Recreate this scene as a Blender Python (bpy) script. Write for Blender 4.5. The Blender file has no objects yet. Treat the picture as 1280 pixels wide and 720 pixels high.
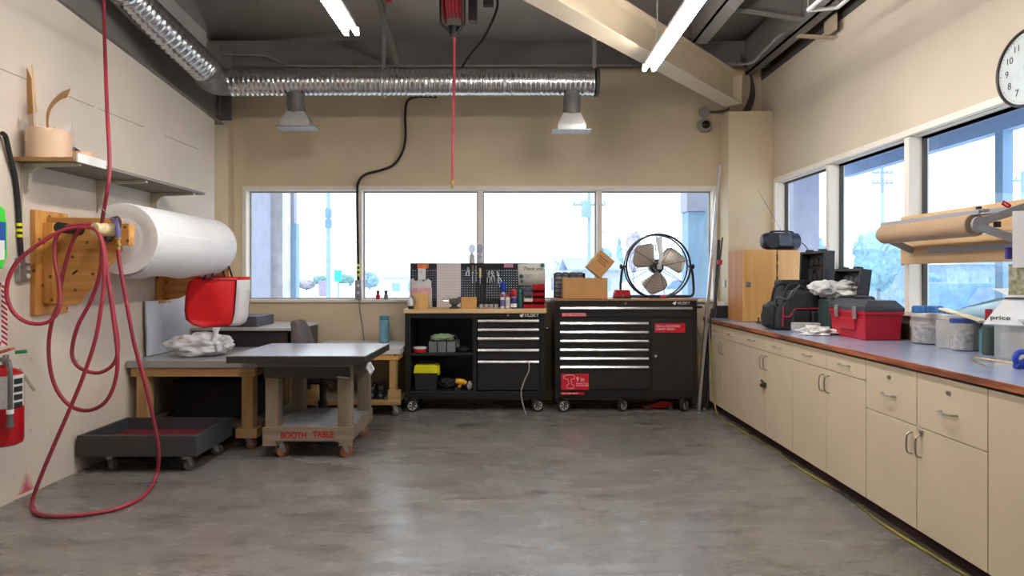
import bpy, bmesh, math, random
from mathutils import Vector, Matrix, noise as mnoise
random.seed(7)
PI = math.pi
C = bpy.context.scene.collection
EYE = 1.37; FPX = 790.0; VX = 635.0; VY = 344.0

def W(x, y, Y):
    """world point at depth Y metres on the sight line of photo pixel (x, y)"""
    return Vector(((x-VX)/FPX*Y, Y, EYE-(y-VY)/FPX*Y))
def wx(x, Y): return (x-VX)/FPX*Y
def wz(y, Y): return EYE-(y-VY)/FPX*Y

# ---------------------------------------------------------------- materials
def lin(c):
    return tuple((v/255/12.92 if v/255 <= .04045 else ((v/255+.055)/1.055)**2.4) for v in c)
MATS = {}
def mat(name, col, rough=.5, metal=0., var=.12, scale=6., bump=0., bscale=40., alpha=1., emit=None, estr=0., spec=.5,
        trans=0., stretch=None, col2=None, coat=0.):
    if name in MATS: return MATS[name]
    m = bpy.data.materials.new(name); m.use_nodes = True
    nt = m.node_tree; N = nt.nodes; L = nt.links
    b = N['Principled BSDF']
    b.inputs['Roughness'].default_value = rough
    b.inputs['Metallic'].default_value = metal
    b.inputs['Specular IOR Level'].default_value = spec
    b.inputs['Alpha'].default_value = alpha
    b.inputs['Transmission Weight'].default_value = trans
    b.inputs['Coat Weight'].default_value = coat
    base = lin(col)
    tc = N.new('ShaderNodeTexCoord'); mp = N.new('ShaderNodeMapping')
    L.new(tc.outputs['Object'], mp.inputs[0])
    if stretch: mp.inputs['Scale'].default_value = stretch
    nz = N.new('ShaderNodeTexNoise'); nz.inputs['Scale'].default_value = scale; nz.inputs['Detail'].default_value = 5
    L.new(mp.outputs[0], nz.inputs['Vector'])
    rp = N.new('ShaderNodeValToRGB')
    dark = lin(col2) if col2 else tuple(v*(1-var*1.6) for v in base)
    rp.color_ramp.elements[0].position = .33; rp.color_ramp.elements[0].color = (*dark, 1)
    rp.color_ramp.elements[1].position = .66; rp.color_ramp.elements[1].color = (*[min(1, v*(1+var*.5)) for v in base], 1)
    L.new(nz.outputs['Fac'], rp.inputs[0]); L.new(rp.outputs[0], b.inputs['Base Color'])
    if bump:
        n2 = N.new('ShaderNodeTexNoise'); n2.inputs['Scale'].default_value = bscale; n2.inputs['Detail'].default_value = 4
        L.new(mp.outputs[0], n2.inputs['Vector'])
        bp = N.new('ShaderNodeBump'); bp.inputs['Strength'].default_value = bump; bp.inputs['Distance'].default_value = .01
        L.new(n2.outputs['Fac'], bp.inputs['Height']); L.new(bp.outputs[0], b.inputs['Normal'])
    if emit:
        b.inputs['Emission Color'].default_value = (*lin(emit), 1); b.inputs['Emission Strength'].default_value = estr
    MATS[name] = m
    return m

def math_node(nt, op, a, b=None):
    n = nt.nodes.new('ShaderNodeMath'); n.operation = op
    for i, v in enumerate((a, b)):
        if v is None: continue
        if isinstance(v, (int, float)): n.inputs[i].default_value = v
        else: nt.links.new(v, n.inputs[i])
    return n.outputs[0]

def wood(name, col, col2, axis='z', rough=.5, scale=9.):
    """grain stretched along one axis, with a few knots"""
    if name in MATS: return MATS[name]
    s = {'x': (.07, 1, 1), 'y': (1, .07, 1), 'z': (1, 1, .07)}[axis]
    m = mat(name, col, rough, var=.1, scale=scale*2.2, stretch=s, col2=col2, bump=.05, bscale=60)
    nt = m.node_tree; N = nt.nodes; L = nt.links
    b = N['Principled BSDF']; src = b.inputs['Base Color'].links[0].from_socket
    tc = [n for n in N if n.type == 'TEX_COORD'][0]
    if not name.startswith('pine') or name == 'pine_y': return m
    vo = N.new('ShaderNodeTexVoronoi'); vo.voronoi_dimensions = '2D'; vo.inputs['Scale'].default_value = 6.5
    sp = N.new('ShaderNodeSeparateXYZ'); L.new(tc.outputs['Object'], sp.inputs[0]); cb = N.new('ShaderNodeCombineXYZ')
    L.new(math_node(nt, 'ADD', sp.outputs['X'], sp.outputs['Y']), cb.inputs[0]); L.new(sp.outputs['Z'], cb.inputs[1]); L.new(cb.outputs[0], vo.inputs['Vector'])
    r = N.new('ShaderNodeValToRGB'); r.color_ramp.elements[0].position = .055; r.color_ramp.elements[0].color = (1, 1, 1, 1)
    r.color_ramp.elements[1].position = .085; r.color_ramp.elements[1].color = (0, 0, 0, 1)
    L.new(vo.outputs['Distance'], r.inputs[0])
    mx = N.new('ShaderNodeMix'); mx.data_type = 'RGBA'
    L.new(r.outputs[0], mx.inputs['Factor']); L.new(src, mx.inputs[6])
    mx.inputs[7].default_value = (*[v*.35 for v in lin(col2)], 1)
    L.new(mx.outputs[2], b.inputs['Base Color'])
    return m

# ---------------------------------------------------------------- mesh builder
class MB:
    def __init__(s): s.v = []; s.f = []; s.mi = []; s.cur = 0
    def add(s, vs, fs, M=None):
        o = len(s.v)
        s.v += [tuple(M @ Vector(p)) if M is not None else tuple(p) for p in vs]
        for f in fs: s.f.append([o+i for i in f]); s.mi.append(s.cur)
        return s
    def box(s, x0, x1, y0, y1, z0, z1, M=None):
        vs = [(x0,y0,z0),(x1,y0,z0),(x1,y1,z0),(x0,y1,z0),(x0,y0,z1),(x1,y0,z1),(x1,y1,z1),(x0,y1,z1)]
        return s.add(vs, [(0,3,2,1),(4,5,6,7),(0,1,5,4),(1,2,6,5),(2,3,7,6),(3,0,4,7)], M)
    def obox(s, c, size, R=None):
        M = Matrix.Translation(Vector(c)) @ (R.to_4x4() if R is not None else Matrix())
        a, b, d = [v/2 for v in size]
        return s.box(-a, a, -b, b, -d, d, M)
    def bar(s, p, q, w, h, up=(0, 0, 1)):
        """rectangular bar from p to q, w across, h along up"""
        p = Vector(p); q = Vector(q); d = (q-p); l = d.length; d.normalize()
        u = Vector(up); sx = d.cross(u)
        if sx.length < 1e-4: sx = d.cross(Vector((1, 0, 0)))
        sx.normalize(); u = sx.cross(d)
        R = Matrix((sx, d, u)).transposed()
        return s.obox((p+q)/2, (w, l, h), R)
    def prism(s, poly, axis, a, b, M=None):
        """2-D outline extruded along an axis from a to b; poly in the two other axes in order"""
        n = len(poly)
        def pt(p, t):
            return {'x': (t, p[0], p[1]), 'y': (p[0], t, p[1]), 'z': (p[0], p[1], t)}[axis]
        vs = [pt(p, a) for p in poly]+[pt(p, b) for p in poly]
        fs = [tuple(range(n))[::-1], tuple(range(n, 2*n))]+[(i, (i+1) % n, n+(i+1) % n, n+i) for i in range(n)]
        return s.add(vs, fs, M)
    def tube(s, pts, r, seg=10, caps=True, closed=False):
        pts = [Vector(p) for p in pts]; n = len(pts)
        rr = r if isinstance(r, (list, tuple)) else [r]*n
        T = []
        for i in range(n):
            if closed: t = pts[(i+1) % n]-pts[i-1]
            else: t = pts[min(i+1, n-1)]-pts[max(i-1, 0)]
            T.append(t.normalized() if t.length > 1e-9 else Vector((0, 0, 1)))
        ref = Vector((0, 0, 1)) if abs(T[0].z) < .9 else Vector((1, 0, 0))
        u = T[0].cross(ref).normalized()
        vs = []
        for i in range(n):
            u = (u-T[i]*u.dot(T[i]))
            u = u.normalized() if u.length > 1e-6 else T[i].orthogonal().normalized()
            w = T[i].cross(u)
            for k in range(seg):
                a = 2*PI*k/seg
                vs.append(pts[i]+(u*math.cos(a)+w*math.sin(a))*rr[i])
        fs = []
        for i in range(n if closed else n-1):
            j = (i+1) % n
            for k in range(seg):
                k2 = (k+1) % seg
                fs.append((i*seg+k, i*seg+k2, j*seg+k2, j*seg+k))
        if caps and not closed:
            fs.append(tuple(range(seg))[::-1]); fs.append(tuple((n-1)*seg+k for k in range(seg)))
        return s.add(vs, fs)
    def cyl(s, p, q, r, r2=None, seg=20, caps=True):
        return s.tube([p, q], [r, r if r2 is None else r2], seg, caps)
    def lathe(s, prof, c=(0, 0, 0), axis='z', seg=28, M=None, caps=True):
        """prof: (radius, height) from bottom to top"""
        vs = []; n = len(prof)
        for r, h in prof:
            for k in range(seg):
                a = 2*PI*k/seg; x, y = r*math.cos(a), r*math.sin(a)
                p = {'z': (x, y, h), 'y': (x, h, -y), 'x': (h, x, y)}[axis]
                vs.append((c[0]+p[0], c[1]+p[1], c[2]+p[2]))
        fs = []
        for i in range(n-1):
            for k in range(seg):
                k2 = (k+1) % seg
                fs.append((i*seg+k, i*seg+k2, (i+1)*seg+k2, (i+1)*seg+k))
        if caps: fs.append(tuple(range(seg))[::-1]); fs.append(tuple((n-1)*seg+k for k in range(seg)))
        return s.add(vs, fs, M)
    def torus(s, c, R, r, axis='y', seg=48, ts=10):
        pts = []
        for k in range(seg):
            a = 2*PI*k/seg; x, y = R*math.cos(a), R*math.sin(a)
            p = {'z': (x, y, 0), 'y': (x, 0, y), 'x': (0, x, y)}[axis]
            pts.append(Vector(c)+Vector(p))
        return s.tube(pts, r, ts, closed=True)
    def blob(s, c, rad, seed=0, amp=.15, fr=2.5, sub=4, M=None, flat=None, ridge=False):
        bm = bmesh.new(); bmesh.ops.create_icosphere(bm, subdivisions=sub, radius=1)
        vs = []
        for v in bm.verts:
            p = v.co.copy(); q = p*fr+Vector((seed*3.1, seed*1.7, seed*.9))
            d = mnoise.noise(q) + .5*mnoise.noise(q*2.3)
            if ridge: d = abs(d)*1.6-.3+.4*abs(mnoise.noise(q*4.1))
            p = p*(1+amp*d)
            p = Vector((p.x*rad[0], p.y*rad[1], p.z*rad[2]))
            if flat is not None and p.z < -flat: p.z = -flat
            vs.append((c[0]+p.x, c[1]+p.y, c[2]+p.z))
        fs = [[v.index for v in f.verts] for f in bm.faces]; bm.free()
        return s.add(vs, fs, M)
    def build(s, name, m, parent=None, bevel=0., angle=35, loc=None, segs=2):
        me = bpy.data.meshes.new(name)
        org = Vector(parent['_o']) if parent is not None else (Vector(loc) if loc is not None else s.base())
        me.from_pydata([tuple(Vector(p)-org) for p in s.v], [], s.f)
        ms = m if isinstance(m, (list, tuple)) else [m]
        for q in ms: me.materials.append(q)
        me.polygons.foreach_set('material_index', [min(i, len(ms)-1) for i in s.mi])
        me.polygons.foreach_set('use_smooth', [True]*len(me.polygons))
        bm = bmesh.new(); bm.from_mesh(me); bmesh.ops.recalc_face_normals(bm, faces=bm.faces[:]); bm.to_mesh(me); bm.free()
        me.set_sharp_from_angle(angle=math.radians(angle))
        me.update()
        o = bpy.data.objects.new(name, me); C.objects.link(o)
        if parent is not None: o.parent = parent; o['_o'] = tuple(org)
        else: o.location = org; o['_o'] = tuple(org)
        if bevel:
            b = o.modifiers.new('bevel', 'BEVEL'); b.width = bevel; b.segments = segs; b.limit_method = 'ANGLE'; b.angle_limit = math.radians(40)
            b.harden_normals = False
        return o
    def base(s):
        xs = [p[0] for p in s.v]; ys = [p[1] for p in s.v]; zs = [p[2] for p in s.v]
        return Vector(((min(xs)+max(xs))/2, (min(ys)+max(ys))/2, min(zs)))

def spline(pts, n=8):
    """Catmull-Rom through the points"""
    P = [Vector(p) for p in pts]; out = []
    for i in range(len(P)-1):
        a = P[max(i-1, 0)]; b = P[i]; c = P[i+1]; d = P[min(i+2, len(P)-1)]
        for k in range(n):
            t = k/n
            out.append(.5*((2*b)+(c-a)*t+(2*a-5*b+4*c-d)*t*t+(3*b-a-3*c+d)*t**3))
    out.append(P[-1]); return out

def tag(o, label, cat, group=None, kind=None):
    o['label'] = label; o['category'] = cat
    if group: o['group'] = group
    if kind: o['kind'] = kind
    return o
def thing(name, label, cat, loc, group=None):
    o = bpy.data.objects.new(name, None); C.objects.link(o); o.location = loc; o['_o'] = tuple(loc); o.empty_display_size = .1
    return tag(o, label, cat, group)
def struct(o, label=None, cat=None):
    o['kind'] = 'structure'
    if label: o['label'] = label; o['category'] = cat
    return o
def text(name, body, size, loc, R, m, parent, ext=.0006, align='LEFT', shear=0., sx=1., bold=0.):
    cu = bpy.data.curves.new(name, 'FONT'); cu.body = body; cu.size = size; cu.extrude = ext; cu.align_x = align; cu.align_y = 'CENTER'; cu.shear = shear; cu.offset = bold
    t = bpy.data.objects.new(name+'_tmp', cu); C.objects.link(t)
    bpy.context.view_layer.update()
    me = bpy.data.meshes.new_from_object(t.evaluated_get(bpy.context.evaluated_depsgraph_get()))
    bpy.data.objects.remove(t); bpy.data.curves.remove(cu)
    M = Matrix.Translation(Vector(loc)) @ R.to_4x4() @ Matrix.Diagonal((sx, 1, 1, 1))
    me.transform(Matrix.Translation(-Vector(parent['_o'])) @ M)
    me.materials.clear(); me.materials.append(m); me.name = name
    o = bpy.data.objects.new(name, me); C.objects.link(o); o.parent = parent; o['_o'] = parent['_o']
    return o
RF = Matrix.Rotation(PI/2, 3, 'X')                       # text facing the camera side (-Y)
RR = Matrix.Rotation(-PI/2, 3, 'Z') @ RF                 # text on the right wall, facing -X
RL = Matrix.Rotation(PI/2, 3, 'Z') @ RF                  # text on the left wall, facing +X

# ---------------------------------------------------------------- palette
M_blk = mat('black_paint', (34, 34, 36), .38, var=.15, scale=12)
M_blkplastic = mat('black_plastic', (36, 36, 39), .45, var=.2, scale=20)
M_rub = mat('rubber', (30, 29, 29), .7, var=.2, scale=15)
M_dark = mat('dark_steel', (70, 66, 63), .6, var=.15, scale=4)
M_steel = mat('brushed_steel', (205, 205, 204), .28, .9, var=.06, scale=20)
M_chrome = mat('chrome', (220, 220, 222), .15, 1., var=.03)
M_galv = mat('galvanised', (172, 174, 176), .38, .8, var=.15, scale=18)
M_brass = mat('brass', (196, 160, 84), .3, .9, var=.1)
M_white = mat('white_plastic', (232, 231, 229), .45, var=.03)
M_paper = mat('white_paper', (236, 235, 236), .75, var=.03, scale=3, bump=.05, bscale=8)
M_red = mat('red_paint', (190, 20, 30), .35, var=.08)
M_redpl = mat('red_plastic', (176, 15, 38), .38, var=.06)
M_card = mat('cardboard', (196, 146, 92), .8, var=.06, scale=8, bump=.05, bscale=80)
M_pine = wood('pine_z', (222, 164, 88), (186, 122, 54), 'z')
M_pinex = wood('pine_x', (222, 166, 94), (188, 126, 60), 'x')
M_piney = wood('pine_y', (222, 186, 138), (202, 160, 110), 'y')
M_stud = wood('stud_z', (186, 150, 100), (152, 116, 70), 'z')
M_studx = wood('stud_x', (186, 150, 100), (152, 116, 70), 'x')
M_old = wood('old_wood', (142, 126, 104), (112, 98, 80), 'z', .7)
M_oldx = wood('old_wood_x', (148, 132, 110), (118, 104, 86), 'x', .7)
M_ply = wood('plywood', (222, 174, 108), (204, 150, 84), 'z', .45, 5)
M_plyd = wood('plywood_side', (196, 132, 70), (178, 112, 56), 'z', .5, 5)
M_glow = mat('lamp_tube', (255, 255, 255), .5, var=0, emit=(255, 251, 246), estr=62)
M_lampbody = mat('lamp_enamel', (225, 224, 222), .35, var=.03)
M_clear = mat('clear_plastic', (206, 211, 216), .12, var=.06, scale=10, alpha=.22)
M_film = mat('plastic_film', (232, 226, 226), .15, var=.08, scale=14, alpha=.22, bump=.4, bscale=30)
M_filmw = mat('white_film', (226, 224, 226), .3, var=.1, scale=10, alpha=.85, bump=.5, bscale=25)
M_navy = mat('navy_plastic', (46, 56, 110), .45, var=.1)
M_blue = mat('blue_plastic', (36, 70, 190), .4, var=.1)
M_teal = mat('teal', (14, 104, 104), .5, var=.05)
M_yel = mat('yellow_plastic', (232, 226, 30), .4, var=.05)
M_dewalt = mat('amber_plastic', (236, 174, 20), .4, var=.06)
M_grey = mat('grey_plastic', (120, 122, 126), .5, var=.1)
M_cream = mat('cream_laminate', (208, 191, 164), .5, var=.035, scale=2.5)
M_cab_edge = mat('cabinet_shadow_gap', (70, 58, 48), .8, var=.1)
M_ink = mat('ink', (28, 28, 30), .6, var=0)
M_wtext = mat('white_ink', (240, 240, 240), .6, var=0)
# ================================================================= room shell
XL, XR, YB, YF = -3.0, 2.78, 6.93, -3.0
def wall_mat(name, col, seam=None, stain=False):
    m = mat(name, col, .62, var=.05, scale=1.4, bump=.06, bscale=55)
    nt = m.node_tree; N = nt.nodes; L = nt.links; b = N['Principled BSDF']
    src = b.inputs['Base Color'].links[0].from_socket
    g = N.new('ShaderNodeNewGeometry'); sp = N.new('ShaderNodeSeparateXYZ'); L.new(g.outputs['Position'], sp.inputs[0])
    def over(fac, c):
        nonlocal src
        mx = N.new('ShaderNodeMix'); mx.data_type = 'RGBA'; L.new(fac, mx.inputs['Factor']); L.new(src, mx.inputs[6])
        mx.inputs[7].default_value = (*lin(c), 1); src = mx.outputs[2]
    nz = N.new('ShaderNodeTexNoise'); nz.inputs['Scale'].default_value = 2.3; L.new(g.outputs['Position'], nz.inputs['Vector'])
    if seam:
        d = math_node(nt, 'ABSOLUTE', math_node(nt, 'SUBTRACT', sp.outputs['Z'], seam))
        k = math_node(nt, 'LESS_THAN', d, .004)
        k = math_node(nt, 'MULTIPLY', k, math_node(nt, 'MULTIPLY', math_node(nt, 'GREATER_THAN', nz.outputs['Fac'], .46), .6))
        over(k, (110, 92, 72))
        # short scuffs low on the wall
        n3 = N.new('ShaderNodeTexNoise'); n3.inputs['Scale'].default_value = 16; n3.inputs['Detail'].default_value = 6; L.new(g.outputs['Position'], n3.inputs['Vector'])
        low = math_node(nt, 'LESS_THAN', sp.outputs['Z'], .9)
        over(math_node(nt, 'MULTIPLY', math_node(nt, 'MULTIPLY', math_node(nt, 'GREATER_THAN', n3.outputs['Fac'], .685), low), .35), (120, 105, 88))
    if stain:
        # red sprayed paint mark near the floor: a small soft triangle, narrower towards the top
        p = W(33, 607, 0); y0 = XL*FPX/(33-VX); z0 = .07
        dy = math_node(nt, 'ABSOLUTE', math_node(nt, 'SUBTRACT', sp.outputs['Y'], y0))
        dz = math_node(nt, 'SUBTRACT', sp.outputs['Z'], z0)
        wdt = math_node(nt, 'SUBTRACT', .055, math_node(nt, 'MULTIPLY', dz, .55))
        e = math_node(nt, 'DIVIDE', math_node(nt, 'SUBTRACT', wdt, dy), .05)
        n4 = N.new('ShaderNodeTexNoise'); n4.inputs['Scale'].default_value = 30; L.new(g.outputs['Position'], n4.inputs['Vector'])
        e = math_node(nt, 'ADD', e, math_node(nt, 'SUBTRACT', n4.outputs['Fac'], .5))
        c1 = N.new('ShaderNodeClamp'); L.new(e, c1.inputs[0])
        ok = math_node(nt, 'MULTIPLY', c1.outputs[0], math_node(nt, 'GREATER_THAN', dz, -.05))
        ok = math_node(nt, 'MULTIPLY', ok, math_node(nt, 'LESS_THAN', dz, .11))
        over(math_node(nt, 'MULTIPLY', ok, .85), (185, 20, 50))
    L.new(src, b.inputs['Base Color'])
    return m
M_wallL = wall_mat('painted_panel', (216, 203, 188), seam=2.59, stain=True)
M_wallB = wall_mat('painted_drywall', (214, 196, 166))
M_wallR = wall_mat('painted_drywall_pale', (208, 195, 175))
M_frame = mat('window_frame_paint', (236, 228, 216), .45, var=.03)
M_deck = mat('roof_deck', (186, 180, 175), .75, var=.08, scale=2)
M_creambeam = mat('cream_steel', (182, 166, 142), .5, var=.05, scale=3)
M_strut = mat('roof_steel', (120, 114, 109), .6, var=.12, scale=3)

def floor_mat():
    m = mat('concrete', (130, 124, 119), .4, var=.1, scale=1.2)
    nt = m.node_tree; N = nt.nodes; L = nt.links; b = N['Principled BSDF']
    src = b.inputs['Base Color'].links[0].from_socket
    tc = [n for n in N if n.type == 'TEX_COORD'][0]
    def nz(sc, det=6, stretch=None, rough=.6):
        n = N.new('ShaderNodeTexNoise'); n.inputs['Scale'].default_value = sc; n.inputs['Detail'].default_value = det; n.inputs['Roughness'].default_value = rough
        if stretch:
            mp = N.new('ShaderNodeMapping'); mp.inputs['Scale'].default_value = stretch; L.new(tc.outputs['Object'], mp.inputs[0]); L.new(mp.outputs[0], n.inputs['Vector'])
        else: L.new(tc.outputs['Object'], n.inputs['Vector'])
        return n.outputs['Fac']
    def ramp(f, a, b_):
        r = N.new('ShaderNodeMapRange'); r.inputs['From Min'].default_value = a; r.inputs['From Max'].default_value = b_; L.new(f, r.inputs['Value']); return r.outputs[0]
    def over(fac, c, k):
        nonlocal src
        mx = N.new('ShaderNodeMix'); mx.data_type = 'RGBA'; L.new(math_node(nt, 'MULTIPLY', fac, k), mx.inputs['Factor']); L.new(src, mx.inputs[6]); mx.inputs[7].default_value = (*lin(c), 1); src = mx.outputs[2]
    over(ramp(nz(3.2, 8, (.6, 1.7, 1), .7), .5, .66), (84, 77, 71), .8)       # dark wear
    over(ramp(nz(5.5, 8, (.5, 1.5, 1), .72), .57, .68), (170, 163, 155), .6)   # pale scuffs
    over(ramp(nz(14, 8, (.45, 1.6, 1), .75), .5, .7), (86, 79, 73), .55)
    over(ramp(nz(9, 8, (.4, 1.7, 1), .75), .56, .72), (172, 165, 157), .45)
    over(ramp(nz(38, 4), .68, .74), (86, 78, 70), .6)                           # specks
    over(ramp(nz(24, 3), .72, .76), (205, 200, 194), .7)
    over(ramp(nz(.55, 3), .45, .62), (116, 112, 110), .5)
    L.new(src, b.inputs['Base Color'])
    r = N.new('ShaderNodeMapRange'); L.new(nz(2.6, 8, (.6, 1.6, 1), .7), r.inputs['Value'])
    r.inputs['From Min'].default_value = .35; r.inputs['From Max'].default_value = .68; r.inputs['To Min'].default_value = .13; r.inputs['To Max'].default_value = .42
    L.new(r.outputs[0], b.inputs['Roughness'])
    bp = N.new('ShaderNodeBump'); bp.inputs['Strength'].default_value = .12; bp.inputs['Distance'].default_value = .01
    L.new(nz(18, 8), bp.inputs['Height']); L.new(bp.outputs[0], b.inputs['Normal'])
    return m
f = MB().box(-3.3, 3.0, YF-.1, 7.1, -.12, 0).build('floor', floor_mat(), loc=(0, 0, 0)); struct(f, 'worn grey concrete shop floor with pale scuffs', 'floor')

# left wall: sloped top under the rafter
def ztopL(y): return 3.197+(y-4.2)*(2.955-3.197)/(6.46-4.2)
w = MB().prism([(YF, 0), (6.46, 0), (6.46, ztopL(6.46)), (YF, ztopL(YF))], 'x', XL-.12, XL).build('wall_left', M_wallL); struct(w, 'pale panelled wall on the left under the dark sloping rafter', 'wall')
w = MB().box(-3.36, -3.22, 6.3, YB+.15, 0, 3.9).build('wall_left_recess', M_wallB); struct(w, 'beige wall set back behind the left rafter', 'wall')
w = MB().box(-3.36, -3.16, YF, 6.62, 2.9, 4.95).build('wall_left_upper', M_deck); struct(w, 'dark grey panel above the left rafter', 'wall')
# back wall round the ribbon window
BX0, BX1, BZ0, BZ1 = wx(303, YB), wx(896, YB), 1.085, 2.35
w = MB()
w.box(-3.3, XR+.15, YB, YB+.15, 0, BZ0); w.box(-3.3, XR+.15, YB, YB+.15, BZ1, 4.05); w.box(-3.3, BX0, YB, YB+.15, BZ0, BZ1); w.box(BX1, XR+.15, YB, YB+.15, BZ0, BZ1)
struct(w.build('wall_back', M_wallB), 'beige back wall around the long window', 'wall')
RY0, RY1, RZ0, RZ1 = .95, 6.6, 1.10, 2.38
w = MB()
w.box(XR, XR+.15, YF, YB, 0, RZ0); w.box(XR, XR+.15, YF, YB, RZ1, 3.50); w.box(XR, XR+.15, YF, RY0, RZ0, RZ1); w.box(XR, XR+.15, RY1, YB, RZ0, RZ1)
struct(w.build('wall_right', M_wallR), 'pale beige wall above the right-hand windows', 'wall')
struct(MB().box(XR-.004, XR+.15, YF, YB, 3.50, 4.0).build('wall_right_upper', mat('shadowed_steel', (84, 78, 73), .7)), 'dark steel strip above the right wall at the eave', 'wall')  # shade of the gap behind the eave strut, painted as a dark strip
w = MB().box(-3.36, 3.0, YF-.12, YF, 0, 5.3); struct(w.build('wall_rear', M_wallR), 'beige wall behind the camera', 'wall')
# corner columns
struct(MB().box(2.31, XR, 6.62, YB, 0, 3.09).build('column_right', M_wallB, bevel=.006), 'boxed beige corner column between the two windows', 'column')
struct(MB().box(-3.22, -3.03, 6.84, YB, 0, 3.06).build('column_left', M_wallB, bevel=.006), 'narrow beige corner column at the end of the left wall', 'column')

# windows
gm = bpy.data.materials.new('window_glass'); gm.use_nodes = True
nt = gm.node_tree; nt.nodes.clear()
o_ = nt.nodes.new('ShaderNodeOutputMaterial'); tr = nt.nodes.new('ShaderNodeBsdfTransparent'); gl = nt.nodes.new('ShaderNodeBsdfGlossy'); mx = nt.nodes.new('ShaderNodeMixShader'); lw = nt.nodes.new('ShaderNodeLayerWeight')
tr.inputs[0].default_value = (.95, .98, 1, 1); gl.inputs['Roughness'].default_value = .01; lw.inputs['Blend'].default_value = .5; fr = math_node(nt, 'ADD', math_node(nt, 'MULTIPLY', math_node(nt, 'POWER', lw.outputs['Facing'], 4.0), .8), .045)
nt.links.new(fr, mx.inputs[0]); nt.links.new(tr.outputs[0], mx.inputs[1]); nt.links.new(gl.outputs[0], mx.inputs[2]); nt.links.new(mx.outputs[0], o_.inputs[0])
def window(name, label, along, fixed, a0, a1, z0, z1, mull, depth=.15):
    """ribbon window; along 'x' (back wall, plane Y=fixed) or 'y' (right wall, plane X=fixed); opening a0..a1"""
    root = thing(name, label, 'window', (0, 0, 0)); root['kind'] = 'structure'
    def B(m, u0, u1, d0, d1, c0, c1):
        if along == 'x': m.box(u0, u1, fixed+d0, fixed+d1, c0, c1)
        else: m.box(fixed+d0, fixed+d1, u0, u1, c0, c1)
    cw = .045
    m = MB()                                  # casing proud of the wall
    B(m, a0, a1, -.012, .03, z1-cw, z1); B(m, a0, a0+cw, -.012, .03, z0, z1-cw); B(m, a1-cw, a1, -.012, .03, z0, z1-cw)
    B(m, a0, a1, .03, depth-.01, z1-.05, z1-.015); B(m, a0+.015, a0+.045, .03, depth-.01, z0, z1-.05); B(m, a1-.045, a1-.015, .03, depth-.01, z0, z1-.05)
    m.build('casing', M_frame, root, bevel=.003)
    m = MB(); B(m, a0-.01, a1+.01, -.03, depth-.01, z0-.012, z0+.02); m.build('sill', M_frame, root, bevel=.004)
    edges = [a0+.045]
    for c in mull:
        m = MB(); B(m, c-.027, c+.027, .0, depth-.01, z0+.02, z1-.05); m.build('mullion', M_frame, root, bevel=.003)
        edges += [c-.027, c+.027]
    edges.append(a1-.045)
    for i in range(0, len(edges), 2):
        u0, u1 = edges[i], edges[i+1]
        m = MB(); t = .014                  # slim dark gasket frame of each light
        B(m, u0, u0+t, .09, .12, z0+.02, z1-.05); B(m, u1-t, u1, .09, .12, z0+.02, z1-.05); B(m, u0+t, u1-t, .09, .12, z0+.02, z0+.02+t); B(m, u0+t, u1-t, .09, .12, z1-.05-t, z1-.05)
        g = m.build('gasket', M_dark if along == 'y' else mat('pale_gasket', (170, 168, 168), .6), root)
        m = MB()
        if along == 'x': m.add([(u0+t, fixed+.105, z0+.02), (u1-t, fixed+.105, z0+.02), (u1-t, fixed+.105, z1-.05), (u0+t, fixed+.105, z1-.05)], [(0, 1, 2, 3)])
        else: m.add([(fixed+.105, u0+t, z0+.02), (fixed+.105, u1-t, z0+.02), (fixed+.105, u1-t, z1-.05), (fixed+.105, u0+t, z1-.05)], [(0, 1, 2, 3)])
        m.build('pane', gm, g)
window('window_1', 'long four-light ribbon window in the back wall', 'x', YB, BX0, BX1, BZ0, BZ1, [wx(449, YB), wx(600, YB), wx(749.5, YB)])
window('window_2', 'ribbon window along the right wall above the counter', 'y', XR, RY0, RY1, RZ0, RZ1, [XR*FPX/(x-VX) for x in (1034, 1133)]+[3.3, 2.2])

# ---------------------------------------------------------------- roof
Z0R = 3.87
def zroof(t): return Z0R+.09*t
t6 = XR+3.3
m = MB()
m.add([(-3.36, YB+.15, Z0R), (XR+.15, YB+.15, Z0R), (-3.36, YB-t6, zroof(t6))], [(0, 1, 2)])
m.add([(XR+.15, YB+.15, Z0R), (XR+.15, YF-.12, Z0R), (-3.36, YF-.12, zroof(t6)), (-3.36, YB-t6, zroof(t6))], [(0, 1, 2, 3)])
c = m.build('ceiling', M_deck, loc=(0, 0, 0)); s_ = c.modifiers.new('deck', 'SOLIDIFY'); s_.thickness = .08; s_.offset = 1
struct(c, 'dark grey sloping roof deck above the steel', 'ceiling')
def ibeam(mb, p, q, h, w, t=.012):
    """I-section from p to q (points on the underside centre line)"""
    p = Vector(p); q = Vector(q); z = Vector((0, 0, 1))
    mb.bar(p+z*t/2, q+z*t/2, w, t); mb.bar(p+z*(h-t/2), q+z*(h-t/2), w, t); mb.bar(p+z*h/2, q+z*h/2, t, h-2*t)
# cream hip rafter from the right corner column
L0 = Vector((2.21, 6.46, 3.09)); nrm = Vector((.7071, -.7071, 0)); e0 = L0+nrm*.09; d = Vector((-1, -1, .083))
m = MB(); ibeam(m, e0, e0+d*5.0, .30, .18)
m.bar(e0+Vector((0, 0, .15))-d*.006, e0+Vector((0, 0, .15))+d*.006, .2, .30)
struct(m.build('rafter_hip', M_creambeam), 'cream steel hip rafter crossing the ceiling to the corner column', 'rafter')
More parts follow.
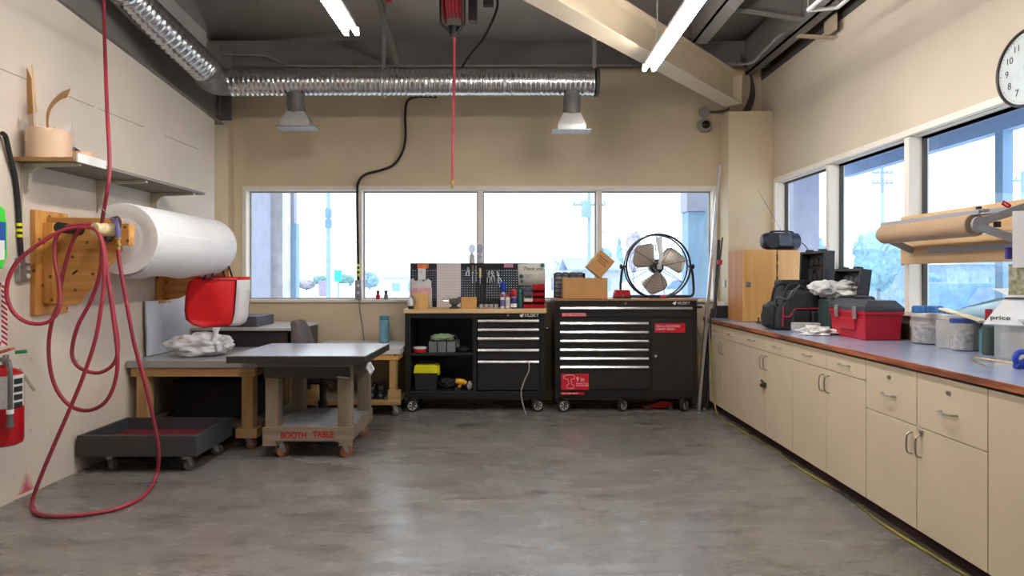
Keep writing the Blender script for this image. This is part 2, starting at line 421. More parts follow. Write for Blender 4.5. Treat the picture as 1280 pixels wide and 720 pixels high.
# dark rafter along the left wall
m = MB(); ibeam(m, (-3.05, 6.6, ztopL(6.6)), (-3.05, YF, ztopL(YF)), .62, .17)
m.bar((-3.05, 6.66, 3.0), (-3.05, 6.66, 3.75), .28, .02, up=(0, 1, 0))
struct(m.build('rafter_left', M_strut), 'dark steel rafter along the top of the left wall', 'rafter')
m = MB().box(-3.2, -3.02, 6.62, 6.86, 3.06, 3.8); struct(m.build('rafter_end_post', M_strut, bevel=.004), 'dark steel rafter end above the left corner column', 'rafter')
# eave struts (Z sections) and purlins
m = MB().box(-3.2, 2.77, 6.74, 6.76, 3.585, 3.87).box(-3.2, 2.77, 6.68, 6.76, 3.585, 3.6)
struct(m.build('eave_strut_back', M_strut), 'dark eave strut along the top of the back wall', 'strut')
m = MB().box(2.52, 2.535, YF, 6.72, 3.5, 3.87).box(2.52, 2.62, YF, 6.72, 3.5, 3.515).box(2.52, 2.62, YF, 6.72, 3.84, 3.855)
struct(m.build('eave_strut_right', M_strut), 'dark eave strut along the top of the right wall', 'strut')
def purlin_y(x, y1, zb, name, lab):
    m = MB().box(x-.075, x-.06, YF, y1, zb, zroof(XR-x)-.02).box(x-.075, x+.06, YF, y1, zb, zb+.016)
    struct(m.build(name, M_strut), lab, 'purlin')
purlin_y(1.75, 5.75, 3.475, 'purlin_1', 'dark purlin running over the hip rafter beside the right strip light')
m = MB()
for y in (5.42, 4.1, 2.6):
    m.bar((1.70, y, 3.80), (2.52, y, 3.68), .016, .26); m.bar((1.70, y-.03, 3.67), (2.52, y-.03, 3.55), .07, .012)
struct(m.build('purlin_blocking', M_strut), 'dark channel blocking between the purlin and the eave strut', 'strut')
m = MB()
m.box(-3.2, 1.2, 4.5, 4.52, 3.75, zroof(YB-4.5)); m.box(-3.2, -1, 2.2, 2.22, 3.95, zroof(YB-2.2))
struct(m.build('purlin_2', M_strut), 'dark purlin across the roof above the hose reel', 'purlin')
# diagonal angle brace
m = MB().bar(W(470, -14, 5.4), W(497, 78, 6.62), .045, .05); struct(m.build('roof_brace', M_strut), 'dark diagonal angle brace under the roof deck', 'brace')

# ---------------------------------------------------------------- world, outside light
wd = bpy.data.worlds.new('sky'); bpy.context.scene.world = wd; wd.use_nodes = True
nt = wd.node_tree; bg = nt.nodes['Background']
tc = nt.nodes.new('ShaderNodeTexCoord'); sp = nt.nodes.new('ShaderNodeSeparateXYZ'); nt.links.new(tc.outputs['Generated'], sp.inputs[0])
rp = nt.nodes.new('ShaderNodeValToRGB'); nt.links.new(sp.outputs['Z'], rp.inputs[0])
rp.color_ramp.elements[0].position = 0.0; rp.color_ramp.elements[0].color = (.80, .90, 1, 1)
rp.color_ramp.elements[1].position = .5; rp.color_ramp.elements[1].color = (.86, .94, 1, 1)
nt.links.new(rp.outputs[0], bg.inputs[0]); bg.inputs[1].default_value = SKY = 1.9
for nm, loc, rot, sx, sy in (('portal_back', ((BX0+BX1)/2, YB+.14, (BZ0+BZ1)/2), (-PI/2, 0, 0), BX1-BX0, BZ1-BZ0), ('portal_right', (XR+.14, (RY0+RY1)/2, (RZ0+RZ1)/2), (0, PI/2, 0), RZ1-RZ0, RY1-RY0)):
    la = bpy.data.lights.new(nm, 'AREA'); la.shape = 'RECTANGLE'; la.size = sx; la.size_y = sy; la.cycles.is_portal = True
    lo = bpy.data.objects.new(nm, la); C.objects.link(lo); lo.location = loc; lo.rotation_euler = rot

# ---------------------------------------------------------------- camera
cam = bpy.data.cameras.new('camera'); co = bpy.data.objects.new('camera', cam); C.objects.link(co)
co.location = (0, 0, EYE); co.rotation_euler = (PI/2, 0, 0); cam.sensor_width = 36; cam.lens = FPX/1280*36
cam.shift_x = (640-VX)/1280; cam.shift_y = -(360-VY)/1280; cam.clip_start = .05; cam.clip_end = 600
sc = bpy.context.scene; sc.camera = co
vs_ = sc.view_settings; vs_.view_transform = 'Standard'; vs_.look = 'None'; vs_.gamma = 1; vs_.exposure = 0.45; vs_.use_curve_mapping = False
sc.cycles.max_bounces = 10; sc.cycles.diffuse_bounces = 5; sc.cycles.transparent_max_bounces = 16
# ================================================================= strip lights
def strip_light(x, y1, z, label, ln=2.44):
    """two-tube strip light running towards the camera from y1"""
    y0 = y1-ln
    t = thing('strip_light', label, 'ceiling light', (x, y1, z), 'fluorescent strip lights')
    m = MB(); m.prism([(x-.035, z+.035), (x+.035, z+.035), (x+.02, z+.085), (x-.02, z+.085)], 'y', y0, y1)
    m.build('housing', M_lampbody, t)
    for s in (-1, 1):
        m = MB().cyl((x+s*.036, y0+.03, z), (x+s*.036, y1-.03, z), .017, seg=14); tb = m.build('tube', M_glow, t)
        m = MB()
        for yy in (y0+.015, y1-.015): m.box(x+s*.036-.014, x+s*.036+.014, yy-.013, yy+.013, z-.014, z+.04)
        m.build('lamp_holder', M_white, tb)
    for yy in (y0+.3, y1-.3): m = MB().cyl((x, yy, z+.08), (x, yy, zroof(min(YB-yy, XR-x))+.02), .005, seg=8); m.build('hanger_rod', M_galv, t)
strip_light(-1.055, 4.28, 3.0, 'lit strip light nearer the left duct, over the left of the shop')
strip_light(1.11, 5.0, 2.99, 'lit strip light in front of the cream hip rafter')

# ================================================================= ducts
M_foil = mat('foil_duct', (206, 207, 209), .22, 1., var=.1, scale=25, bump=.25, bscale=30)
def flex_duct(mb, p, q, R, pitch=.046, seg=30, amp=.006):
    p = Vector(p); q = Vector(q); l = (q-p).length; n = int(l/pitch)
    pts, rr = [], []
    for i in range(n):
        for f_, a in ((.0, 0), (.22, amp), (.45, amp*.7), (.62, -amp*.3)):
            pts.append(p.lerp(q, (i+f_)/n)); rr.append(R+a+random.uniform(-.0022, .0022))
    mb.tube(pts, rr, seg)
DUX, DUZ = -2.70, 3.215
m = MB(); flex_duct(m, (-2.80, -1.5, 3.86), (-2.80, 3.5, 3.86), .127); q_ = spline([(-2.80, 3.5, 3.86), (-2.81, 4.1, 3.66), (-2.80, 4.72, 3.43), (-2.63, 5.48, 3.165)], 64)
m.tube(q_, [.125+(.006, .004, -.001, -.003)[i % 4]+random.uniform(-.002, .002) for i in range(len(q_))], 30)
o = m.build('foil_duct', M_foil, angle=60); tag(o, 'silver ribbed foil duct running along the top of the left wall', 'duct')
DY = 6.0; dz = wz(103, DY)
m = MB(); flex_duct(m, (wx(290, DY), DY, dz), (wx(745, DY), DY, dz), .127)
dt = thing('foil_duct', 'silver ribbed foil duct hanging across the back of the shop', 'duct', (-.9, DY, dz))
m.build('tube', M_foil, dt, angle=60)
# dark elbow joining the two runs
m = MB(); pts = spline([(-2.63, 5.47, 3.168), (-2.70, 5.72, 3.165), (-2.735, 5.93, 3.19), (-2.61, DY, dz)], 8)
m.tube(pts, .124, 26)
o = m.build('duct_elbow', mat('elbow_steel', (120, 118, 114), .5, .5, var=.2, scale=8)); tag(o, 'dull grey elbow joining the two foil ducts in the corner', 'duct elbow')
m = MB(); m.cyl((wx(744, DY), DY, dz), (wx(744, DY)+.03, DY, dz), .135, seg=28); m.build('end_cap', M_dark, dt)
m = MB()
for x, yt in ((480, 38), (743, 52)):
    m.bar(W(x, 85, DY), Vector((wx(x, DY), DY, 3.95)), .004, .035, up=(1, 0, 0))
m.torus((wx(480, DY), DY, dz), .136, .006, 'x', 28, 6)
m.build('hanger_strap', M_galv, dt)
def vent(xc, x0, x1, ytop, ybot, label):
    t = thing('duct_diffuser', label, 'air vent', (wx(xc, DY), DY, wz(ybot, DY)), 'duct diffusers')
    cx = wx(xc, DY); zt, zb = dz-.1, wz(ybot, DY); cx2 = (wx(x0, DY)+wx(x1, DY))/2
    zn = wz(ytop, DY)
    m = MB(); m.tube([(cx, DY, zt), (cx, DY, zt-.1), (cx2, DY, zn)], .082, 22); m.build('neck', mat('neck_steel', (128, 127, 124), .45, .6, var=.15, scale=9), t)
    h = (wx(x1, DY)-wx(x0, DY))/2-.03
    m = MB(); hm = h*.52; za = zn+.005; zc = zb+.055
    vs = [(cx2+sx*hm, DY+sy*.075, za) for sx, sy in ((-1, -1), (1, -1), (1, 1), (-1, 1))]+[(cx2+sx*h*.86, DY+sy*.08, zc) for sx, sy in ((-1, -1), (1, -1), (1, 1), (-1, 1))]
    m.add(vs, [(0, 1, 2, 3)]+[(i, (i+1) % 4, 4+(i+1) % 4, 4+i) for i in range(4)])
    m.box(cx2-h*.86, cx2+h*.86, DY-.08, DY+.08, zb+.012, zc); m.build('hood', mat('bright_galvanised', (206, 206, 204), .3, .6, var=.08), t)
    m = MB(); m.box(cx2-h-.03, cx2+h+.03, DY-.09, DY+.09, zb, zb+.012); m.build('flange', M_galv, t, bevel=.002)
vent(369, 347, 397, 142, 161, 'galvanised square air diffuser below the left end of the back duct')
vent(715, 690, 738, 144, 165, 'galvanised square air diffuser below the right end of the back duct')
# conduit along the eave strut
m = MB(); cy = 6.64
m.tube(spline([(wx(262, cy), cy, wz(68, cy)), (wx(325, cy), cy, wz(69, cy)), (wx(340, cy), cy, wz(73, cy)), (wx(357, cy), cy, wz(80, cy)), (wx(380, cy), cy, wz(82, cy)), (wx(560, cy), cy, wz(82, cy)), (wx(790, cy), cy, wz(81, cy))], 6), .011, 8)
tag(m.build('conduit', mat('conduit_grey', (150, 146, 140), .45, .5)), 'thin grey conduit running above the back duct', 'conduit')

# ================================================================= hose reel
RY = 5.2
t = thing('hose_reel', 'ceiling hose reel with red drum and red hose hanging down', 'hose reel', (wx(567, RY), RY, wz(45, RY)))
cx, cz = wx(566, RY), 3.66
m = MB(); m.lathe([(.05, -.075), (.21, -.075), (.21, -.065), (.13, -.06), (.13, .06), (.21, .065), (.21, .075), (.05, .075)], (cx, RY, cz), 'x', 36); m.build('drum', mat('drum_red', (120, 14, 28), .4), t)
m = MB()
for k in range(4): m.torus((cx-.045+k*.03, RY, cz), .15, .016, 'x', 40, 10)
m.build('wound_hose', mat('hose_red', (170, 52, 66), .5, var=.06), t)
m = MB()
for s in (-1, 1):
    m.bar((cx+s*.10, RY-.02, wz(30, RY)), (cx+s*.10, RY-.02, 4.06), .012, .06, up=(0, 1, 0))
    m.bar((cx+s*.10, RY-.02, wz(30, RY)), (cx+.01+s*.03, RY-.03, wz(42, RY)), .012, .06, up=(0, 1, 0))
m.box(cx-.11, cx+.11, RY-.08, RY+.06, 4.02, 4.05); m.box(cx+.13, cx+.2, RY-.04, RY+.04, wz(28, RY), 3.95)
m.build('frame', M_blk, t, bevel=.003)
m = MB(); m.cyl((cx+.01, RY, wz(36, RY)), (cx+.01, RY, wz(47, RY)), .042, .034, 16); m.cyl((cx+.01, RY, wz(34, RY)), (cx+.01, RY, wz(36, RY)), .055, seg=16); m.build('hose_guide', M_blkplastic, t)
m = MB(); m.tube(spline([W(568, 44, RY), W(567.5, 100, RY), W(566.5, 160, RY), W(565.5, 227, RY)], 6), .0115, 10); h_ = m.build('hose', mat('hose_red', (186, 40, 58)), t)
m = MB(); b_ = W(565.5, 226, RY); m.lathe([(.006, -.062), (.012, -.058), (.012, -.04), (.008, -.036), (.008, -.025), (.014, -.022), (.014, 0)], b_, 'z', 14); m.build('brass_coupling', M_brass, h_)
m = MB(); m.box(wx(604, 5.4), wx(617, 5.4), 5.38, 5.44, wz(7, 5.4), 4.0); tag(m.build('junction_box', M_dark, bevel=.003), 'dark junction box at the roof right of the hose reel', 'junction box')
m = MB(); m.tube(spline([W(619, -12, 5.4), W(622, 5, 5.4), W(616, 25, 5.5), W(603, 50, 5.9), W(588, 68, 6.3), W(577, 85, 6.55), W(570, 98, 6.62)], 8), .011, 8)
tag(m.build('power_cable', M_rub), 'black cable looping from the roof down behind the back duct', 'cable')
m = MB(); m.obox(W(486, -2, 5.35), (.05, .03, .06)); m.cyl(W(486, -6, 5.35), Vector((wx(486, 5.35), 5.35, 4.02)), .01, seg=8); tag(m.build('valve_tag', M_red, bevel=.004), 'small red valve under the roof beside the diagonal brace', 'valve')

# ================================================================= cable drop and outlet on the back window
t = thing('outlet_drop', 'black cable running down the window mullion to a small grey outlet box', 'power outlet', W(447, 375, 6.88))
m = MB(); Y1 = 6.885
m.tube(spline([(wx(545, 6.3), 6.3, wz(121, 6.3)), (wx(520, 6.6), 6.6, wz(121, 6.6)), W(509, 127, 6.85), W(506.5, 145, Y1), W(507, 170, Y1), W(503, 190, Y1), W(492, 206, Y1), W(475, 213, Y1), W(457, 218, Y1), W(448, 228, Y1), W(446.5, 245, Y1), W(447, 290, Y1), W(448, 350, Y1)], 8), .014, 10)
m.build('cable', M_rub, t)
m = MB()
for y in (330, 336, 342): m.cyl(W(447.8, y, Y1), W(447.8, y+3, Y1), .0155, seg=12)
m.build('yellow_tape', M_yel, t)
m = MB(); a = W(444.5, 350, Y1); b_ = W(452.5, 374, Y1); m.box(a.x, b_.x, Y1-.03, Y1+.025, b_.z, a.z); bx_ = m.build('outlet_box', M_galv, t, bevel=.004)
m = MB()
for y in (357, 366): m.lathe([(.016, 0), (.016, .006)], (wx(448.5, Y1), Y1-.036, wz(y, Y1)), 'y', 16)
m.build('socket', M_white, bx_)
m = MB(); m.tube(spline([W(449, 374, Y1), W(450, 390, Y1), W(453, 408, Y1), W(455, 427, 6.86)], 6), .007, 8); m.build('grey_cord', M_grey, t)

# ================================================================= security camera on the back wall
t = thing('security_camera', 'small round grey security camera high on the back wall by the corner column', 'security camera', W(880, 165, 6.9))
c_ = W(880.5, 157, 6.9)
m = MB(); m.lathe([(.075, .03), (.075, -.02), (.066, -.045), (.05, -.05)], c_, 'y', 28); m.build('housing', mat('camera_grey', (150, 147, 140), .5), t)
m = MB(); m.lathe([(.045, -.048), (.04, -.066), (.022, -.08), (.003, -.084)], c_, 'y', 24); m.build('lens', mat('dark_lens', (18, 18, 20), .08, var=0), t)
c2 = W(880, 139.5, 6.9)
m = MB(); m.lathe([(.055, .03), (.055, -.03), (.02, -.034)], c2, 'y', 22); m.cyl((c2.x, 6.9, c2.z), (c_.x, 6.9, c_.z), .025, seg=12); m.build('mount_box', mat('camera_grey', (150, 147, 140)), t)
m = MB(); m.tube(spline([c2, W(893, 140, 6.9), W(905, 138.5, 6.85), W(911, 136, 6.75)], 5), .012, 8); m.build('conduit', M_dark, t)

# cables curling in the right corner above the column, and the hanging frame near the eave
m = MB()
for k in range(3):
    m.tube(spline([Vector((2.52+.03*k, 6.78, 3.11)), Vector((2.60+.02*k, 6.78, 3.3)), Vector((2.58, 6.72, 3.5)), Vector((2.44, 6.62, 3.62+.03*k))], 6), .012, 8)
tag(m.build('cable_bundle', M_dark), 'dark cables curling up above the right corner column', 'cables')
m = MB(); m.tube(spline([W(908, 78, 6.2), W(922, 80, 6.1), W(940, 78, 6.0), W(952, 66, 5.85), W(962, 56, 5.7), W(972, 46, 5.6), W(980, 42, 5.5)], 6), .012, 8)
tag(m.build('conduit', M_galv), 'pale thin conduit curving over the hip rafter end', 'conduit')
t = thing('hanging_fixture', 'white open frame hanging by the right eave strut', 'ceiling fixture', (1.75, 3.75, 2.98))
Yh = 4.3
p0, p1 = W(1010, 13, Yh), W(1046, 10, Yh)
m = MB()
for a, b_ in ((p0, p1), (p1, p1+Vector((0, -1.0, .0))), (p0, p0+Vector((0, -1.0, 0))), (p0+Vector((0, -1., 0)), p1+Vector((0, -1., 0)))): m.bar(a, b_, .022, .02)
m.build('frame', M_white, t, bevel=.003)
for a in (p0, p1, p0+Vector((0, -1., 0)), p1+Vector((0, -1., 0))): MB().cyl(a, Vector((a.x, a.y, 3.9)), .004, seg=6).build('hanger', M_galv, t)
m = MB(); pb = W(998, 42, 5.3)
m.bar((2.45, 5.35, pb.z), (2.78, 5.35, pb.z-.02), .07, .008); m.box(2.70, 2.71, 5.2, 5.4, pb.z, pb.z+.14)
tag(m.build('wall_bracket', M_creambeam), 'small pale steel bracket between the right wall and eave strut', 'bracket')
# ================================================================= left wall: shelf and what lies on it
t = thing('wall_shelf', 'long grey shelf on brackets high on the left wall', 'shelf', (-2.8, 4.6, 2.05))
m = MB().box(-2.998, -2.615, 3.82, 5.46, 2.062, 2.082); m.build('board', mat('shelf_grey', (128, 122, 115), .6, var=.1, scale=3), t, bevel=.002)
m = MB().box(-2.998, -2.62, 3.812, 3.822, 2.06, 2.083); m.build('end_edging', mat('veneer_edge', (172, 128, 76), .6), t)
m = MB().box(-2.618, -2.606, 3.83, 4.1, 2.058, 2.112); m.build('front_clip', M_white, t)
for y in (3.9, 4.62, 5.32):
    m = MB().box(-2.998, -2.985, y-.014, y+.014, 1.6, 2.06)
    m.prism([(-2.985, 2.06), (-2.64, 2.06), (-2.64, 2.045), (-2.9, 2.035), (-2.945, 2.0), (-2.955, 1.9), (-2.985, 1.87)], 'y', y-.012, y+.012)
    m.build('bracket', mat('bracket_cream', (214, 204, 184), .5), t)
M_ven = mat('veneer', (232, 194, 152), .6, var=.1, scale=5, stretch=(1, 1, .15), col2=(212, 168, 124))
t = thing('veneer_coil', 'coil of wood veneer edging in plastic film on the wall shelf', 'veneer roll', (-2.86, 3.95, 2.082))
m = MB(); cc = (-2.868, 3.95, 2.082)
m.lathe([(.07, 0), (.118, 0), (.122, .02), (.118, .045), (.121, .07), (.117, .1), (.121, .13), (.118, .16), (.116, .188), (.07, .188)], cc, 'z', 40); m.build('coil', M_ven, t)
m = MB()
pts = [(wx(37, 3.95), wz(160, 3.95)), (wx(34, 3.95), wz(83, 3.95)), (wx(40, 3.95), wz(98, 3.95)), (wx(44, 3.95), wz(160, 3.95))]
m.prism(pts, 'y', 3.94, 3.946); m.build('upright_strip', mat('veneer_dark', (196, 146, 88), .55, var=.12, scale=7, stretch=(1, 1, .1)), t)
m = MB(); m.bar(W(46, 160, 3.9), W(40.5, 81, 3.9), .004, .016, up=(0, 1, 0)); m.build('narrow_strip', M_ven, t)
m = MB()
cv = spline([W(59.5, 168, 3.92), W(59, 150, 3.92), W(61, 138, 3.92), W(67, 128, 3.92), (W(76, 120, 3.9)), W(86, 116, 3.86)], 6)
vs = []
for i, p in enumerate(cv):
    d_ = (cv[min(i+1, len(cv)-1)]-cv[max(i-1, 0)]); n_ = Vector((-d_.z, 0, d_.x)).normalized(); w_ = .02+.014*i/len(cv); vs += [p+n_*w_+Vector((0, .02, 0)), p-n_*w_-Vector((0, .02, 0))]
m.add(vs, [(2*i, 2*i+1, 2*i+3, 2*i+2) for i in range(len(cv)-1)]); o_ = m.build('curled_strip', mat('veneer_dark', (196, 146, 88)), t, angle=80); s_ = o_.modifiers.new('s', 'SOLIDIFY'); s_.thickness = .002
random.seed(3)
m = MB(); nn = 26                              # loose film gathered over the coil
vs = []; rows = 7
for j in range(rows):
    for k in range(nn):
        a = 2*PI*k/nn; f_ = j/(rows-1)
        r = .129-.045*max(0, f_-.55)+.012*abs(math.sin(k*2.7+j*1.3))*(.2+f_)
        z = 2.09+.17*min(1, f_*1.4)+(.07*max(0, math.sin(a*2+1.0))+.02*math.sin(k*3.9))*max(0, f_-.4)*1.7
        x = max(-2.992, cc[0]+r*math.cos(a)); vs.append((x, cc[1]+r*math.sin(a)*.98, z))
fs = [(j*nn+k, j*nn+(k+1) % nn, (j+1)*nn+(k+1) % nn, (j+1)*nn+k) for j in range(rows-1) for k in range(nn)]
m.add(vs, fs); m.build('film_wrap', M_film, t, angle=80)
m = MB(); Yf = 3.86
top = [W(4, 146, Yf), W(12, 152, Yf), W(24, 150, Yf), W(34, 144, Yf), W(47, 139, Yf)]; bot = [W(4, 149, Yf+.02), W(14, 158, Yf+.02), W(26, 160, Yf), W(36, 162, Yf), W(48, 165, Yf)]
for p in top+bot: p.x = max(p.x, -2.99)
m.add(top+bot, [(i, i+1, 6+i, 5+i) for i in range(4)]); o_ = m.build('film_tail', M_film, t); s_ = o_.modifiers.new('s', 'SOLIDIFY'); s_.thickness = .002
t = thing('tape_roll', 'small peach roll beside the veneer coil on the wall shelf', 'tape roll', (-2.78, 4.15, 2.082))
m = MB(); m.lathe([(.03, 0), (.062, 0), (.063, .045), (.06, .09), (.03, .09)], (-2.785, 4.14, 2.082), 'z', 30); m.build('roll', M_ven, t)
m = MB(); m.obox((-2.83, 4.14, 2.185), (.05, .012, .03), Matrix.Rotation(.6, 3, 'Y')); m.build('loose_end', M_dark, t)

# ================================================================= paper roll on pine brackets
AX, AZ = -2.565, 1.612
t = thing('paper_roll', 'big white roll of packing paper held out from the left wall by pine brackets', 'paper roll', (AX, 4.8, AZ))
R0 = .239; y0, y1 = 4.20, 5.42
m = MB(); prof = [(.04, 0)]
for k in range(9):                              # wound layers on the end face
    r = .05+k*.021; prof += [(r, -.0006*(k % 2)), (r+.018, .0006*(k % 3))]
prof += [(R0, .004), (R0, y1-y0), (.04, y1-y0)]
m.lathe(prof, (AX, y0, AZ), 'y', 64); m.build('paper', M_paper, t, angle=30)
m = MB()                                        # the loose tail sheet hanging at the bottom
vs = []; nx = 16
for i in range(nx+1):
    y = y0+.03+(y1-y0-.04)*i/nx
    for j, (a, rr) in enumerate(((.2, R0+.003), (-.25, R0+.004), (-.7, R0+.006), (-1.1, R0+.008), (-1.45, R0+.012+.004*math.sin(i*1.3)), (-1.6, R0+.02+.012*math.sin(i*.8)))):
        vs.append((AX+rr*math.cos(a), y, AZ+rr*math.sin(a)))
m.add(vs, [(i*6+j, i*6+j+1, (i+1)*6+j+1, (i+1)*6+j) for i in range(nx) for j in range(5)])
o_ = m.build('loose_sheet', M_paper, t, angle=80); s_ = o_.modifiers.new('s', 'SOLIDIFY'); s_.thickness = .0015
m = MB().cyl((AX, 4.0, AZ), (AX, 5.6, AZ), .03, seg=20); m.build('core_bar', M_dark, t)
Yg = 4.07
def gz(y): return wz(y, Yg)
t = thing('roll_bracket', 'knotty pine bracket on the left wall at the near end of the paper roll', 'bracket', (-2.7, Yg, 1.2))
m = MB().box(-2.998, -2.965, 3.965, 4.26, gz(393), gz(264)); m.build('back_board', M_pine, t, bevel=.002)
poly = [(-2.965, gz(271.5)), (wx(152, Yg), gz(273)), (wx(152, Yg), gz(314)), (wx(97, Yg), gz(381)), (-2.965, gz(383))]
m = MB().prism(poly, 'y', Yg-.01, Yg+.012); m.build('gusset', M_pinex, t, bevel=.0015)
m = MB().box(wx(149, Yg), wx(165, Yg), Yg-.035, Yg+.03, gz(307), gz(280)); m.build('end_block', M_pinex, t, bevel=.002)
m = MB().box(-2.965, -2.90, Yg-.045, Yg-.01, gz(379), gz(279)); m.build('cleat', M_pine, t, bevel=.002)
m = MB().cyl((wx(101, Yg), Yg-.01, gz(288)), (wx(101, Yg)-.0, Yg-.2, gz(287)), .032, .032, 18); m.build('hose_peg', M_blkplastic, t)
m = MB().bar((wx(92, Yg), Yg-.0125, gz(343)), (wx(98, Yg), Yg-.0125, gz(338)), .004, .01); m.build('slot', M_ink, t)
Yh = 5.47
t = thing('roll_bracket', 'shaded pine bracket on the left wall at the far end of the paper roll', 'bracket', (-2.7, Yh, 1.15))
def hz(y): return wz(y, Yh)
m = MB().box(-2.998, -2.965, Yh-.1, Yh+.1, hz(379), 1.74); m.build('back_board', M_pine, t, bevel=.002)
m = MB().prism([(-2.965, 1.74), (-2.41, 1.74), (-2.41, hz(346)), (wx(223, Yh), hz(373)), (-2.965, hz(375))], 'y', Yh-.01, Yh+.012); m.build('gusset', M_pinex, t, bevel=.0015)
m = MB().box(-2.46, -2.38, Yh-.035, Yh+.03, 1.54, 1.7); m.build('end_block', M_pinex, t)

# twine spool and wire hook on the bracket
t = thing('twine_spool', 'cream twine spool hanging on a wire hook from the near roll bracket', 'twine spool', W(128, 295, 3.92))
a = W(117, 286.5, 3.86); b_ = W(141, 287.5, 3.98)
m = MB(); dv = (b_-a)
m.tube([a, a+dv*.04, a+dv*.2, a+dv*.24, a+dv*.4, a+dv*.6, a+dv*.8, a+dv*.95, b_], [.026, .04, .041, .033, .039, .041, .038, .041, .035], 22); m.build('twine', mat('twine', (226, 206, 160), .8, var=.15, scale=40, bump=.4, bscale=120), t)
m = MB(); m.cyl(a-dv*.005, a+dv*.02, .012, seg=12); m.build('core_hole', M_dark, t)
m = MB(); m.tube(spline([W(122, 257, 3.93), W(130, 263, 3.93), W(137, 272, 3.94), W(141, 279, 3.96), W(144, 276, 3.97)], 5), .003, 6); m.build('wire_hook', M_galv, t)

# ================================================================= red air hose
M_hose = mat('hose_red_dusty', (168, 40, 58), .5, var=.14, scale=3, col2=(124, 48, 62))
def HP(x, y, Y=3.92): return W(x, y, Y)
def FL(x, y): Y = (EYE-.013)*FPX/(y-VY); return W(x, y, Y)
path = [HP(129.5, 2, 4.5), HP(131.5, 70, 4.25), HP(134, 140, 4.03), HP(137, 205, 3.94), HP(134, 238, 3.92), HP(129, 268, 3.99), HP(127, 290, 4.0), HP(130, 318, 3.98), HP(136, 350, 3.97),
        HP(142, 392, 3.96), HP(147, 425, 3.95), HP(146, 446, 3.94), HP(138, 459, 3.93), HP(123, 466, 3.92), HP(106, 463, 3.91), HP(94, 454, 3.9), HP(90, 438, 3.9), HP(97, 408, 3.9), HP(113, 377, 3.91),
        HP(124, 345, 3.92), HP(127, 310, 3.93), HP(122, 288, 3.93), HP(110, 280, 3.93), HP(97, 290, 3.94), HP(86, 315, 3.94), HP(77, 350, 3.94), HP(74, 378, 3.93), HP(66, 398, 3.92), HP(61, 428, 3.91), HP(63, 462, 3.9),
        HP(72, 489, 3.89), HP(89, 508, 3.88), HP(111, 513, 3.87), HP(131, 503, 3.86), HP(143, 480, 3.86), HP(147, 448, 3.86), HP(142, 400, 3.87), HP(135, 350, 3.88), HP(129, 305, 3.89), HP(118, 284, 3.89),
        HP(100, 281, 3.89), HP(80, 285, 3.89), HP(69, 300, 3.88), HP(69, 328, 3.86), HP(74, 355, 3.84), HP(74, 384, 3.81), HP(61, 402, 3.79), HP(38, 404, 3.76), HP(19, 393, 3.735), HP(9, 373, 3.725),
        HP(10, 350, 3.725), HP(22, 327, 3.74), HP(47, 306, 3.78), HP(76, 289, 3.83), HP(100, 284, 3.86), HP(120, 288, 3.86), HP(129, 310, 3.85), HP(130, 345, 3.84), HP(127, 380, 3.83), HP(119, 425, 3.82),
        HP(105, 468, 3.81), HP(90, 505, 3.8), HP(66, 560, 3.78), HP(47, 606, 3.76), FL(40, 631), FL(47, 642), FL(66, 645.5), FL(100, 644), FL(140, 637.5), FL(170, 626), FL(186, 613), HP(196, 592, 4.12), HP(198.5, 566, 4.08), HP(194, 535, 4.05),
        HP(182, 482, 4.0), HP(168, 430, 3.96), HP(157, 372, 3.94), HP(150, 332, 3.93), HP(147.5, 311, 3.93)]
t = thing('air_hose', 'red air hose looped over the pine bracket and trailing onto the floor', 'air hose', (-2.5, 3.9, 0))
m = MB(); m.tube(spline(path, 7), .0115, 10); m.build('hose', M_hose, t, angle=80)
m = MB(); a = W(147.5, 312, 3.93); m.lathe([(.013, 0), (.013, .02), (.018, .024), (.018, .038), (.011, .04), (.011, .06), (.016, .063), (.016, .075)], a, 'z', 14); m.build('brass_fitting', M_brass, t)
m = MB(); M_han = mat('grey_violet_handle', (104, 98, 150), .45)
m.tube(spline([W(147.5, 297, 3.93), W(147.5, 285, 3.93), W(146, 277, 3.94), W(140, 273, 3.95)], 5), [.017]*8+[.017]*4+[.014]*4, 14); m.build('blow_gun_handle', M_han, t)
m = MB(); m.tube(spline([W(140, 273, 3.95), W(147, 271, 3.93), W(151, 277, 3.93), W(149.5, 287, 3.93)], 5), .006, 8); m.build('trigger', M_dark, t)

# ================================================================= near left wall: outlet, dispenser, sign, extinguisher
def LW(x, y): Y = XL*FPX/(x-VX); return Vector((XL, Y, wz(y, Y)))
t = thing('wall_outlet', 'grey outlet box on the left wall fed by a black cable with yellow tape', 'power outlet', LW(24, 350))
c0 = LW(18, 322); c1 = LW(30, 352)
m = MB().box(XL+.002, XL+.032, c0.y, c0.y+.05, c1.z, c0.z); m.build('conduit_box', M_galv, t, bevel=.005)
m = MB().box(XL+.002, XL+.028, c0.y+.051, c0.y+.095, c1.z+.005, c0.z-.03); fp = m.build('face_box', M_galv, t, bevel=.004)
m = MB()
for dzz in (.035, .085): m.lathe([(.015, 0), (.015, .004)], (XL+.028, c0.y+.073, c1.z+dzz), 'x', 14)
m.build('socket', M_white, fp)
m = MB(); m.tube(spline([Vector((XL+.04, 3.70, 2.2)), LW(1, 172)+Vector((.03, 0, 0)), LW(8, 198)+Vector((.025, 0, 0)), LW(15, 222)+Vector((.02, 0, 0)), LW(19, 255)+Vector((.018, 0, 0)), LW(21, 290)+Vector((.018, 0, 0)), LW(23, 324)+Vector((.02, 0, 0))], 6), .014, 10); m.build('cable', M_rub, t)
m = MB()
for y in (279, 286, 293): p = LW(20.6+(y-279)*.03, y)+Vector((.018, 0, 0)); m.cyl(p, p-Vector((0, 0, .018)), .0165, seg=12)
m.build('yellow_tape', M_yel, t)
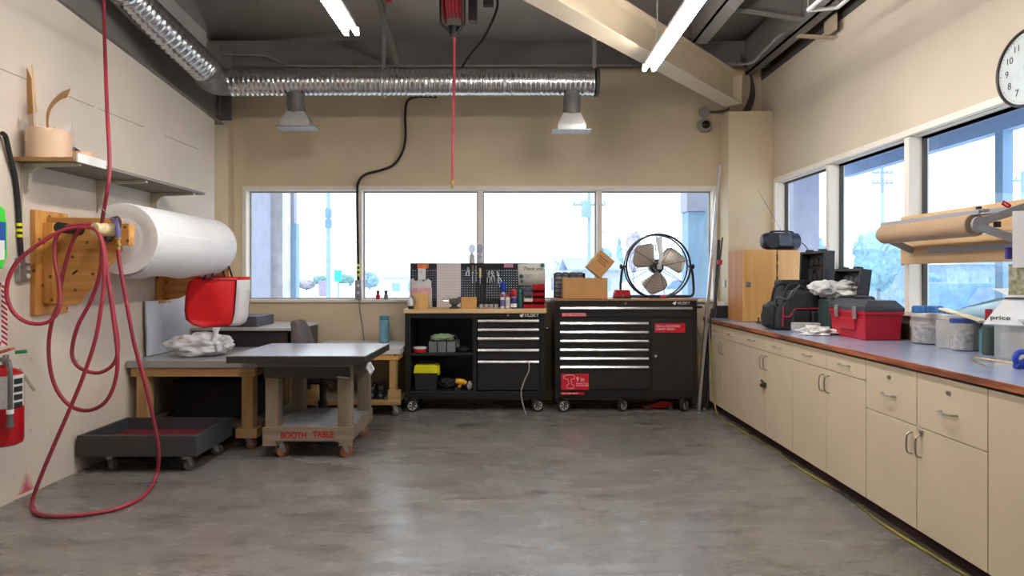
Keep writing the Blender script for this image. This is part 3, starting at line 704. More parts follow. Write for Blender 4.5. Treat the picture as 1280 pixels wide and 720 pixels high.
M_lime = mat('lime_plastic', (70, 214, 60), .35, var=.05)
t = thing('soap_dispenser', 'lime green dispenser with a blue label on the left wall', 'dispenser', (XL+.05, 3.56, 1.4))
def zc(y): return wz(y, 3.66)
m = MB(); ya, yb_ = 3.45, 3.665
pr = [(ya, zc(334)), (yb_-.03, zc(336)), (yb_-.015, zc(326)), (yb_, zc(322)), (yb_, zc(280)), (yb_-.012, zc(272)), (yb_-.012, zc(262)), (yb_-.05, zc(258)), (ya, zc(256))]
m.prism(pr, 'x', XL+.003, XL+.1); m.build('body', M_lime, t, bevel=.01, segs=3)
m = MB().box(XL+.1, XL+.103, ya+.02, yb_-.02, zc(312), zc(278)); lb = m.build('label_panel', mat('label_blue', (40, 88, 170), .4), t)
m = MB().box(XL+.1035, XL+.105, ya+.03, yb_-.03, zc(325), zc(301)); m.build('white_panel', M_white, lb)
t = thing('safety_sign', 'white sign with red diagonal border stripes on the left wall above the extinguisher', 'sign', (XL+.01, 3.7, 1.0))
z0s, z1s = wz(433, 3.77), wz(352, 3.77); ys0, ys1 = 3.5, 3.785
m = MB().box(XL+.001, XL+.005, ys0, ys1, z0s, z1s); m.build('plate', M_white, t)
m = MB(); bw = .05; n_ = 13
for k in range(n_):                             # slanting red dashes down the near-edge border, along top and bottom
    za = z0s+(z1s-z0s)*k/n_; zb = za+(z1s-z0s)/n_*.52
    if zb+.03 < z1s: m.add([(XL+.0057, ys1-bw, za+.03), (XL+.0057, ys1-.003, za), (XL+.0057, ys1-.003, zb), (XL+.0057, ys1-bw, zb+.03)], [(0, 1, 2, 3)])
for k in range(12):
    a = ys0+(ys1-bw-ys0)*k/12; w_ = .012
    for zz in (z0s+.004, z1s-.032): m.add([(XL+.0057, a, zz), (XL+.0057, a+w_, zz), (XL+.0057, a+w_+.01, zz+.028), (XL+.0057, a+.01, zz+.028)], [(0, 1, 2, 3)])
m.build('red_stripes', M_red, t)
# extinguisher
EX, EY = -2.885, 3.62
t = thing('fire_extinguisher', 'red fire extinguisher with a black hose hung on the left wall', 'fire extinguisher', (EX, EY, wz(555, EY)))
zb, zt = wz(556, EY), wz(462, EY)
m = MB(); m.lathe([(.02, zb), (.07, zb), (.088, zb+.012), (.092, zb+.03), (.092, zt-.05), (.085, zt-.02), (.06, zt), (.03, zt+.012), (.03, zt+.03)], (EX, EY, 0), 'z', 36); cyl_ = m.build('cylinder', mat('extinguisher_red', (168, 12, 24), .3), t)
m = MB(); vs = []; a0, a1 = math.radians(-85), math.radians(20); n_ = 14
za, zb2 = wz(508, EY), wz(468, EY)
for k in range(n_+1):
    a = a0+(a1-a0)*k/n_
    for z in (za, zb2): vs.append((EX+.0935*math.cos(a), EY+.0935*math.sin(a), z))
m.add(vs, [(2*k, 2*k+2, 2*k+3, 2*k+1) for k in range(n_)]); m.build('paper_label', mat('label_grey', (206, 206, 204), .5, var=.1, scale=60), cyl_)
m = MB()
for k in range(4):
    z = zb2-.02-.045*k; vs = []
    for i in range(4):
        a = math.radians(-25+i*11)
        for zz in (z-.032, z): vs.append((EX+.0945*math.cos(a), EY+.0945*math.sin(a), zz))
    m.add(vs, [(2*i, 2*i+2, 2*i+3, 2*i+1) for i in range(3)])
m.build('pictograms', M_ink, cyl_)
m = MB(); m.lathe([(.028, zt+.02), (.03, zt+.05), (.022, zt+.055), (.022, zt+.085)], (EX, EY, 0), 'z', 20); m.build('valve', M_chrome, t)
m = MB(); m.bar((EX-.05, EY, zt+.09), (EX+.07, EY-.03, zt+.125), .03, .014); m.bar((EX-.04, EY, zt+.065), (EX+.05, EY-.03, zt+.055), .028, .01); m.build('handle', mat('orange_wood_handle', (186, 96, 50), .5), t, bevel=.003)
m = MB(); m.tube(spline([(EX, EY-.02, zt+.06), (EX+.08, EY-.07, zt+.05), (EX+.10, EY-.085, zt-.03), (EX+.10, EY-.085, zt-.16), (EX+.10, EY-.085, zt-.26)], 6), .013, 10); m.cyl((EX+.10, EY-.085, zt-.255), (EX+.10, EY-.085, zt-.31), .014, .018, 12); hs = m.build('discharge_hose', mat('grey_hose', (92, 92, 90), .5), t)
m = MB().cyl((EX+.10, EY-.085, zt-.21), (EX+.10, EY-.085, zt-.235), .018, seg=12); m.build('white_collar', M_white, hs)
m = MB(); m.bar((EX+.04, EY+.03, zt+.095), (EX+.1, EY+.04, zt+.1), .012, .02); m.build('green_seal', mat('green_seal', (40, 150, 80), .4), t)
m = MB(); m.bar((EX+.06, EY+.03, zt), (EX+.135, EY+.05, zt-.13), .004, .02, up=(0, 1, 0)); m.build('hang_tag', M_old, t)
m = MB().box(XL+.002, EX, EY-.03, EY+.03, zt-.02, zt+.01); m.build('wall_hook', M_dark, t)
# ================================================================= casters
M_pu = mat('orange_wheel', (150, 92, 62), .5, var=.15, scale=12)
M_gw = mat('grey_wheel', (92, 90, 88), .55, var=.15, scale=12)
def caster(parent, x, y, ztop, r, wm, yaw=0., w=.035, spokes=False):
    """swivel caster: plate and fork, wheel as its sub-part"""
    R = Matrix.Translation((x, y, 0)) @ Matrix.Rotation(yaw, 4, 'Z')
    off = .025
    m = MB(); m.box(-.045, .045, -.04, .04, ztop-.006, ztop, R)
    m.lathe([(.022, ztop-.03), (.022, ztop-.006)], (0, 0, 0), 'z', 14, M=R)
    for s in (-1, 1): m.prism([(-.022, ztop-.026), (.022, ztop-.026), (off+.012, r-.012), (off-.012, r-.012)], 'y', s*(w/2+.004)-.002, s*(w/2+.004)+.002, M=R)
    m.box(-.022, .022, -w/2-.006, w/2+.006, ztop-.03, ztop-.022, R)
    c = m.build('caster', M_galv if not spokes else M_dark, parent)
    m = MB(); b = w/2
    if not spokes:
        m.lathe([(.01, -b), (r-.01, -b), (r, -b+.006), (r, b-.006), (r-.01, b), (.01, b)], (off, 0, r), 'y', 26, M=R); m.build('wheel', wm, c)
    else:
        m.lathe([(r*.66, -b), (r-.008, -b), (r, -b+.007), (r, b-.007), (r-.008, b), (r*.66, b), (r*.66, -b)], (off, 0, r), 'y', 30, M=R, caps=False)
        m.lathe([(.01, -b+.008), (r*.68, -b+.008), (r*.68, b-.008), (.01, b-.008)], (off, 0, r), 'y', 24, M=R); m.build('tyre', wm, c)
        m = MB()
        for sg in (-1, 1):
          m.lathe([(r*.60, sg*(b+.003)), (r*.70, sg*(b+.003)), (r*.70, sg*(b-.006)), (r*.60, sg*(b-.006))], (off, 0, r), 'y', 30, M=R, caps=False)
          m.lathe([(.002, sg*(b+.006)), (r*.2, sg*(b+.004)), (r*.2, sg*(b-.006))], (off, 0, r), 'y', 16, M=R, caps=False)
          for k in range(6):
            a = 2*PI*k/6
            m.add([tuple(Vector((off+math.cos(a+da)*rr, yy, r+math.sin(a+da)*rr))) for rr, da, yy in ((r*.15, -.35, sg*(b+.004)), (r*.15, .35, sg*(b+.004)), (r*.62, .16, sg*(b+.003)), (r*.62, -.16, sg*(b+.003)))], [(0, 1, 2, 3)], R)
        m.build('rim', mat('alloy_rim', (206, 206, 208), .4, .2, var=.05), c)
    return c

# ================================================================= black dolly tray
X0, X1, Y0, Y1 = -2.975, -2.15, 4.36, 4.93
t = thing('dolly_tray', 'black low wooden tray dolly with a red bottom beside the left wall', 'dolly', ((X0+X1)/2, (Y0+Y1)/2, 0))
M_bw = mat('black_stained_wood', (58, 60, 62), .6, var=.2, scale=5, stretch=(.1, 1, 1))
zb, zt = .118, .262
m = MB().box(X0, X1, Y0, Y0+.03, zb, zt); m.build('front_board', M_bw, t, bevel=.002)
m = MB().box(X0, X1, Y1-.03, Y1, zb, zt); m.build('back_board', M_bw, t, bevel=.002)
for xa in (X0, X1-.03): m = MB().box(xa, xa+.03, Y0+.03, Y1-.03, zb, zt-.001); m.build('side_board', M_bw, t, bevel=.002)
m = MB().box(X0+.03, X1-.03, Y0+.03, Y1-.03, zb+.005, zb+.057); m.build('bottom_panel', mat('red_carpet', (104, 8, 22), .8, var=.1), t)
for x, y, a in ((X0+.2, Y0+.06, 1.45), (X1-.1, Y0+.06, 1.3), (X0+.15, Y1-.1, .3), (X1-.09, Y1-.12, .5)): caster(t, x, y, zb, .042, M_gw, a, .03)

# ================================================================= timber bench with steel top by the left wall
X0, X1, Y0, Y1 = -2.985, -1.96, 4.94, 5.9
t = thing('work_cart', 'timber cart with a grey metal top against the left wall', 'work table', ((X0+X1)/2, (Y0+Y1)/2, 0))
M_top = mat('grey_sheet_top', (156, 154, 156), .33, .15, var=.08, scale=2.5)
m = MB().box(X0, X1, Y0, Y1, .645, .70); m.build('top_slab', M_top, t, bevel=.003)
m = MB().box(X0+.55, X0+.552, Y0+.02, Y1-.02, .7, .7012); m.build('top_seam', M_dark, t)
m = MB().box(X0+.03, X1-.02, Y0+.01, Y0+.05, .575, .645).box(X0+.03, X1-.02, Y1-.05, Y1-.01, .575, .645); m.build('apron', M_studx, t, bevel=.002)
m = MB().box(X1-.06, X1-.02, Y0+.05, Y1-.05, .575, .645).box(X0+.03, X0+.07, Y0+.05, Y1-.05, .575, .645); m.build('side_apron', M_oldx, t, bevel=.002)
for x in (X0+.07, X1-.13):
    for y in (Y0+.015, Y1-.105): m = MB().box(x, x+.09, y, y+.09, .12, .575); m.build('leg', M_stud, t, bevel=.003)
for q in ((X1-.17, X1-.005, Y0, Y0+.1, .095, .17), (X0+.04, X0+.2, Y0, Y0+.1, .095, .17)): MB().box(*q).build('foot_block', M_studx, t, bevel=.002)
for q in ((X1-.06, X1-.01, Y0+.1, Y1-.02, .1, .2), (X0+.04, X0+.09, Y0+.1, Y1-.02, .1, .2)): MB().box(*q).build('bottom_rail', M_old, t, bevel=.002)
m = MB().box(X0+.09, X1-.06, Y0+.1, Y1-.02, .15, .17); m.build('lower_shelf', M_old, t)
for x, y, a in ((X1-.09, Y0+.05, .6), (X0+.12, Y0+.06, .2), (X1-.09, Y1-.08, 1.0), (X0+.12, Y1-.08, .4)): caster(t, x, y, .1, .042, M_pu, a)
# added black box standing for the darkness under the cart
t2 = thing('storage_bin', 'black bin stored on the lower shelf of the timber cart', 'bin', (-2.5, 5.45, .17))
m = MB().box(-2.80, -2.12, 5.3, 5.74, .172, .46); m.build('body', mat('bin_black', (22, 22, 24), .7), t2, bevel=.01)
m = MB().box(-2.815, -2.11, 5.28, 5.76, .46, .485); m.build('rim', mat('bin_black', (22, 22, 24)), t2, bevel=.006)
# grey board leaning on the wall at the back of the cart
m = MB(); M_ = Matrix.Translation((-2.99, 0, .70)) @ Matrix.Rotation(math.radians(2.5), 4, 'Y') 
m.box(.025, .04, 5.18, 5.86, 0.003, .455, Matrix.Translation((-2.99, 0, .70)) @ Matrix.Rotation(math.radians(-2.2), 4, 'Y')); o = m.build('leaning_board', mat('pale_grey_board', (196, 196, 206), .4, var=.04), bevel=.002); tag(o, 'pale grey board standing on the timber cart against the left wall', 'board')
m = MB(); m.blob((wx(250, 5.3)+0, 5.28, .783), (.235, .17, .105), 4, .30, 1.9, 5, flat=.082); m.blob((wx(276, 5.3), 5.26, .80), (.1, .09, .07), 8, .45, 2.4, 4)
c0 = W(287, 405, 5.22); m.lathe([(.06, -.07), (.035, -.02), (.016, .01), (.024, .035), (.034, .06)], (wx(270, 5.24), 5.24, .875), 'z', 14, caps=False)
o = m.build('plastic_bag', M_filmw, angle=80, loc=(wx(252, 5.3), 5.28, .70)); tag(o, 'crumpled clear plastic bag lying on the timber cart below the red tote', 'plastic bag')

# red tote bag hanging from the far bracket
Yt = 5.30
t = thing('tote_bag', 'red tote bag with white sides hanging below the far end of the paper roll', 'bag', W(268, 410, Yt))
M_totered = mat('tote_red', (214, 16, 26), .5, var=.08, scale=5, bump=.15, bscale=9); M_totew = mat('tote_white', (226, 222, 222), .5, var=.05, scale=6, bump=.15, bscale=12)
def TP(x, y, dy=0.): p = W(x, y, Yt); p.y += dy; return p
rows = [(346, 250, 293), (352, 241, 292), (360, 238, 291), (372, 236.5, 290.5), (385, 235.5, 289.5), (398, 236.5, 288.5), (404, 243, 286), (408.5, 256, 282)]
m = MB(); nx = 12; vs = []
for j, (y, xa, xb) in enumerate(rows):
    for i in range(nx+1):
        u = i/nx; bulge = -.045*math.sin(PI*u)*math.sin(PI*min(1, j/6+.12))-.012*math.cos(u*9)*(1-j/8)
        p = TP(xa+(xb-xa)*u, y+1.5*math.sin(u*PI)*(j == 0), -.05+bulge+.10*u); vs.append(p)
m.add(vs, [(j*(nx+1)+i, j*(nx+1)+i+1, (j+1)*(nx+1)+i+1, (j+1)*(nx+1)+i) for j in range(len(rows)-1) for i in range(nx)])
o_ = m.build('front_panel', M_totered, t, angle=70); s_ = o_.modifiers.new('s', 'SOLIDIFY'); s_.thickness = .004; s_.offset = 1
m = MB(); vs = []
rr = [(350, 292.5, 303), (365, 291.5, 302.5), (380, 290.5, 301.5), (395, 289, 300.5), (404, 286.5, 297), (408, 283, 290)]
for y, xa, xb in rr:
    vs += [TP(xa, y, .055), TP((xa+xb)/2, y, .09), TP(xb, y, .16)]
m.add(vs, [(j*3+i, j*3+i+1, (j+1)*3+i+1, (j+1)*3+i) for j in range(len(rr)-1) for i in range(2)])
o_ = m.build('side_gusset', M_totew, t, angle=70); s_ = o_.modifiers.new('s', 'SOLIDIFY'); s_.thickness = .004; s_.offset = 1
m = MB(); vs = []
for y, xa, xb in ((358, 236, 241), (370, 232.5, 237.5), (385, 231.5, 236.5), (396, 233, 238)): vs += [TP(xa, y, .08), TP(xb, y, -.045)]
m.add(vs, [(j*2, j*2+1, j*2+3, j*2+2) for j in range(3)])
o_ = m.build('side_gusset', M_totew, t, angle=70); s_ = o_.modifiers.new('s', 'SOLIDIFY'); s_.thickness = .004; s_.offset = 1
m = MB(); vs = []                                   # back panel and base close the bag
for j, (y, xa, xb) in enumerate(rows):
    for i in range(5): u = i/4; vs.append(TP(xa+2+(xb+10-xa-2)*u, y, .16+.0*u))
m.add(vs, [(j*5+i, j*5+i+1, (j+1)*5+i+1, (j+1)*5+i) for j in range(len(rows)-1) for i in range(4)])
o_ = m.build('back_panel', M_totered, t, angle=70); s_ = o_.modifiers.new('s', 'SOLIDIFY'); s_.thickness = .004
m = MB(); m.tube(spline([TP(250, 346.5, -.055), TP(270, 349, -.06), TP(292.5, 350.5, .05)], 5), .004, 6); m.tube([TP(*p) for p in ((292.3, 351, .052), (291, 372, .05), (289.5, 392, .05), (286.5, 404, .05))], .004, 6); m.tube([TP(*p) for p in ((303, 351, .16), (302, 375, .16), (300.5, 396, .16))], .004, 6)
m.tube([TP(*p) for p in ((241, 352, -.052), (236.3, 372, -.055), (235.3, 388, -.055), (237, 399, -.055), (245, 405, -.05), (258, 409, -.045), (282, 408, .04))], .004, 6)
m.build('black_piping', M_ink, t)
def strap(a, b_, c_, d): 
    m = MB(); p = spline([TP(*a), TP(*b_), TP(*c_), TP(*d)], 6)
    for u, v in zip(p[:-1], p[1:]): m.bar(u, v, .016, .003, up=(0, 1, 0))
    m.build('handle', M_ink, t)
strap((258, 350, -.06), (262, 335, .02), (266, 334, .02), (268, 350, -.06)); strap((275, 351, .1), (272, 334, .1), (278, 330, .1), (285, 351, .1))

# ================================================================= booth table
X0, X1, Y0, Y1 = -1.825, -1.16, 4.70, 5.42
t = thing('booth_table', 'grey-topped rolling table with red lettering on its bottom rail', 'work table', ((X0+X1)/2, (Y0+Y1)/2, 0))
rz = math.radians(-1.0); cxm, cym = -1.52, 4.97
R = Matrix.Translation((cxm, cym, 0)) @ Matrix.Rotation(rz, 4, 'Z')
m = MB().box(-.50, .50, -.42, .41, .785, .790, R); m.build('top_sheet', mat('grey_steel_sheet', (188, 188, 196), .25, .2, var=.05, scale=2), t)
m = MB().box(-.505, .505, -.425, .415, .735, .785, R); m.build('top_frame', mat('dark_top_edge', (44, 42, 41), .5, var=.15), t, bevel=.003)
m = MB().box(X0-.03, X1-.0, Y0-.03, Y1+.03, .69, .722); m.build('base_board', mat('worn_board', (128, 120, 106), .7, var=.2, scale=8), t, bevel=.003)
m = MB().box(X0+.0, X1-.02, Y0+.02, Y0+.06, .60, .69).box(X0, X1-.02, Y1-.06, Y1-.02, .60, .69).box(X0, X0+.04, Y0+.06, Y1-.06, .60, .69).box(X1-.06, X1-.02, Y0+.06, Y1-.06, .60, .69); m.build('apron', mat('dark_apron', (74, 72, 68), .7, var=.15), t, bevel=.002)
m = MB()
for y in (Y0+.1, Y1-.1): m.box(X0+.15, X1-.15, y-.03, y+.03, .722, .735)
m.build('spacer', M_dark, t)
for x, y in ((X0+.01, Y0+.025), (X1-.115, Y0+.025), (X0+.01, Y1-.115), (X1-.105, Y1-.115)):
    m = MB().box(x, x+.1, y, y+.085, .2, .69); m.build('leg', M_old, t, bevel=.003)
m = MB().box(X0, X1, Y0, Y0+.022, .135, .237).box(X0, X0+.1, Y0, Y0+.022, .10, .135).box(X1-.1, X1, Y0, Y0+.022, .10, .135); fr_ = m.build('front_rail', M_oldx, t)
m = MB().box(X1-.022, X1, Y0+.022, Y1, .135, .236).box(X0, X0+.022, Y0+.022, Y1, .135, .236).box(X0+.022, X1-.022, Y1-.022, Y1, .135, .236); m.build('side_rail', M_old, t, bevel=.002)
m = MB().box(X0+.022, X1-.022, Y0+.022, Y1-.022, .215, .233); m.build('lower_shelf', mat('shelf_grey_paint', (150, 148, 150), .55, var=.1), t)
M_rtext = mat('red_marker', (176, 16, 34), .6, var=.2, scale=30)
text('lettering', 'BOOTH', .066, (wx(350.5, Y0), Y0-.001, wz(544.5, Y0)), RF, M_rtext, fr_, align='LEFT', sx=.84, bold=.0022)
text('lettering', 'TABLE', .066, (wx(391, Y0), Y0-.001, wz(543.5, Y0)), RF, M_rtext, fr_, align='LEFT', sx=.84, bold=.0022)
for x, y, a in ((X0+.11, Y0+.05, .9), (X1-.08, Y0+.05, .7), (X0+.08, Y1-.07, .4), (X1-.09, Y1-.06, .8)): caster(t, x, y, .13, .05, M_pu, a, .032)
m = MB().bar((X1-.115, Y0+.01, .615), (X1-.02, Y0+.01, .605), .02, .012); m.build('clamp_bar', M_chrome, t)
m = MB(); a = W(460, 452, 4.72)
m.add([W(459, 454, 4.73), W(463, 452, 4.74), W(468, 461, 4.76), W(463, 470, 4.72), W(457, 460, 4.71)], [(0, 1, 2, 3, 4)]); o = m.build('paper_tag', M_paper); s_ = o.modifiers.new('s', 'SOLIDIFY'); s_.thickness = .002; tag(o, 'white paper tag hanging at the right edge of the red-lettered table', 'tag')

# ================================================================= office chair
t = thing('office_chair', 'dark brown office chair between the timber cart and the back bench', 'chair', (-1.68, 5.66, 0))
M_fab = mat('brown_fabric', (88, 76, 78), .85, var=.15, scale=30, bump=.2, bscale=150)
m = MB()
pts = [(-1.79, .56), (-1.825, .70), (-1.862, .85), (-1.905, .97)]
n = len(pts)
sec = []
for i, (x, z) in enumerate(spline([(a, 0, b) for a, b in pts], 5)[::1] if False else [(v.x, v.z) for v in spline([(a, 0, b) for a, b in pts], 5)]):
    u = i/15; hw = .215*(math.sin(PI*(.22+.62*u)) if u < .99 else .6); th = .032*(1 if 0 < i < 15 else .4)
    sec.append([Vector((x-th*.9+ .02*abs(c)**2, 5.66+hw*c, z)) for c in (-1, -.8, -.4, 0, .4, .8, 1)]+[Vector((x+th+ .02*abs(c)**2, 5.66+hw*c, z)) for c in (1, .8, .4, 0, -.4, -.8, -1)])
vs = [p for s_ in sec for p in s_]; k = 14
m.add(vs, [(i*k+j, i*k+(j+1) % k, (i+1)*k+(j+1) % k, (i+1)*k+j) for i in range(len(sec)-1) for j in range(k)]+[tuple(range(k)), tuple((len(sec)-1)*k+j for j in range(k))])
o_ = m.build('backrest', M_fab, t, angle=80); o_.modifiers.new('s', 'SUBSURF').render_levels = 1
m = MB().box(-1.86, -1.42, 5.46, 5.86, .43, .52); m.build('seat', M_fab, t, bevel=.035, segs=4)
m = MB().cyl((-1.66, 5.66, .12), (-1.66, 5.66, .42), .028, seg=16).cyl((-1.66, 5.66, .1), (-1.66, 5.66, .25), .04, seg=16).tube(spline([(-1.66, 5.66, .41), (-1.82, 5.66, .42), (-1.87, 5.66, .5), (-1.86, 5.66, .75)], 5), .02, 8); m.build('post', M_blkplastic, t)
for s in (-1, 1):
    m = MB().tube(spline([(-1.6, 5.66+s*.2, .43), (-1.6, 5.66+s*.195, .45), (-1.6, 5.66+s*.2, .62), (-1.6, 5.66+s*.2, .66)], 5), .018, 8).obox((-1.6, 5.66+s*.2, .675), (.26, .06, .025)); m.build('armrest', M_blkplastic, t, bevel=.004)
for k in range(5):
    a = 2*PI*k/5+.3; ex, ey = -1.66+.24*math.cos(a), 5.66+.24*math.sin(a)
    m = MB().bar((-1.66, 5.66, .125), (ex, ey, .085), .05, .035).lathe([(.006, -.025), (.028, -.022), (.028, .022), (.006, .025)], (ex, ey, .0285), 'y', 16).cyl((ex, ey, .03), (ex, ey, .08), .012, seg=8); m.build('base_spoke', M_blkplastic, t, bevel=.003)

# ================================================================= dark desk in the back left corner
X0, X1, Y0, Y1 = -3.0, -2.03, 5.96, 6.83
t = thing('corner_desk', 'dark desk with a pale top in the back left corner behind the office chair', 'desk', ((X0+X1)/2, 6.4, 0))
m = MB().box(X0, X1, Y0, Y1, .845, .87); m.build('desk_top', mat('pale_top', (190, 186, 184), .4, var=.05), t, bevel=.003)
m = MB().box(X0+.02, X1-.03, Y0+.03, Y0+.05, .42, .845); m.build('modesty_panel', mat('dark_desk', (48, 44, 44), .6, var=.15), t)
for x in (X0+.02, X1-.06): m = MB().box(x, x+.04, Y0+.03, Y1-.02, 0, .845); m.build('side_panel', mat('desk_side', (88, 82, 78), .6, var=.15), t, bevel=.002)
m = MB().box(wx(262, 6.3), wx(331, 6.3), 6.1, 6.55, .871, wz(394, 6.3)); tag(m.build('flat_case', mat('slate_case', (74, 74, 84), .5, var=.12), bevel=.006), 'flat slate grey case lying on the dark corner desk behind the tote', 'case')
m = MB(); m.lathe([(.028, 0), (.04, .03), (.03, .06), (.035, .09), (.02, .11)], W(304, 391, 6.42)-Vector((0, 0, .06)), 'z', 16); tag(m.build('white_jug', M_white, loc=W(304, 391, 6.42)-Vector((0, 0, .06))), 'small white plastic jug on the flat slate case beside the tote', 'jug')

# ================================================================= pale-topped timber bench under the window
X0, X1, Y0, Y1 = -1.955, -1.04, 6.10, 6.84
t = thing('work_cart', 'pale-topped timber cart under the back window left of the tool chests', 'work table', ((X0+X1)/2, 6.45, 0))
m = MB().box(X0, X1, Y0, Y1, .605, .662); m.build('top_slab', mat('pale_bench_top', (206, 203, 202), .45, var=.05, scale=3), t, bevel=.003)
m = MB().box(X0+.02, X1-.02, Y0+.01, Y0+.05, .55, .605).box(X0+.02, X1-.02, Y1-.05, Y1-.01, .55, .605); m.build('apron', M_pinex, t, bevel=.002)
m = MB().box(X1-.06, X1-.02, Y0+.05, Y1-.05, .55, .605).box(X0+.02, X0+.06, Y0+.05, Y1-.05, .55, .605); m.build('side_apron', M_piney, t, bevel=.002)
for x in (X0+.04, X1-.11):
    for y in (Y0+.02, Y1-.1): m = MB().box(x, x+.065, y, y+.08, .14, .55); m.build('leg', M_stud, t, bevel=.003)
MB().box(X0, X1, Y0, Y0+.05, .115, .16).box(X1-.12, X1, Y0-.0, Y0+.05, .158, .26).box(X0, X0+.12, Y0-.0, Y0+.05, .158, .26).build('bottom_rail', M_studx, t, bevel=.002); MB().box(X0, X1, Y1-.05, Y1, .115, .16).build('bottom_rail', M_studx, t, bevel=.002)
m = MB().box(X0+.01, X1-.01, Y0+.05, Y1-.05, .135, .155); m.build('lower_shelf', M_old, t)
for x, y, a in ((X1-.07, Y0+.06, .5), (X0+.09, Y0+.06, .9), (X1-.07, Y1-.08, .2), (X0+.09, Y1-.08, .4)): caster(t, x, y, .118, .045, M_gw, a)
# shoes on its lower shelf
for k, (x, lab) in enumerate(((466.5, 'left shoe of the black pair on the lower shelf of the pale-topped cart'), (477.5, 'right shoe of the black pair on the lower shelf of the pale-topped cart'))):
    xx = wx(x, 6.3); t2 = thing('shoe', lab, 'shoe', (xx, 6.3, .155), 'pair of black shoes')
    m = MB(); out = [(-.038, -.11), (-.03, -.135), (0, -.145), (.03, -.135), (.038, -.11), (.034, 0), (.036, .09), (.02, .125), (-.02, .125), (-.036, .09), (-.034, 0)]
    m.prism([(xx+a, 6.3+b) for a, b in out], 'z', .156, .176); m.build('sole', M_rub, t2, bevel=.004)
    m = MB(); prof = [(-.135, .03, .02), (-.10, .036, .055), (-.04, .034, .085), (.0, .034, .115), (.06, .036, .125), (.11, .034, .125)]
    vs = []
    for yy, hw, h in prof: vs += [(xx-hw, 6.3+yy, .176), (xx-hw*.8, 6.3+yy, .176+h*.7), (xx, 6.3+yy, .176+h), (xx+hw*.8, 6.3+yy, .176+h*.7), (xx+hw, 6.3+yy, .176)]
    m.add(vs, [(i*5+j, i*5+j+1, (i+1)*5+j+1, (i+1)*5+j) for i in range(5) for j in range(4)]+[(0, 1, 2, 3, 4), (25, 26, 27, 28, 29)]); m.build('upper', mat('black_leather', (34, 32, 34), .35), t2, angle=70)
    m = MB()
    for q in range(3): m.bar((xx-.022, 6.3-.07+q*.03, .25+q*.012), (xx+.022, 6.3-.07+q*.03, .25+q*.012), .005, .005)
    m.build('laces', M_grey, t2)
t2 = thing('water_bottle', 'pale blue cylindrical bottle standing on the pale-topped cart under the window', 'bottle', (wx(480.5, 6.6), 6.6, .662))
m = MB(); xb = wx(480.5, 6.6); m.lathe([(.03, .663), (.052, .668), (.054, .69), (.054, .86), (.05, .90), (.046, .905)], (xb, 6.6, 0), 'z', 26); m.build('body', mat('bottle_blue', (120, 172, 192), .35), t2)
m = MB(); m.lathe([(.047, .905), (.05, .91), (.05, .945), (.042, .955)], (xb, 6.6, 0), 'z', 26); m.build('lid', mat('bottle_blue_lid', (100, 150, 172), .35), t2)
# two small bottles with black caps on the sill
for x, col, lab in ((472.5, M_red, 'small red-labelled bottle with a black cap on the window sill'), (482.5, mat('grey_label', (120, 116, 110), .5), 'small grey-labelled bottle with a black cap on the window sill')):
    xx = wx(x, 6.955); t2 = thing('small_bottle', lab, 'bottle', (xx, 6.955, 1.105), 'small bottles on the sill')
    m = MB(); m.lathe([(.015, 1.105), (.024, 1.107), (.024, 1.15), (.012, 1.16)], (xx, 6.955, 0), 'z', 16); m.build('body', col, t2)
    m = MB(); m.lathe([(.014, 1.16), (.014, 1.185), (.022, 1.19), (.018, 1.2)], (xx, 6.955, 0), 'z', 14); m.build('cap', M_ink, t2)
# ================================================================= black tool chest with open bays and pegboard
YC = 6.30
def fx(x): return wx(x, YC)
def fz(y): return wz(y, YC)
M_chest = mat('chest_black', (30, 30, 32), .36, var=.12, scale=10)
M_chest2 = mat('chest_drawer_black', (36, 36, 38), .34, var=.12, scale=10)
M_btop = wood('butcher_block', (226, 196, 150), (204, 166, 112), 'x', .45)
M_btop2 = wood('dark_block', (172, 128, 84), (142, 100, 60), 'x', .5)
M_lab = mat('label_red', (206, 20, 44), .5, var=.03)
XA, XB = fx(506), fx(681); YBk = 6.82
ZT, ZBt = fz(391.5), fz(497)
t = thing('tool_chest', 'black rolling tool chest with open shelves, drawers and a wood top', 'tool chest', ((XA+XB)/2, 6.55, 0), 'rolling tool chests')
xm = fx(593)
m = MB().box(XA, XB, YC, YBk, ZT-.05, ZT).box(XA, XA+.055, YC, YBk, ZBt, ZT-.05).box(XB-.055, XB, YC, YBk, ZBt, ZT-.05).box(XA+.055, XB-.055, YC, YBk, ZBt, fz(489)).box(XA+.055, XB-.055, YBk-.02, YBk, ZBt+.05, ZT-.05).box(fx(590.5), fx(596), YC, YBk-.02, ZBt+.06, ZT-.05)
m.build('carcass', M_chest, t, bevel=.004)
m = MB().box(fx(504.5), fx(683), YC-.015, YBk+.01, ZT, fz(386.5)); m.build('wood_top', M_btop, t, bevel=.003)
m = MB().box(XA+.055, fx(590.5), YC+.02, YBk-.02, fz(445), fz(441.5)); m.build('shelf', M_chest2, t, bevel=.002)
hy = [401, 412, 423, 437.5, 452]; ends = hy[1:]+[490.5]
for i, (a, b_) in enumerate(zip(hy, ends)):
    za, zb = fz(a-2.2), fz(b_-3.2)
    m = MB().box(fx(597), fx(674), YC-.012, YC+.4, zb, za); dr = m.build('drawer', M_chest2, t, bevel=.003)
    m = MB(); zh = fz(a); m.prism([(YC-.012, zh-.013), (YC-.034, zh-.013), (YC-.038, zh-.004), (YC-.03, zh+.012), (YC-.012, zh+.014)], 'x', fx(597.5), fx(673.5)); m.build('handle', M_steel, dr)
m = MB().box(XA+.03, XB-.03, YC+.02, YBk-.02, .135, ZBt); m.build('base_frame', M_dark, t)
m = MB().lathe([(.012, -.012), (.014, 0)], (fx(635), YC, fz(394)), 'y', 16); m.build('lock', M_chrome, t)
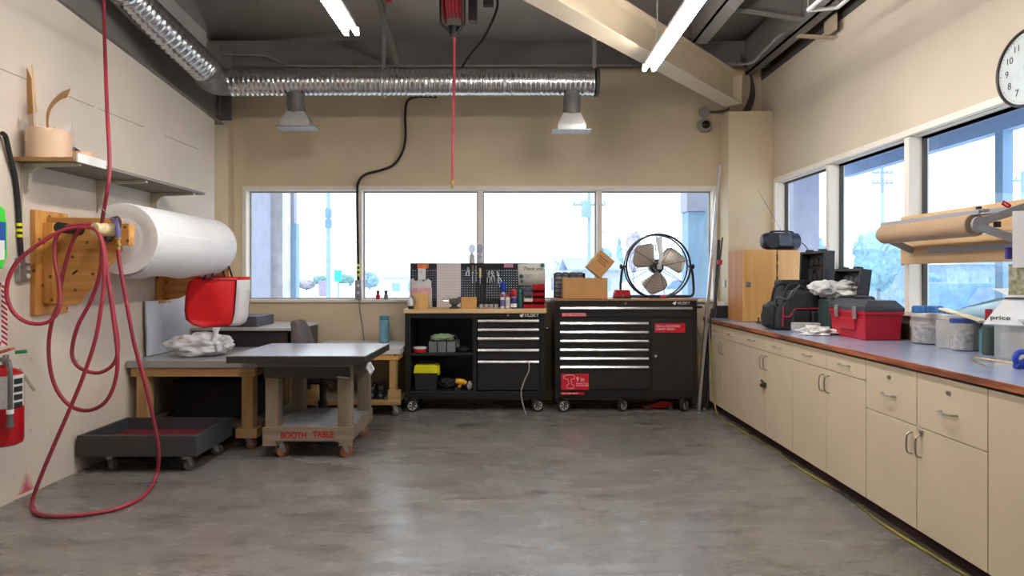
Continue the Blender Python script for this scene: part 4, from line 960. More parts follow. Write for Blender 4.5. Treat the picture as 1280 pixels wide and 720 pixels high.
text('emblem_lettering', 'HUSKY', .046, (fx(673.5), YC-.002, fz(394.2)), RF, M_wtext, t, align='RIGHT', sx=.98)
m = MB(); cx, cz = fx(651.6), fz(394.2)
for dx, dz_ in ((0, 0), (.02, .008), (.012, -.008)): m.add([(cx-.018+dx, YC-.001, cz+dz_), (cx-.006+dx, YC-.001, cz-.014+dz_), (cx+.006+dx, YC-.001, cz+dz_), (cx-.006+dx, YC-.001, cz+.012+dz_)], [(0, 1, 2, 3)])
m.build('emblem', M_wtext, t)
m = MB().tube(spline([(XB, YC+.1, fz(412)), (XB+.04, YC+.1, fz(412)), (XB+.04, YC+.4, fz(412)), (XB, YC+.4, fz(412))], 6), .01, 8); m.build('push_handle', M_chrome, t)
for x, y, a in ((517.5, YC+.05, 3.4), (669, YC+.05, .35), (516, YBk-.1, 2.9), (669, YBk-.1, -.3)):
    caster(t, fx(x), y, .137, .0625, M_rub, a, .04, True)
# pegboard
YP = 6.72
def px(x): return wx(x, YP)
def pz(y): return wz(y, YP)
pm = mat('pegboard_black', (30, 32, 40), .5, var=.08)
nt = pm.node_tree; N = nt.nodes; L = nt.links
g = N.new('ShaderNodeTexCoord'); sp = N.new('ShaderNodeSeparateXYZ'); L.new(g.outputs['Object'], sp.inputs[0])
def cell(o_):
    q = math_node(nt, 'FRACT', math_node(nt, 'DIVIDE', math_node(nt, 'ADD', o_, 10.0), .0262)); return math_node(nt, 'POWER', math_node(nt, 'SUBTRACT', q, .5), 2)
r2 = math_node(nt, 'ADD', cell(sp.outputs['X']), cell(sp.outputs['Z']))
hole = math_node(nt, 'LESS_THAN', r2, .010)
tb = N.new('ShaderNodeBsdfTransparent'); mxs = N.new('ShaderNodeMixShader'); L.new(hole, mxs.inputs[0]); L.new(N['Principled BSDF'].outputs[0], mxs.inputs[1]); L.new(tb.outputs[0], mxs.inputs[2]); L.new(mxs.outputs[0], N['Material Output'].inputs[0])
t = thing('pegboard', 'black pegboard standing at the back of the wood-topped tool chest', 'pegboard', (px(597), YP, fz(386.5)))
zlo = fz(386.5)
for xa, xb in ((515, 547), (576.5, 607), (607, 648), (648, 680.5)):
    m = MB().box(px(xa)+.004, px(xb)-.004, YP, YP+.004, zlo+.05, pz(337)); m.build('perforated_panel', pm, t)
m = MB().box(px(513), px(681), YP-.004, YP+.02, pz(337), pz(329)).box(px(513), px(681), YP-.004, YP+.02, zlo, zlo+.05)
for xx in (513, 545, 575, 605.5, 646.5, 679): m.box(px(xx), px(xx+2.4), YP-.004, YP+.02, zlo+.05, pz(337))
m.build('frame', M_chest, t)
# things fixed to or standing by the pegboard
Yq = YP-.008
def flat(name, x0, x1, y0, y1, m_, label, cat, Y=Yq, th=.002, grp=None, bev=0):
    m = MB().box(wx(x0, Y), wx(x1, Y), Y-th, Y, wz(y1, Y), wz(y0, Y)); o = m.build(name, m_, bevel=bev); tag(o, label, cat, grp); return o
lp = mat('lined_paper', (226, 218, 220), .8, var=.04); nt = lp.node_tree
sp = nt.nodes.new('ShaderNodeSeparateXYZ'); nt.links.new([n for n in nt.nodes if n.type == 'TEX_COORD'][0].outputs['Object'], sp.inputs[0])
q = math_node(nt, 'LESS_THAN', math_node(nt, 'FRACT', math_node(nt, 'DIVIDE', sp.outputs['Z'], .03)), .14)
mxn = nt.nodes.new('ShaderNodeMix'); mxn.data_type = 'RGBA'; b_ = nt.nodes['Principled BSDF']; src = b_.inputs['Base Color'].links[0].from_socket
nt.links.new(math_node(nt, 'MULTIPLY', q, .5), mxn.inputs['Factor']); nt.links.new(src, mxn.inputs[6]); mxn.inputs[7].default_value = (*lin((170, 160, 168)), 1); nt.links.new(mxn.outputs[2], b_.inputs['Base Color'])
flat('paper_sheet', 546, 576, 329.3, 384, lp, 'tall white lined sheet of paper on the pegboard', 'paper')
t = thing('hang_pack', 'white card pack with a red and yellow header hanging on the left of the pegboard', 'package', (px(527), Yq, pz(350)))
m = MB().box(px(522), px(536), Yq-.012, Yq, pz(335.5), pz(330)); m.build('header', mat('header_orange', (226, 60, 50), .5, var=.3, scale=30, col2=(232, 160, 60)), t)
m = MB().box(px(523), px(532.5), Yq-.02, Yq, pz(350), pz(335.5)); m.build('card', M_paper, t, bevel=.002)
m = MB().lathe([(.006, 0), (.006, .002)], (px(526.5), Yq-.0225, pz(340)), 'y', 12); m.build('print_mark', M_grey, t)
# thank-you card with teal magnets
t = thing('greeting_card', 'white greeting card with flowing lettering pinned on the right of the pegboard', 'card', (px(664), Yq, pz(355)))
Yk = Yq-.004
m = MB(); m.add([(px(647), Yk, pz(330)), (px(681), Yk, pz(328.5)), (px(681.5), Yk-.004, pz(355)), (px(648), Yk-.004, pz(356))], [(0, 1, 2, 3)]); o_ = m.build('card_sheet', mat('cream_card', (236, 232, 224), .7, var=.03), t); s_ = o_.modifiers.new('s', 'SOLIDIFY'); s_.thickness = .003
text('lettering', 'Thank you', .052, (px(653.5), Yk-.0075, pz(336)), RF, M_ink, t, shear=.35, sx=.95)
text('handwriting', 'for all your\nhelp', .02, (px(657), Yk-.0095, pz(345)), RF, M_grey, t, shear=.3)
for x, y, r in ((678, 331.5, .021), (651.5, 345.5, .021), (652.2, 351.5, .016)):
    m = MB().lathe([(r*.9, -.012), (r, -.008), (r, -.001)], (px(x), Yk-.004, pz(y)), 'y', 20); m.build('magnet', M_teal, t)
flat('price_tag', 630, 641.5, 328.8, 334.3, mat('pink_tag', (214, 150, 178), .6, var=.12, scale=40), 'pink paper tag on the top edge of the pegboard', 'tag', Y=YP-.006)
m = MB().cyl(W(646.5, 331, YP-.02), W(648.3, 321, YP-.02), .004, .002, 8); tag(m.build('marker_pen', mat('violet_grey', (110, 96, 130), .5)), 'thin grey pen sticking up at the corner of the greeting card', 'pen')
# hanging hand tools
def tool(label, x, y0, y1, hcol, hw=.009, split=.5, kind='screwdriver'):
    t = thing(kind, label, kind.replace('_', ' '), (px(x), Yq-.02, pz(y1)), 'hand tools on the pegboard')
    zt, zb = pz(y0), pz(y1); zm = zt+(zb-zt)*split
    m = MB().lathe([(hw*.6, zm), (hw, zm+.01), (hw*.85, zm+(zt-zm)*.5), (hw, zt-.008), (hw*.5, zt)], (px(x), Yq-.02, 0), 'z', 14); m.build('handle', hcol, t)
    m = MB().cyl((px(x), Yq-.02, zm+.005), (px(x), Yq-.02, zb), .004, seg=8); m.build('shaft', M_chrome, t)
    MB().tube([(px(x)-.012, YP, zm), (px(x)-.012, Yq-.03, zm), (px(x)+.012, Yq-.03, zm), (px(x)+.012, YP, zm)], .0025, 6).build('hook', M_chrome, t)
    return t
tool('wood-handled file hanging leftmost among the tools on the pegboard', 591, 331, 354, mat('file_handle', (150, 132, 110), .5), .008, .4, 'file')
tool('slim steel file hanging just left of the cream-handled screwdriver', 595.2, 332, 352, M_steel, .004, .45, 'file')
tool('cream-handled screwdriver hanging in the middle of the pegboard', 600.3, 335, 355, mat('cream_handle', (226, 206, 150), .4), .014, .62)
def pliers(label, x, y0, y1, ang):
    t = thing('pliers', label, 'pliers', (px(x), Yq-.02, pz(y1)), 'hand tools on the pegboard')
    R = Matrix.Translation((px(x), Yq-.02, pz((y0+y1)/2))) @ Matrix.Rotation(ang, 4, 'Y'); h = (pz(y0)-pz(y1))/2
    for s in (-1, 1):
        m = MB(); m.add([tuple(R @ Vector(p)) for p in ((0, 0, 0),)], []); 
        pts = spline([R @ Vector((s*-.002, 0, h)), R @ Vector((s*-.009, 0, h*.6)), R @ Vector((0, 0, h*.25)), R @ Vector((s*.014, 0, -h*.2)), R @ Vector((s*.013, 0, -h))], 4)
        m = MB().tube(pts, [.0035]*5+[.005]*6+[.006]*(len(pts)-11), 8); m.build('arm', M_steel, t)
    m = MB().lathe([(.009, -.004), (.009, .006)], R @ Vector((0, 0, h*.25)), 'y', 12); m.build('pivot', M_dark, t)
    MB().cyl((px(x), YP, pz((y0+y1)/2)), (px(x), Yq-.035, pz((y0+y1)/2)), .003, seg=8).build('hook', M_chrome, t)
pliers('small steel pliers hanging right of the cream-handled screwdriver', 611, 339, 354, .05)
pliers('second small steel pliers hanging just right of the first pair', 615.8, 338, 352, -.1)
pliers('pale long-nosed pliers hanging slanted above the blue trigger cap', 624, 339, 358, -.25)
pliers('short steel pliers hanging at the upper left of the tool row', 585, 334, 345, .1)
# on the wood top
ZW = fz(386.5)
def onx(x, Y): return wx(x, Y)
t = thing('parts_bag', 'white and pink printed bag standing at the left end of the pegboard', 'bag', (wx(526, 6.62), 6.62, ZW))
m = MB(); nx, nz_ = 8, 8; vs = []
for j in range(nz_+1):
    for i in range(nx+1):
        u, v = i/nx, j/nz_; z = ZW+(wz(350, 6.62)-ZW)*v+ (.018*math.sin(i*2.1) if j == nz_ else 0); x = wx(512.3+(28.2-1.5*v)*u, 6.62)
        vs.append((x, 6.62-.05*math.sin(PI*u)*(1-v*.8)-.004*math.sin(i*3+j*2), z))
m.add(vs, [(j*(nx+1)+i, j*(nx+1)+i+1, (j+1)*(nx+1)+i+1, (j+1)*(nx+1)+i) for j in range(nz_) for i in range(nx)]); o_ = m.build('front_film', M_filmw, t, angle=70); s_ = o_.modifiers.new('s', 'SOLIDIFY'); s_.thickness = .04; s_.offset = -1
m = MB(); vs = []
for j, v in enumerate((.5, .6, .72)):
    for i in range(nx+1):
        u = i/nx; vs.append((wx(512.6+27.4*u, 6.62), 6.612-.05*math.sin(PI*u)*(1-v*.8), ZW+(wz(350, 6.62)-ZW)*v))
m.add(vs, [(j*(nx+1)+i, j*(nx+1)+i+1, (j+1)*(nx+1)+i+1, (j+1)*(nx+1)+i) for j in range(2) for i in range(nx)]); m.build('pink_print', mat('pink_print', (226, 172, 178), .5, var=.2, scale=50), t, angle=70)
def wbox(name, x0, x1, ytop, Y0, Y1, m_, label, cat, z0=None, bev=.003):
    z0 = ZW if z0 is None else z0
    m = MB().box(wx(x0, Y0), wx(x1, Y0), Y0, Y1, z0, wz(ytop, Y0)); o = m.build(name, m_, bevel=bev); return tag(o, label, cat)
wbox('wooden_block', 514.5, 535, 366.5, 6.40, 6.5, M_ply, 'orange-brown wooden block at the left end of the wood top', 'block')
wbox('wooden_box', 576.5, 595.5, 371.5, 6.42, 6.52, mat('tan_box', (206, 158, 92), .6, var=.06), 'small tan box standing before the pegboard right of the lined paper', 'box')
t = thing('spray_bottle', 'small white bottle with a grey trigger at the left end of the wood top', 'bottle', (wx(513.5, 6.36), 6.36, ZW))
m = MB().lathe([(.026, ZW), (.03, ZW+.006), (.03, ZW+.03)], (wx(513.5, 6.36), 6.36, 0), 'z', 18); m.build('base_cup', M_ink, t)
m = MB().lathe([(.028, ZW+.03), (.032, ZW+.05), (.03, ZW+.09), (.018, ZW+.115), (.016, ZW+.13)], (wx(513.5, 6.36), 6.36, 0), 'z', 18); m.build('body', M_white, t)
m = MB().tube(spline([(wx(515, 6.36), 6.34, ZW+.125), (wx(518, 6.36), 6.33, ZW+.12), (wx(519.5, 6.36), 6.33, ZW+.09), (wx(520, 6.36), 6.33, ZW+.05)], 5), .012, 10); m.build('trigger', M_galv, t)
t = thing('bench_vise', 'small dark bench vise standing before the lined paper', 'vise', (wx(568, 6.45), 6.45, ZW))
xv = wx(568, 6.45)
m = MB().lathe([(.055, ZW), (.055, ZW+.012), (.03, ZW+.02), (.03, ZW+.04), (.045, ZW+.045), (.045, ZW+.06)], (xv, 6.45, 0), 'z', 22); m.build('base', M_dark, t)
m = MB().box(xv-.02, xv+.03, 6.41, 6.49, ZW+.06, ZW+.105).box(xv+.035, xv+.06, 6.405, 6.495, ZW+.055, ZW+.118).box(xv-.05, xv-.015, 6.405, 6.495, ZW+.05, ZW+.1); m.build('jaws', mat('vise_grey', (120, 116, 108), .4, .6), t, bevel=.004)
m = MB().cyl((xv-.12, 6.45, ZW+.075), (xv-.05, 6.45, ZW+.075), .009, seg=10).cyl((xv-.112, 6.42, ZW+.05), (xv-.112, 6.48, ZW+.10), .005, seg=8); m.build('screw_handle', M_steel, t)
for k, x in enumerate((601.5, 607.8, 614, 620.3)):
    xx = wx(x, 6.5); pl = ('leftmost in the row of four squat jars by the tan box', 'second from the tan box in the row of four squat jars', 'third from the tan box in the row of four squat jars', 'last in the row of four squat jars beside the red-capped bottles')[k]
    if k == 0:
        t0 = t = thing('squat_jar', 'squat dark-lidded jar, '+pl, 'jar', (xx, 6.5, ZW), 'squat jars on the wood top')
        m = MB().lathe([(.018, ZW), (.023, ZW+.004), (.023, ZW+.04), (.02, ZW+.045)], (xx, 6.5, 0), 'z', 18); m.build('glass', mat('jar_grey', (176, 178, 176), .2), t)
        m = MB().lathe([(.024, ZW+.043), (.025, ZW+.046), (.025, ZW+.066), (.022, ZW+.07)], (xx, 6.5, 0), 'z', 18); m.build('lid', mat('jar_lid', (34, 40, 36), .4), t)
    else:
        c_ = t0.copy(); C.objects.link(c_); c_.location = (xx, 6.5, ZW); c_['label'] = 'squat dark-lidded jar, '+pl
        for ch in t0.children: d_ = ch.copy(); C.objects.link(d_); d_.parent = c_
xx = wx(612, 6.42); m = MB().box(wx(603, 6.42), wx(611, 6.42), 6.4, 6.44, ZW, ZW+.012); tag(m.build('eraser', mat('dull_pink', (190, 130, 126), .7), bevel=.003), 'small pinkish stick lying in front of the squat jars', 'stick')
def bottle(label, x, ytop, col, capcol, r, labcol=None, shoulder=.8, Y=6.46):
    xx = wx(x, Y); H = wz(ytop, Y)-ZW; t = thing('bottle', label, 'bottle', (xx, Y, ZW), 'bottles on the wood top')
    m = MB().lathe([(r*.8, ZW), (r, ZW+.005), (r, ZW+H*(shoulder-.1)), (r*.55, ZW+H*shoulder), (r*.5, ZW+H*shoulder+.005)], (xx, Y, 0), 'z', 22); m.build('body', col, t)
    m = MB().lathe([(r*.62, ZW+H*shoulder), (r*.66, ZW+H*shoulder+.004), (r*.6, ZW+H-.003), (r*.4, ZW+H)], (xx, Y, 0), 'z', 18); m.build('cap', capcol, t)
    if labcol: m = MB().lathe([(r+.0008, ZW+H*.15), (r+.0008, ZW+H*.6)], (xx, Y, 0), 'z', 22); m.build('sticker', labcol, t)
bottle('white bottle with a red cap and violet label, left of the two red-capped bottles', 628, 367.5, M_white, M_red, .022, mat('violet_label', (110, 100, 160), .5))
bottle('plain white bottle with a red cap, right of the two red-capped bottles', 634.8, 367.5, M_white, M_red, .024, mat('plain_label', (224, 220, 224), .5))
xx = wx(629, 6.6); t = thing('spray_bottle', 'blue spray trigger bottle behind the red-capped white bottles', 'bottle', (xx, 6.6, ZW))
m = MB().lathe([(.03, ZW), (.03, ZW+.14), (.014, ZW+.17)], (xx, 6.6, 0), 'z', 18); m.build('body', mat('clear_blue', (150, 170, 200), .2), t)
m = MB().lathe([(.018, ZW+.165), (.024, ZW+.17), (.024, wz(353.5, 6.6)), (.012, wz(352, 6.6))], (xx, 6.6, 0), 'z', 16).bar((xx, 6.6, wz(354, 6.6)), (xx-.05, 6.55, wz(355.5, 6.6)), .015, .015); m.build('trigger_head', mat('trigger_blue', (30, 66, 180), .4), t)
xx = wx(642.3, 6.44); t = thing('spray_can', 'blue spray can with a big round red cap before the pegboard', 'spray can', (xx, 6.44, ZW))
m = MB().lathe([(.030, ZW), (.033, ZW+.004), (.033, ZW+.125), (.026, ZW+.137)], (xx, 6.44, 0), 'z', 24); cn = m.build('can', mat('can_blue', (40, 44, 120), .3, .3), t)
m = MB().lathe([(.0335, ZW+.012), (.0335, ZW+.05)], (xx, 6.44, 0), 'z', 24); m.build('white_band', M_white, cn)
m = MB().lathe([(.0335, ZW+.108), (.0335, ZW+.122)], (xx, 6.44, 0), 'z', 24); m.build('orange_band', mat('band_orange', (214, 110, 60), .4), cn)
m = MB().lathe([(.03, ZW+.136), (.036, ZW+.14), (.037, ZW+.165), (.03, ZW+.188), (.012, ZW+.196)], (xx, 6.44, 0), 'z', 24); m.build('cap', M_red, t)
xx = wx(649.8, 6.5); t = thing('spray_can', 'teal spray can between the blue can and the red parts organiser', 'spray can', (xx, 6.5, ZW))
m = MB().lathe([(.026, ZW), (.029, ZW+.004), (.029, ZW+.14), (.02, ZW+.155)], (xx, 6.5, 0), 'z', 22); m.build('can', mat('can_teal', (18, 92, 88), .35, .2), t)
m = MB().lathe([(.02, ZW+.155), (.024, ZW+.158), (.022, ZW+.19), (.016, ZW+.195)], (xx, 6.5, 0), 'z', 18); m.build('cap', M_teal, t)
# red and grey parts organiser: open stacking bins
t = thing('parts_bins', 'stack of red and grey open parts bins at the right end of the wood top', 'parts bins', (wx(668, 6.5), 6.5, ZW))
def obin(xa, xb, ya, yb, Y, m_, nm='bin'):
    x0, x1, z1, z0 = wx(xa, Y), wx(xb, Y), wz(ya, Y), max(ZW, wz(yb, Y)); th = .003
    m = MB().box(x0, x1, Y, Y+.12, z0, z0+th).prism([(Y, z0), (Y+.12, z0), (Y+.12, z1), (Y+.05, z1), (Y-.012, z0+(z1-z0)*.55)], 'x', x0, x0+th).prism([(Y, z0), (Y+.12, z0), (Y+.12, z1), (Y+.05, z1), (Y-.012, z0+(z1-z0)*.55)], 'x', x1-th, x1).box(x0, x1, Y+.117, Y+.12, z0, z1)
    m.prism([(Y, z0), (Y+th, z0), (Y-.009, z0+(z1-z0)*.55), (Y-.013, z0+(z1-z0)*.55)], 'x', x0, x1); m.build(nm, m_, t)
for k, (ya, yb) in enumerate(((355.5, 362.5), (362.5, 369.5), (369.5, 377), (377, 385))): obin(666, 681, ya, yb, 6.48, M_redpl)
gm_ = mat('slate_bin', (96, 92, 108), .5, var=.1)
obin(654.5, 665.8, 361, 369.5, 6.48, gm_); obin(655, 665.8, 369.5, 377, 6.48, M_white); obin(654, 665.8, 377, 385, 6.48, M_redpl)
# two clear bottles with round heads standing on the sill behind
for x, lab in ((590, 'clear glass ornament with a round head, left of the pair above the pegboard'), (600, 'clear glass ornament with a round head in front of the window mullion')):
    Yb = YP+.008; xx = wx(x, Yb); zb = pz(329); t = thing('glass_ornament', lab, 'ornament', (xx, Yb, zb), 'glass ornaments on the pegboard')
    m = MB().lathe([(.022, zb), (.03, zb+.004), (.032, zb+.035), (.024, zb+.055), (.03, zb+.075), (.018, zb+.095), (.012, zb+.105)], (xx, Yb, 0), 'z', 20); m.build('base', mat('milky_glass', (196, 194, 204), .25, alpha=.9), t)
    m = MB().lathe([(.012, zb+.105), (.03, zb+.125), (.038, zb+.15), (.034, zb+.18), (.018, zb+.2), (.003, zb+.204)], (xx, Yb, 0), 'z', 20); m.build('globe', mat('thin_glass', (172, 184, 206), .06, alpha=.55), t)
# in the open bays
zs = fz(441.5)+.001; zl = fz(489)+.001
t = thing('tape_roll', 'roll of white tape on a red core on the upper shelf of the open chest', 'tape roll', (fx(525), 6.42, zs))
Yl = 6.40
m = MB().lathe([(.03, zs), (.066, zs+.002), (.066, zs+.032), (.03, zs+.034)], (wx(525, Yl), Yl, 0), 'z', 30); m.build('red_side', M_red, t)
m = MB().lathe([(.028, zs+.034), (.068, zs+.034), (.068, zs+.05), (.028, zs+.05)], (wx(525, Yl), Yl, 0), 'z', 30); m.build('white_side', M_white, t)
t = thing('tool_caddy', 'grey divided caddy on the upper shelf of the open chest', 'caddy', (wx(553, Yl), Yl, zs))
m = MB(); x0 = wx(536.5, Yl)
for k in range(3):
    a = x0+k*.092; m.box(a, a+.082, Yl-.04, Yl-.034, zs, zs+.108).box(a, a+.005, Yl-.034, Yl+.1, zs, zs+.108).box(a+.077, a+.082, Yl-.034, Yl+.1, zs, zs+.108).box(a, a+.082, Yl-.034, Yl+.1, zs, zs+.005)
m.box(x0, x0+.3, Yl+.1, Yl+.106, zs, zs+.115); m.build('tray', M_grey, t, bevel=.002)
m = MB().tube(spline([(x0+.05, Yl+.03, zs+.09), (x0+.06, Yl+.03, zs+.17), (x0+.25, Yl+.03, zs+.17), (x0+.29, Yl+.03, zs+.09)], 5), .006, 8); m.build('handle', M_dark, t)
m = MB().blob((wx(553, Yl), Yl+.02, zs+.145), (.12, .07, .034), 9, .35, 2.6, 4); tag(m.build('green_cloth', mat('sage_cloth', (150, 176, 138), .9, var=.1, bump=.3, bscale=60), angle=80), 'crumpled sage green cloth lying over the grey caddy', 'cloth')
m = MB().blob((wx(580, Yl+.05), Yl+.08, zs+.02), (.08, .07, .03), 5, .3, 3, 3, flat=.02); tag(m.build('cable_coil', M_rub, angle=60), 'dark heap of cable right of the grey caddy', 'cable')
t = thing('tool_box', 'black tool box with a bright yellow lid on the bottom shelf of the open chest', 'tool box', (wx(533, Yl), Yl, zl))
xa, xb = wx(517.5, 6.36), wx(547, 6.36)
m = MB().prism([(xa+.012, zl), (xb-.012, zl), (xb-.004, wz(466, 6.36)), (xa+.004, wz(466, 6.36))], 'y', 6.36, 6.56); m.build('body', M_blkplastic, t, bevel=.004)
m = MB().prism([(xa-.004, wz(466.5, 6.36)), (xb+.004, wz(466.5, 6.36)), (xb-.004, wz(457.5, 6.36)), (xb-.02, wz(456.5, 6.36)), (xa+.02, wz(456.5, 6.36)), (xa+.006, wz(457.5, 6.36))], 'y', 6.35, 6.57); ld = m.build('lid', M_yel, t, bevel=.004)
m = MB().tube(spline([(xa+.05, 6.46, wz(457, 6.36)), (xa+.06, 6.46, wz(453.5, 6.36)), (xb-.06, 6.46, wz(453.5, 6.36)), (xb-.05, 6.46, wz(457, 6.36))], 5), .01, 8); m.build('handle', M_blkplastic, ld)
m = MB().box(xb-.012, xb+.012, 6.42, 6.50, wz(470, 6.36), wz(458, 6.36)); m.build('latch', M_yel, t)
t = thing('cordless_drill', 'yellow and black cordless drill lying on the bottom shelf of the open chest', 'drill', (wx(577, 6.38), 6.38, zl))
P_ = lambda x, y: W(x, y, 6.38)
m = MB().tube([P_(569.5, 476), P_(573, 476.5), P_(579, 477.5), P_(583, 479)], [.022, .03, .03, .02], 16).tube([P_(577, 478), P_(574.5, 483), P_(572.5, 486)], [.018, .015, .017], 12); m.build('housing', M_dewalt, t, angle=60)
m = MB().tube([P_(583, 479), P_(585.2, 479.6)], [.016, .01], 12); m.build('chuck', M_blkplastic, t); MB().obox(W(572.5, 486.6, 6.38)+Vector((0, 0, .005)), (.06, .07, .035)).build('battery', M_blkplastic, t, bevel=.004)
m = MB().blob(W(588, 482, 6.39)+Vector((-.005, 0, 0)), (.03, .035, .045), 6, .2, 2.2, 3); tag(m.build('white_rag', M_filmw, angle=80), 'small white rag at the right of the bottom shelf of the open chest', 'rag')
m = MB().blob((wx(560, 6.5), 6.5, zl+.05), (.09, .08, .05), 12, .4, 2.5, 4, flat=.05); tag(m.build('cable_coil', M_rub, angle=60), 'dark tangled cable between the yellow-lidded box and the drill', 'cable')
# white cord hanging from the lowest drawer handle
m = MB().tube(spline([W(660, 451, 6.25), W(661.5, 456, 6.24), W(660.5, 465, 6.24), W(655, 477, 6.24), W(651.5, 490, 6.24), W(653, 503, 6.24), W(657, 516, 6.24), W(659, 519.5, 6.22)], 7), .006, 8); tag(m.build('charging_cable', mat('cord_grey', (178, 172, 168), .5)), 'pale cord hanging from the lowest drawer handle of the open chest', 'cord')

# ================================================================= closed tool chest with the fan on top
XA, XB = fx(693.5), fx(871.5); ZT = fz(376); ZBt = fz(497)
t = thing('tool_chest', 'black rolling tool chest with red labels standing under the fan', 'tool chest', ((XA+XB)/2, 6.55, 0), 'rolling tool chests')
m = MB().box(XA, XB, YC, YBk, ZBt, ZT); m.build('carcass', M_chest, t, bevel=.006)
m = MB().box(XA-.005, XB+.005, YC-.012, YBk+.005, ZT, fz(373.8)); m.build('wood_top', M_btop2, t, bevel=.003)
def drawer(xa, xb, ya, yb, hy_, hx0, hx1):
    m = MB().box(fx(xa), fx(xb), YC-.012, YC+.3, fz(yb), fz(ya)); dr = m.build('drawer', M_chest2, t, bevel=.003)
    if hy_:
        zh = fz(hy_); m = MB(); m.prism([(YC-.012, zh-.013), (YC-.034, zh-.013), (YC-.038, zh-.004), (YC-.03, zh+.011), (YC-.012, zh+.014)], 'x', fx(hx0), fx(hx1)); m.build('handle', M_steel, dr)
    return dr
d0 = drawer(699, 866, 382.3, 396, 385.2, 700, 864.5)
hy = [404, 415, 426, 437, 447.8, 458.5]
for i, a in enumerate(hy):
    b_ = (hy[1:]+[489.5])[i]; dl = drawer(699, 811, a-2.4, b_-3, a, 700, 810)
m = MB().box(fx(815), fx(866), YC-.012, YC+.02, fz(489), fz(399)); dr = m.build('door', M_chest2, t, bevel=.003)
m = MB().box(fx(823), fx(829), YC-.016, YC-.011, fz(452.5), fz(438)); m.build('latch_recess', M_ink, dr, bevel=.002)
m = MB().lathe([(.014, -.022), (.016, -.01)], (fx(819), YC, fz(444.8)), 'y', 16); m.build('lock', M_chrome, dr)
m = MB().lathe([(.012, -.012), (.014, 0)], (fx(782), YC, fz(379)), 'y', 16); m.build('lock', M_chrome, t)
text('emblem_lettering', 'HUSKY', .04, (fx(862.5), YC-.002, fz(379)), RF, M_wtext, t, align='RIGHT', sx=.98)
m = MB(); cx, cz = fx(842.8), fz(379)
for dx, dz_ in ((0, 0), (.018, .008), (.011, -.007)): m.add([(cx-.018+dx, YC-.001, cz+dz_), (cx-.006+dx, YC-.001, cz-.013+dz_), (cx+.006+dx, YC-.001, cz+dz_), (cx-.006+dx, YC-.001, cz+.011+dz_)], [(0, 1, 2, 3)])
m.build('emblem', M_wtext, t)
Ys = YC-.0135
def sticker(x0, x1, y0, y1, lines, size, lx, sx=1.):
    m = MB().box(fx(x0), fx(x1), Ys-.0006, Ys+.0006, fz(y1), fz(y0)); s_ = m.build('red_label', M_lab, t)
    for (y, body) in lines: text('lettering', body, size, (fx(lx), Ys-.001, fz(y)), RF, M_wtext, s_, ext=.0003, sx=sx)
    return s_
sticker(702, 732.5, 391, 395.6, ((392.3, 'FULL LENGTH TOP DRAWER'), (394.3, 'SOFT CLOSE FULL EXTENSION')), .0185, 703, .95)
sticker(818, 856, 404, 415.5, ((407.6, '1524 mm ADJUSTABLE'), (411.2, 'CABINET HEIGHT')), .029, 819, .86)
s_ = sticker(701.5, 735.5, 467, 487, ((474, '9 in'),), .062, 720, .9)
text('lettering', 'POWER TOOL\nDRAWER DEEP', .019, (fx(720), Ys-.001, fz(480.5)), RF, M_wtext, s_, ext=.0003)
m = MB(); dl_ = lambda x, y: (fx(x), Ys-.002, fz(y))
for line in (((704, 470), (709, 468.5), (716, 468.5), (718, 470), (717.5, 473), (713.5, 474), (714.5, 480), (717, 481), (717, 485), (708.5, 485), (708.5, 481), (711, 480), (709.5, 474), (704, 472.5), (704, 470)),):
    m.tube([dl_(*p) for p in line], .0022, 6)
m.build('drill_outline', M_wtext, s_)
sticker(701, 730, 490, 493, ((491.5, 'STEEL FRAME CABINET'),), .016, 702)
m = MB().tube(spline([(XB, YC+.08, fz(384)), (XB+.06, YC+.06, fz(384)), (XB+.06, YC+.42, fz(384)), (XB, YC+.42, fz(384))], 6), .013, 8); m.build('push_handle', M_blkplastic, t)
m = MB().box(XA+.03, XB-.03, YC+.02, YBk-.02, .135, ZBt); m.build('base_frame', M_dark, t)
for x, y, a in ((708, YC+.05, 3.35), (777, YC+.05, .7), (855, YC+.05, .8), (706, YBk-.1, 2.9), (856, YBk-.1, -.4)):
    caster(t, fx(x), y, .137, .0625, M_rub, a, .04, True)
ZC = fz(373.8)
# on its top
Yt2 = 6.5
m = MB(); x0, x1 = wx(704.5, 6.42), wx(759.5, 6.42); zt_ = wz(347.5, 6.42)
m.box(x0, x1, 6.42, 6.424, ZC, zt_).box(x0, x1, 6.676, 6.68, ZC, zt_).box(x0, x0+.004, 6.424, 6.676, ZC, zt_).box(x1-.004, x1, 6.424, 6.676, ZC, zt_).box(x0, x1, 6.42, 6.68, ZC, ZC+.004)
tag(m.build('cardboard_box', M_card), 'wide open cardboard box on the closed tool chest', 'box')
c_ = W(749.5, 330.5, 6.50); R = Matrix.Rotation(math.radians(40), 3, 'Y')
t = thing('cardboard_box', 'small tilted cardboard box standing on its corner in the wide box', 'box', c_)
m = MB().obox(c_, (.185, .185, .225), R); m.build('carton', M_card, t, bevel=.003)
m = MB()
for k, (px_, pz_, w_) in enumerate(((-.01, .06, .12), (-.01, .035, .09), (.0, .01, .11))): m.obox(c_+R @ Vector((px_, -.0935, pz_)), (w_, .001, .01), R)
m.build('brown_print', mat('brown_print', (120, 70, 40), .8), t)
t = thing('drawer_organizer', 'black small-parts organiser half hidden behind the wide cardboard box', 'organiser', (wx(712, 6.7), 6.7, ZC))
x0, x1, zt_ = wx(692.5, 6.69), wx(731.5, 6.69), wz(341.5, 6.69)
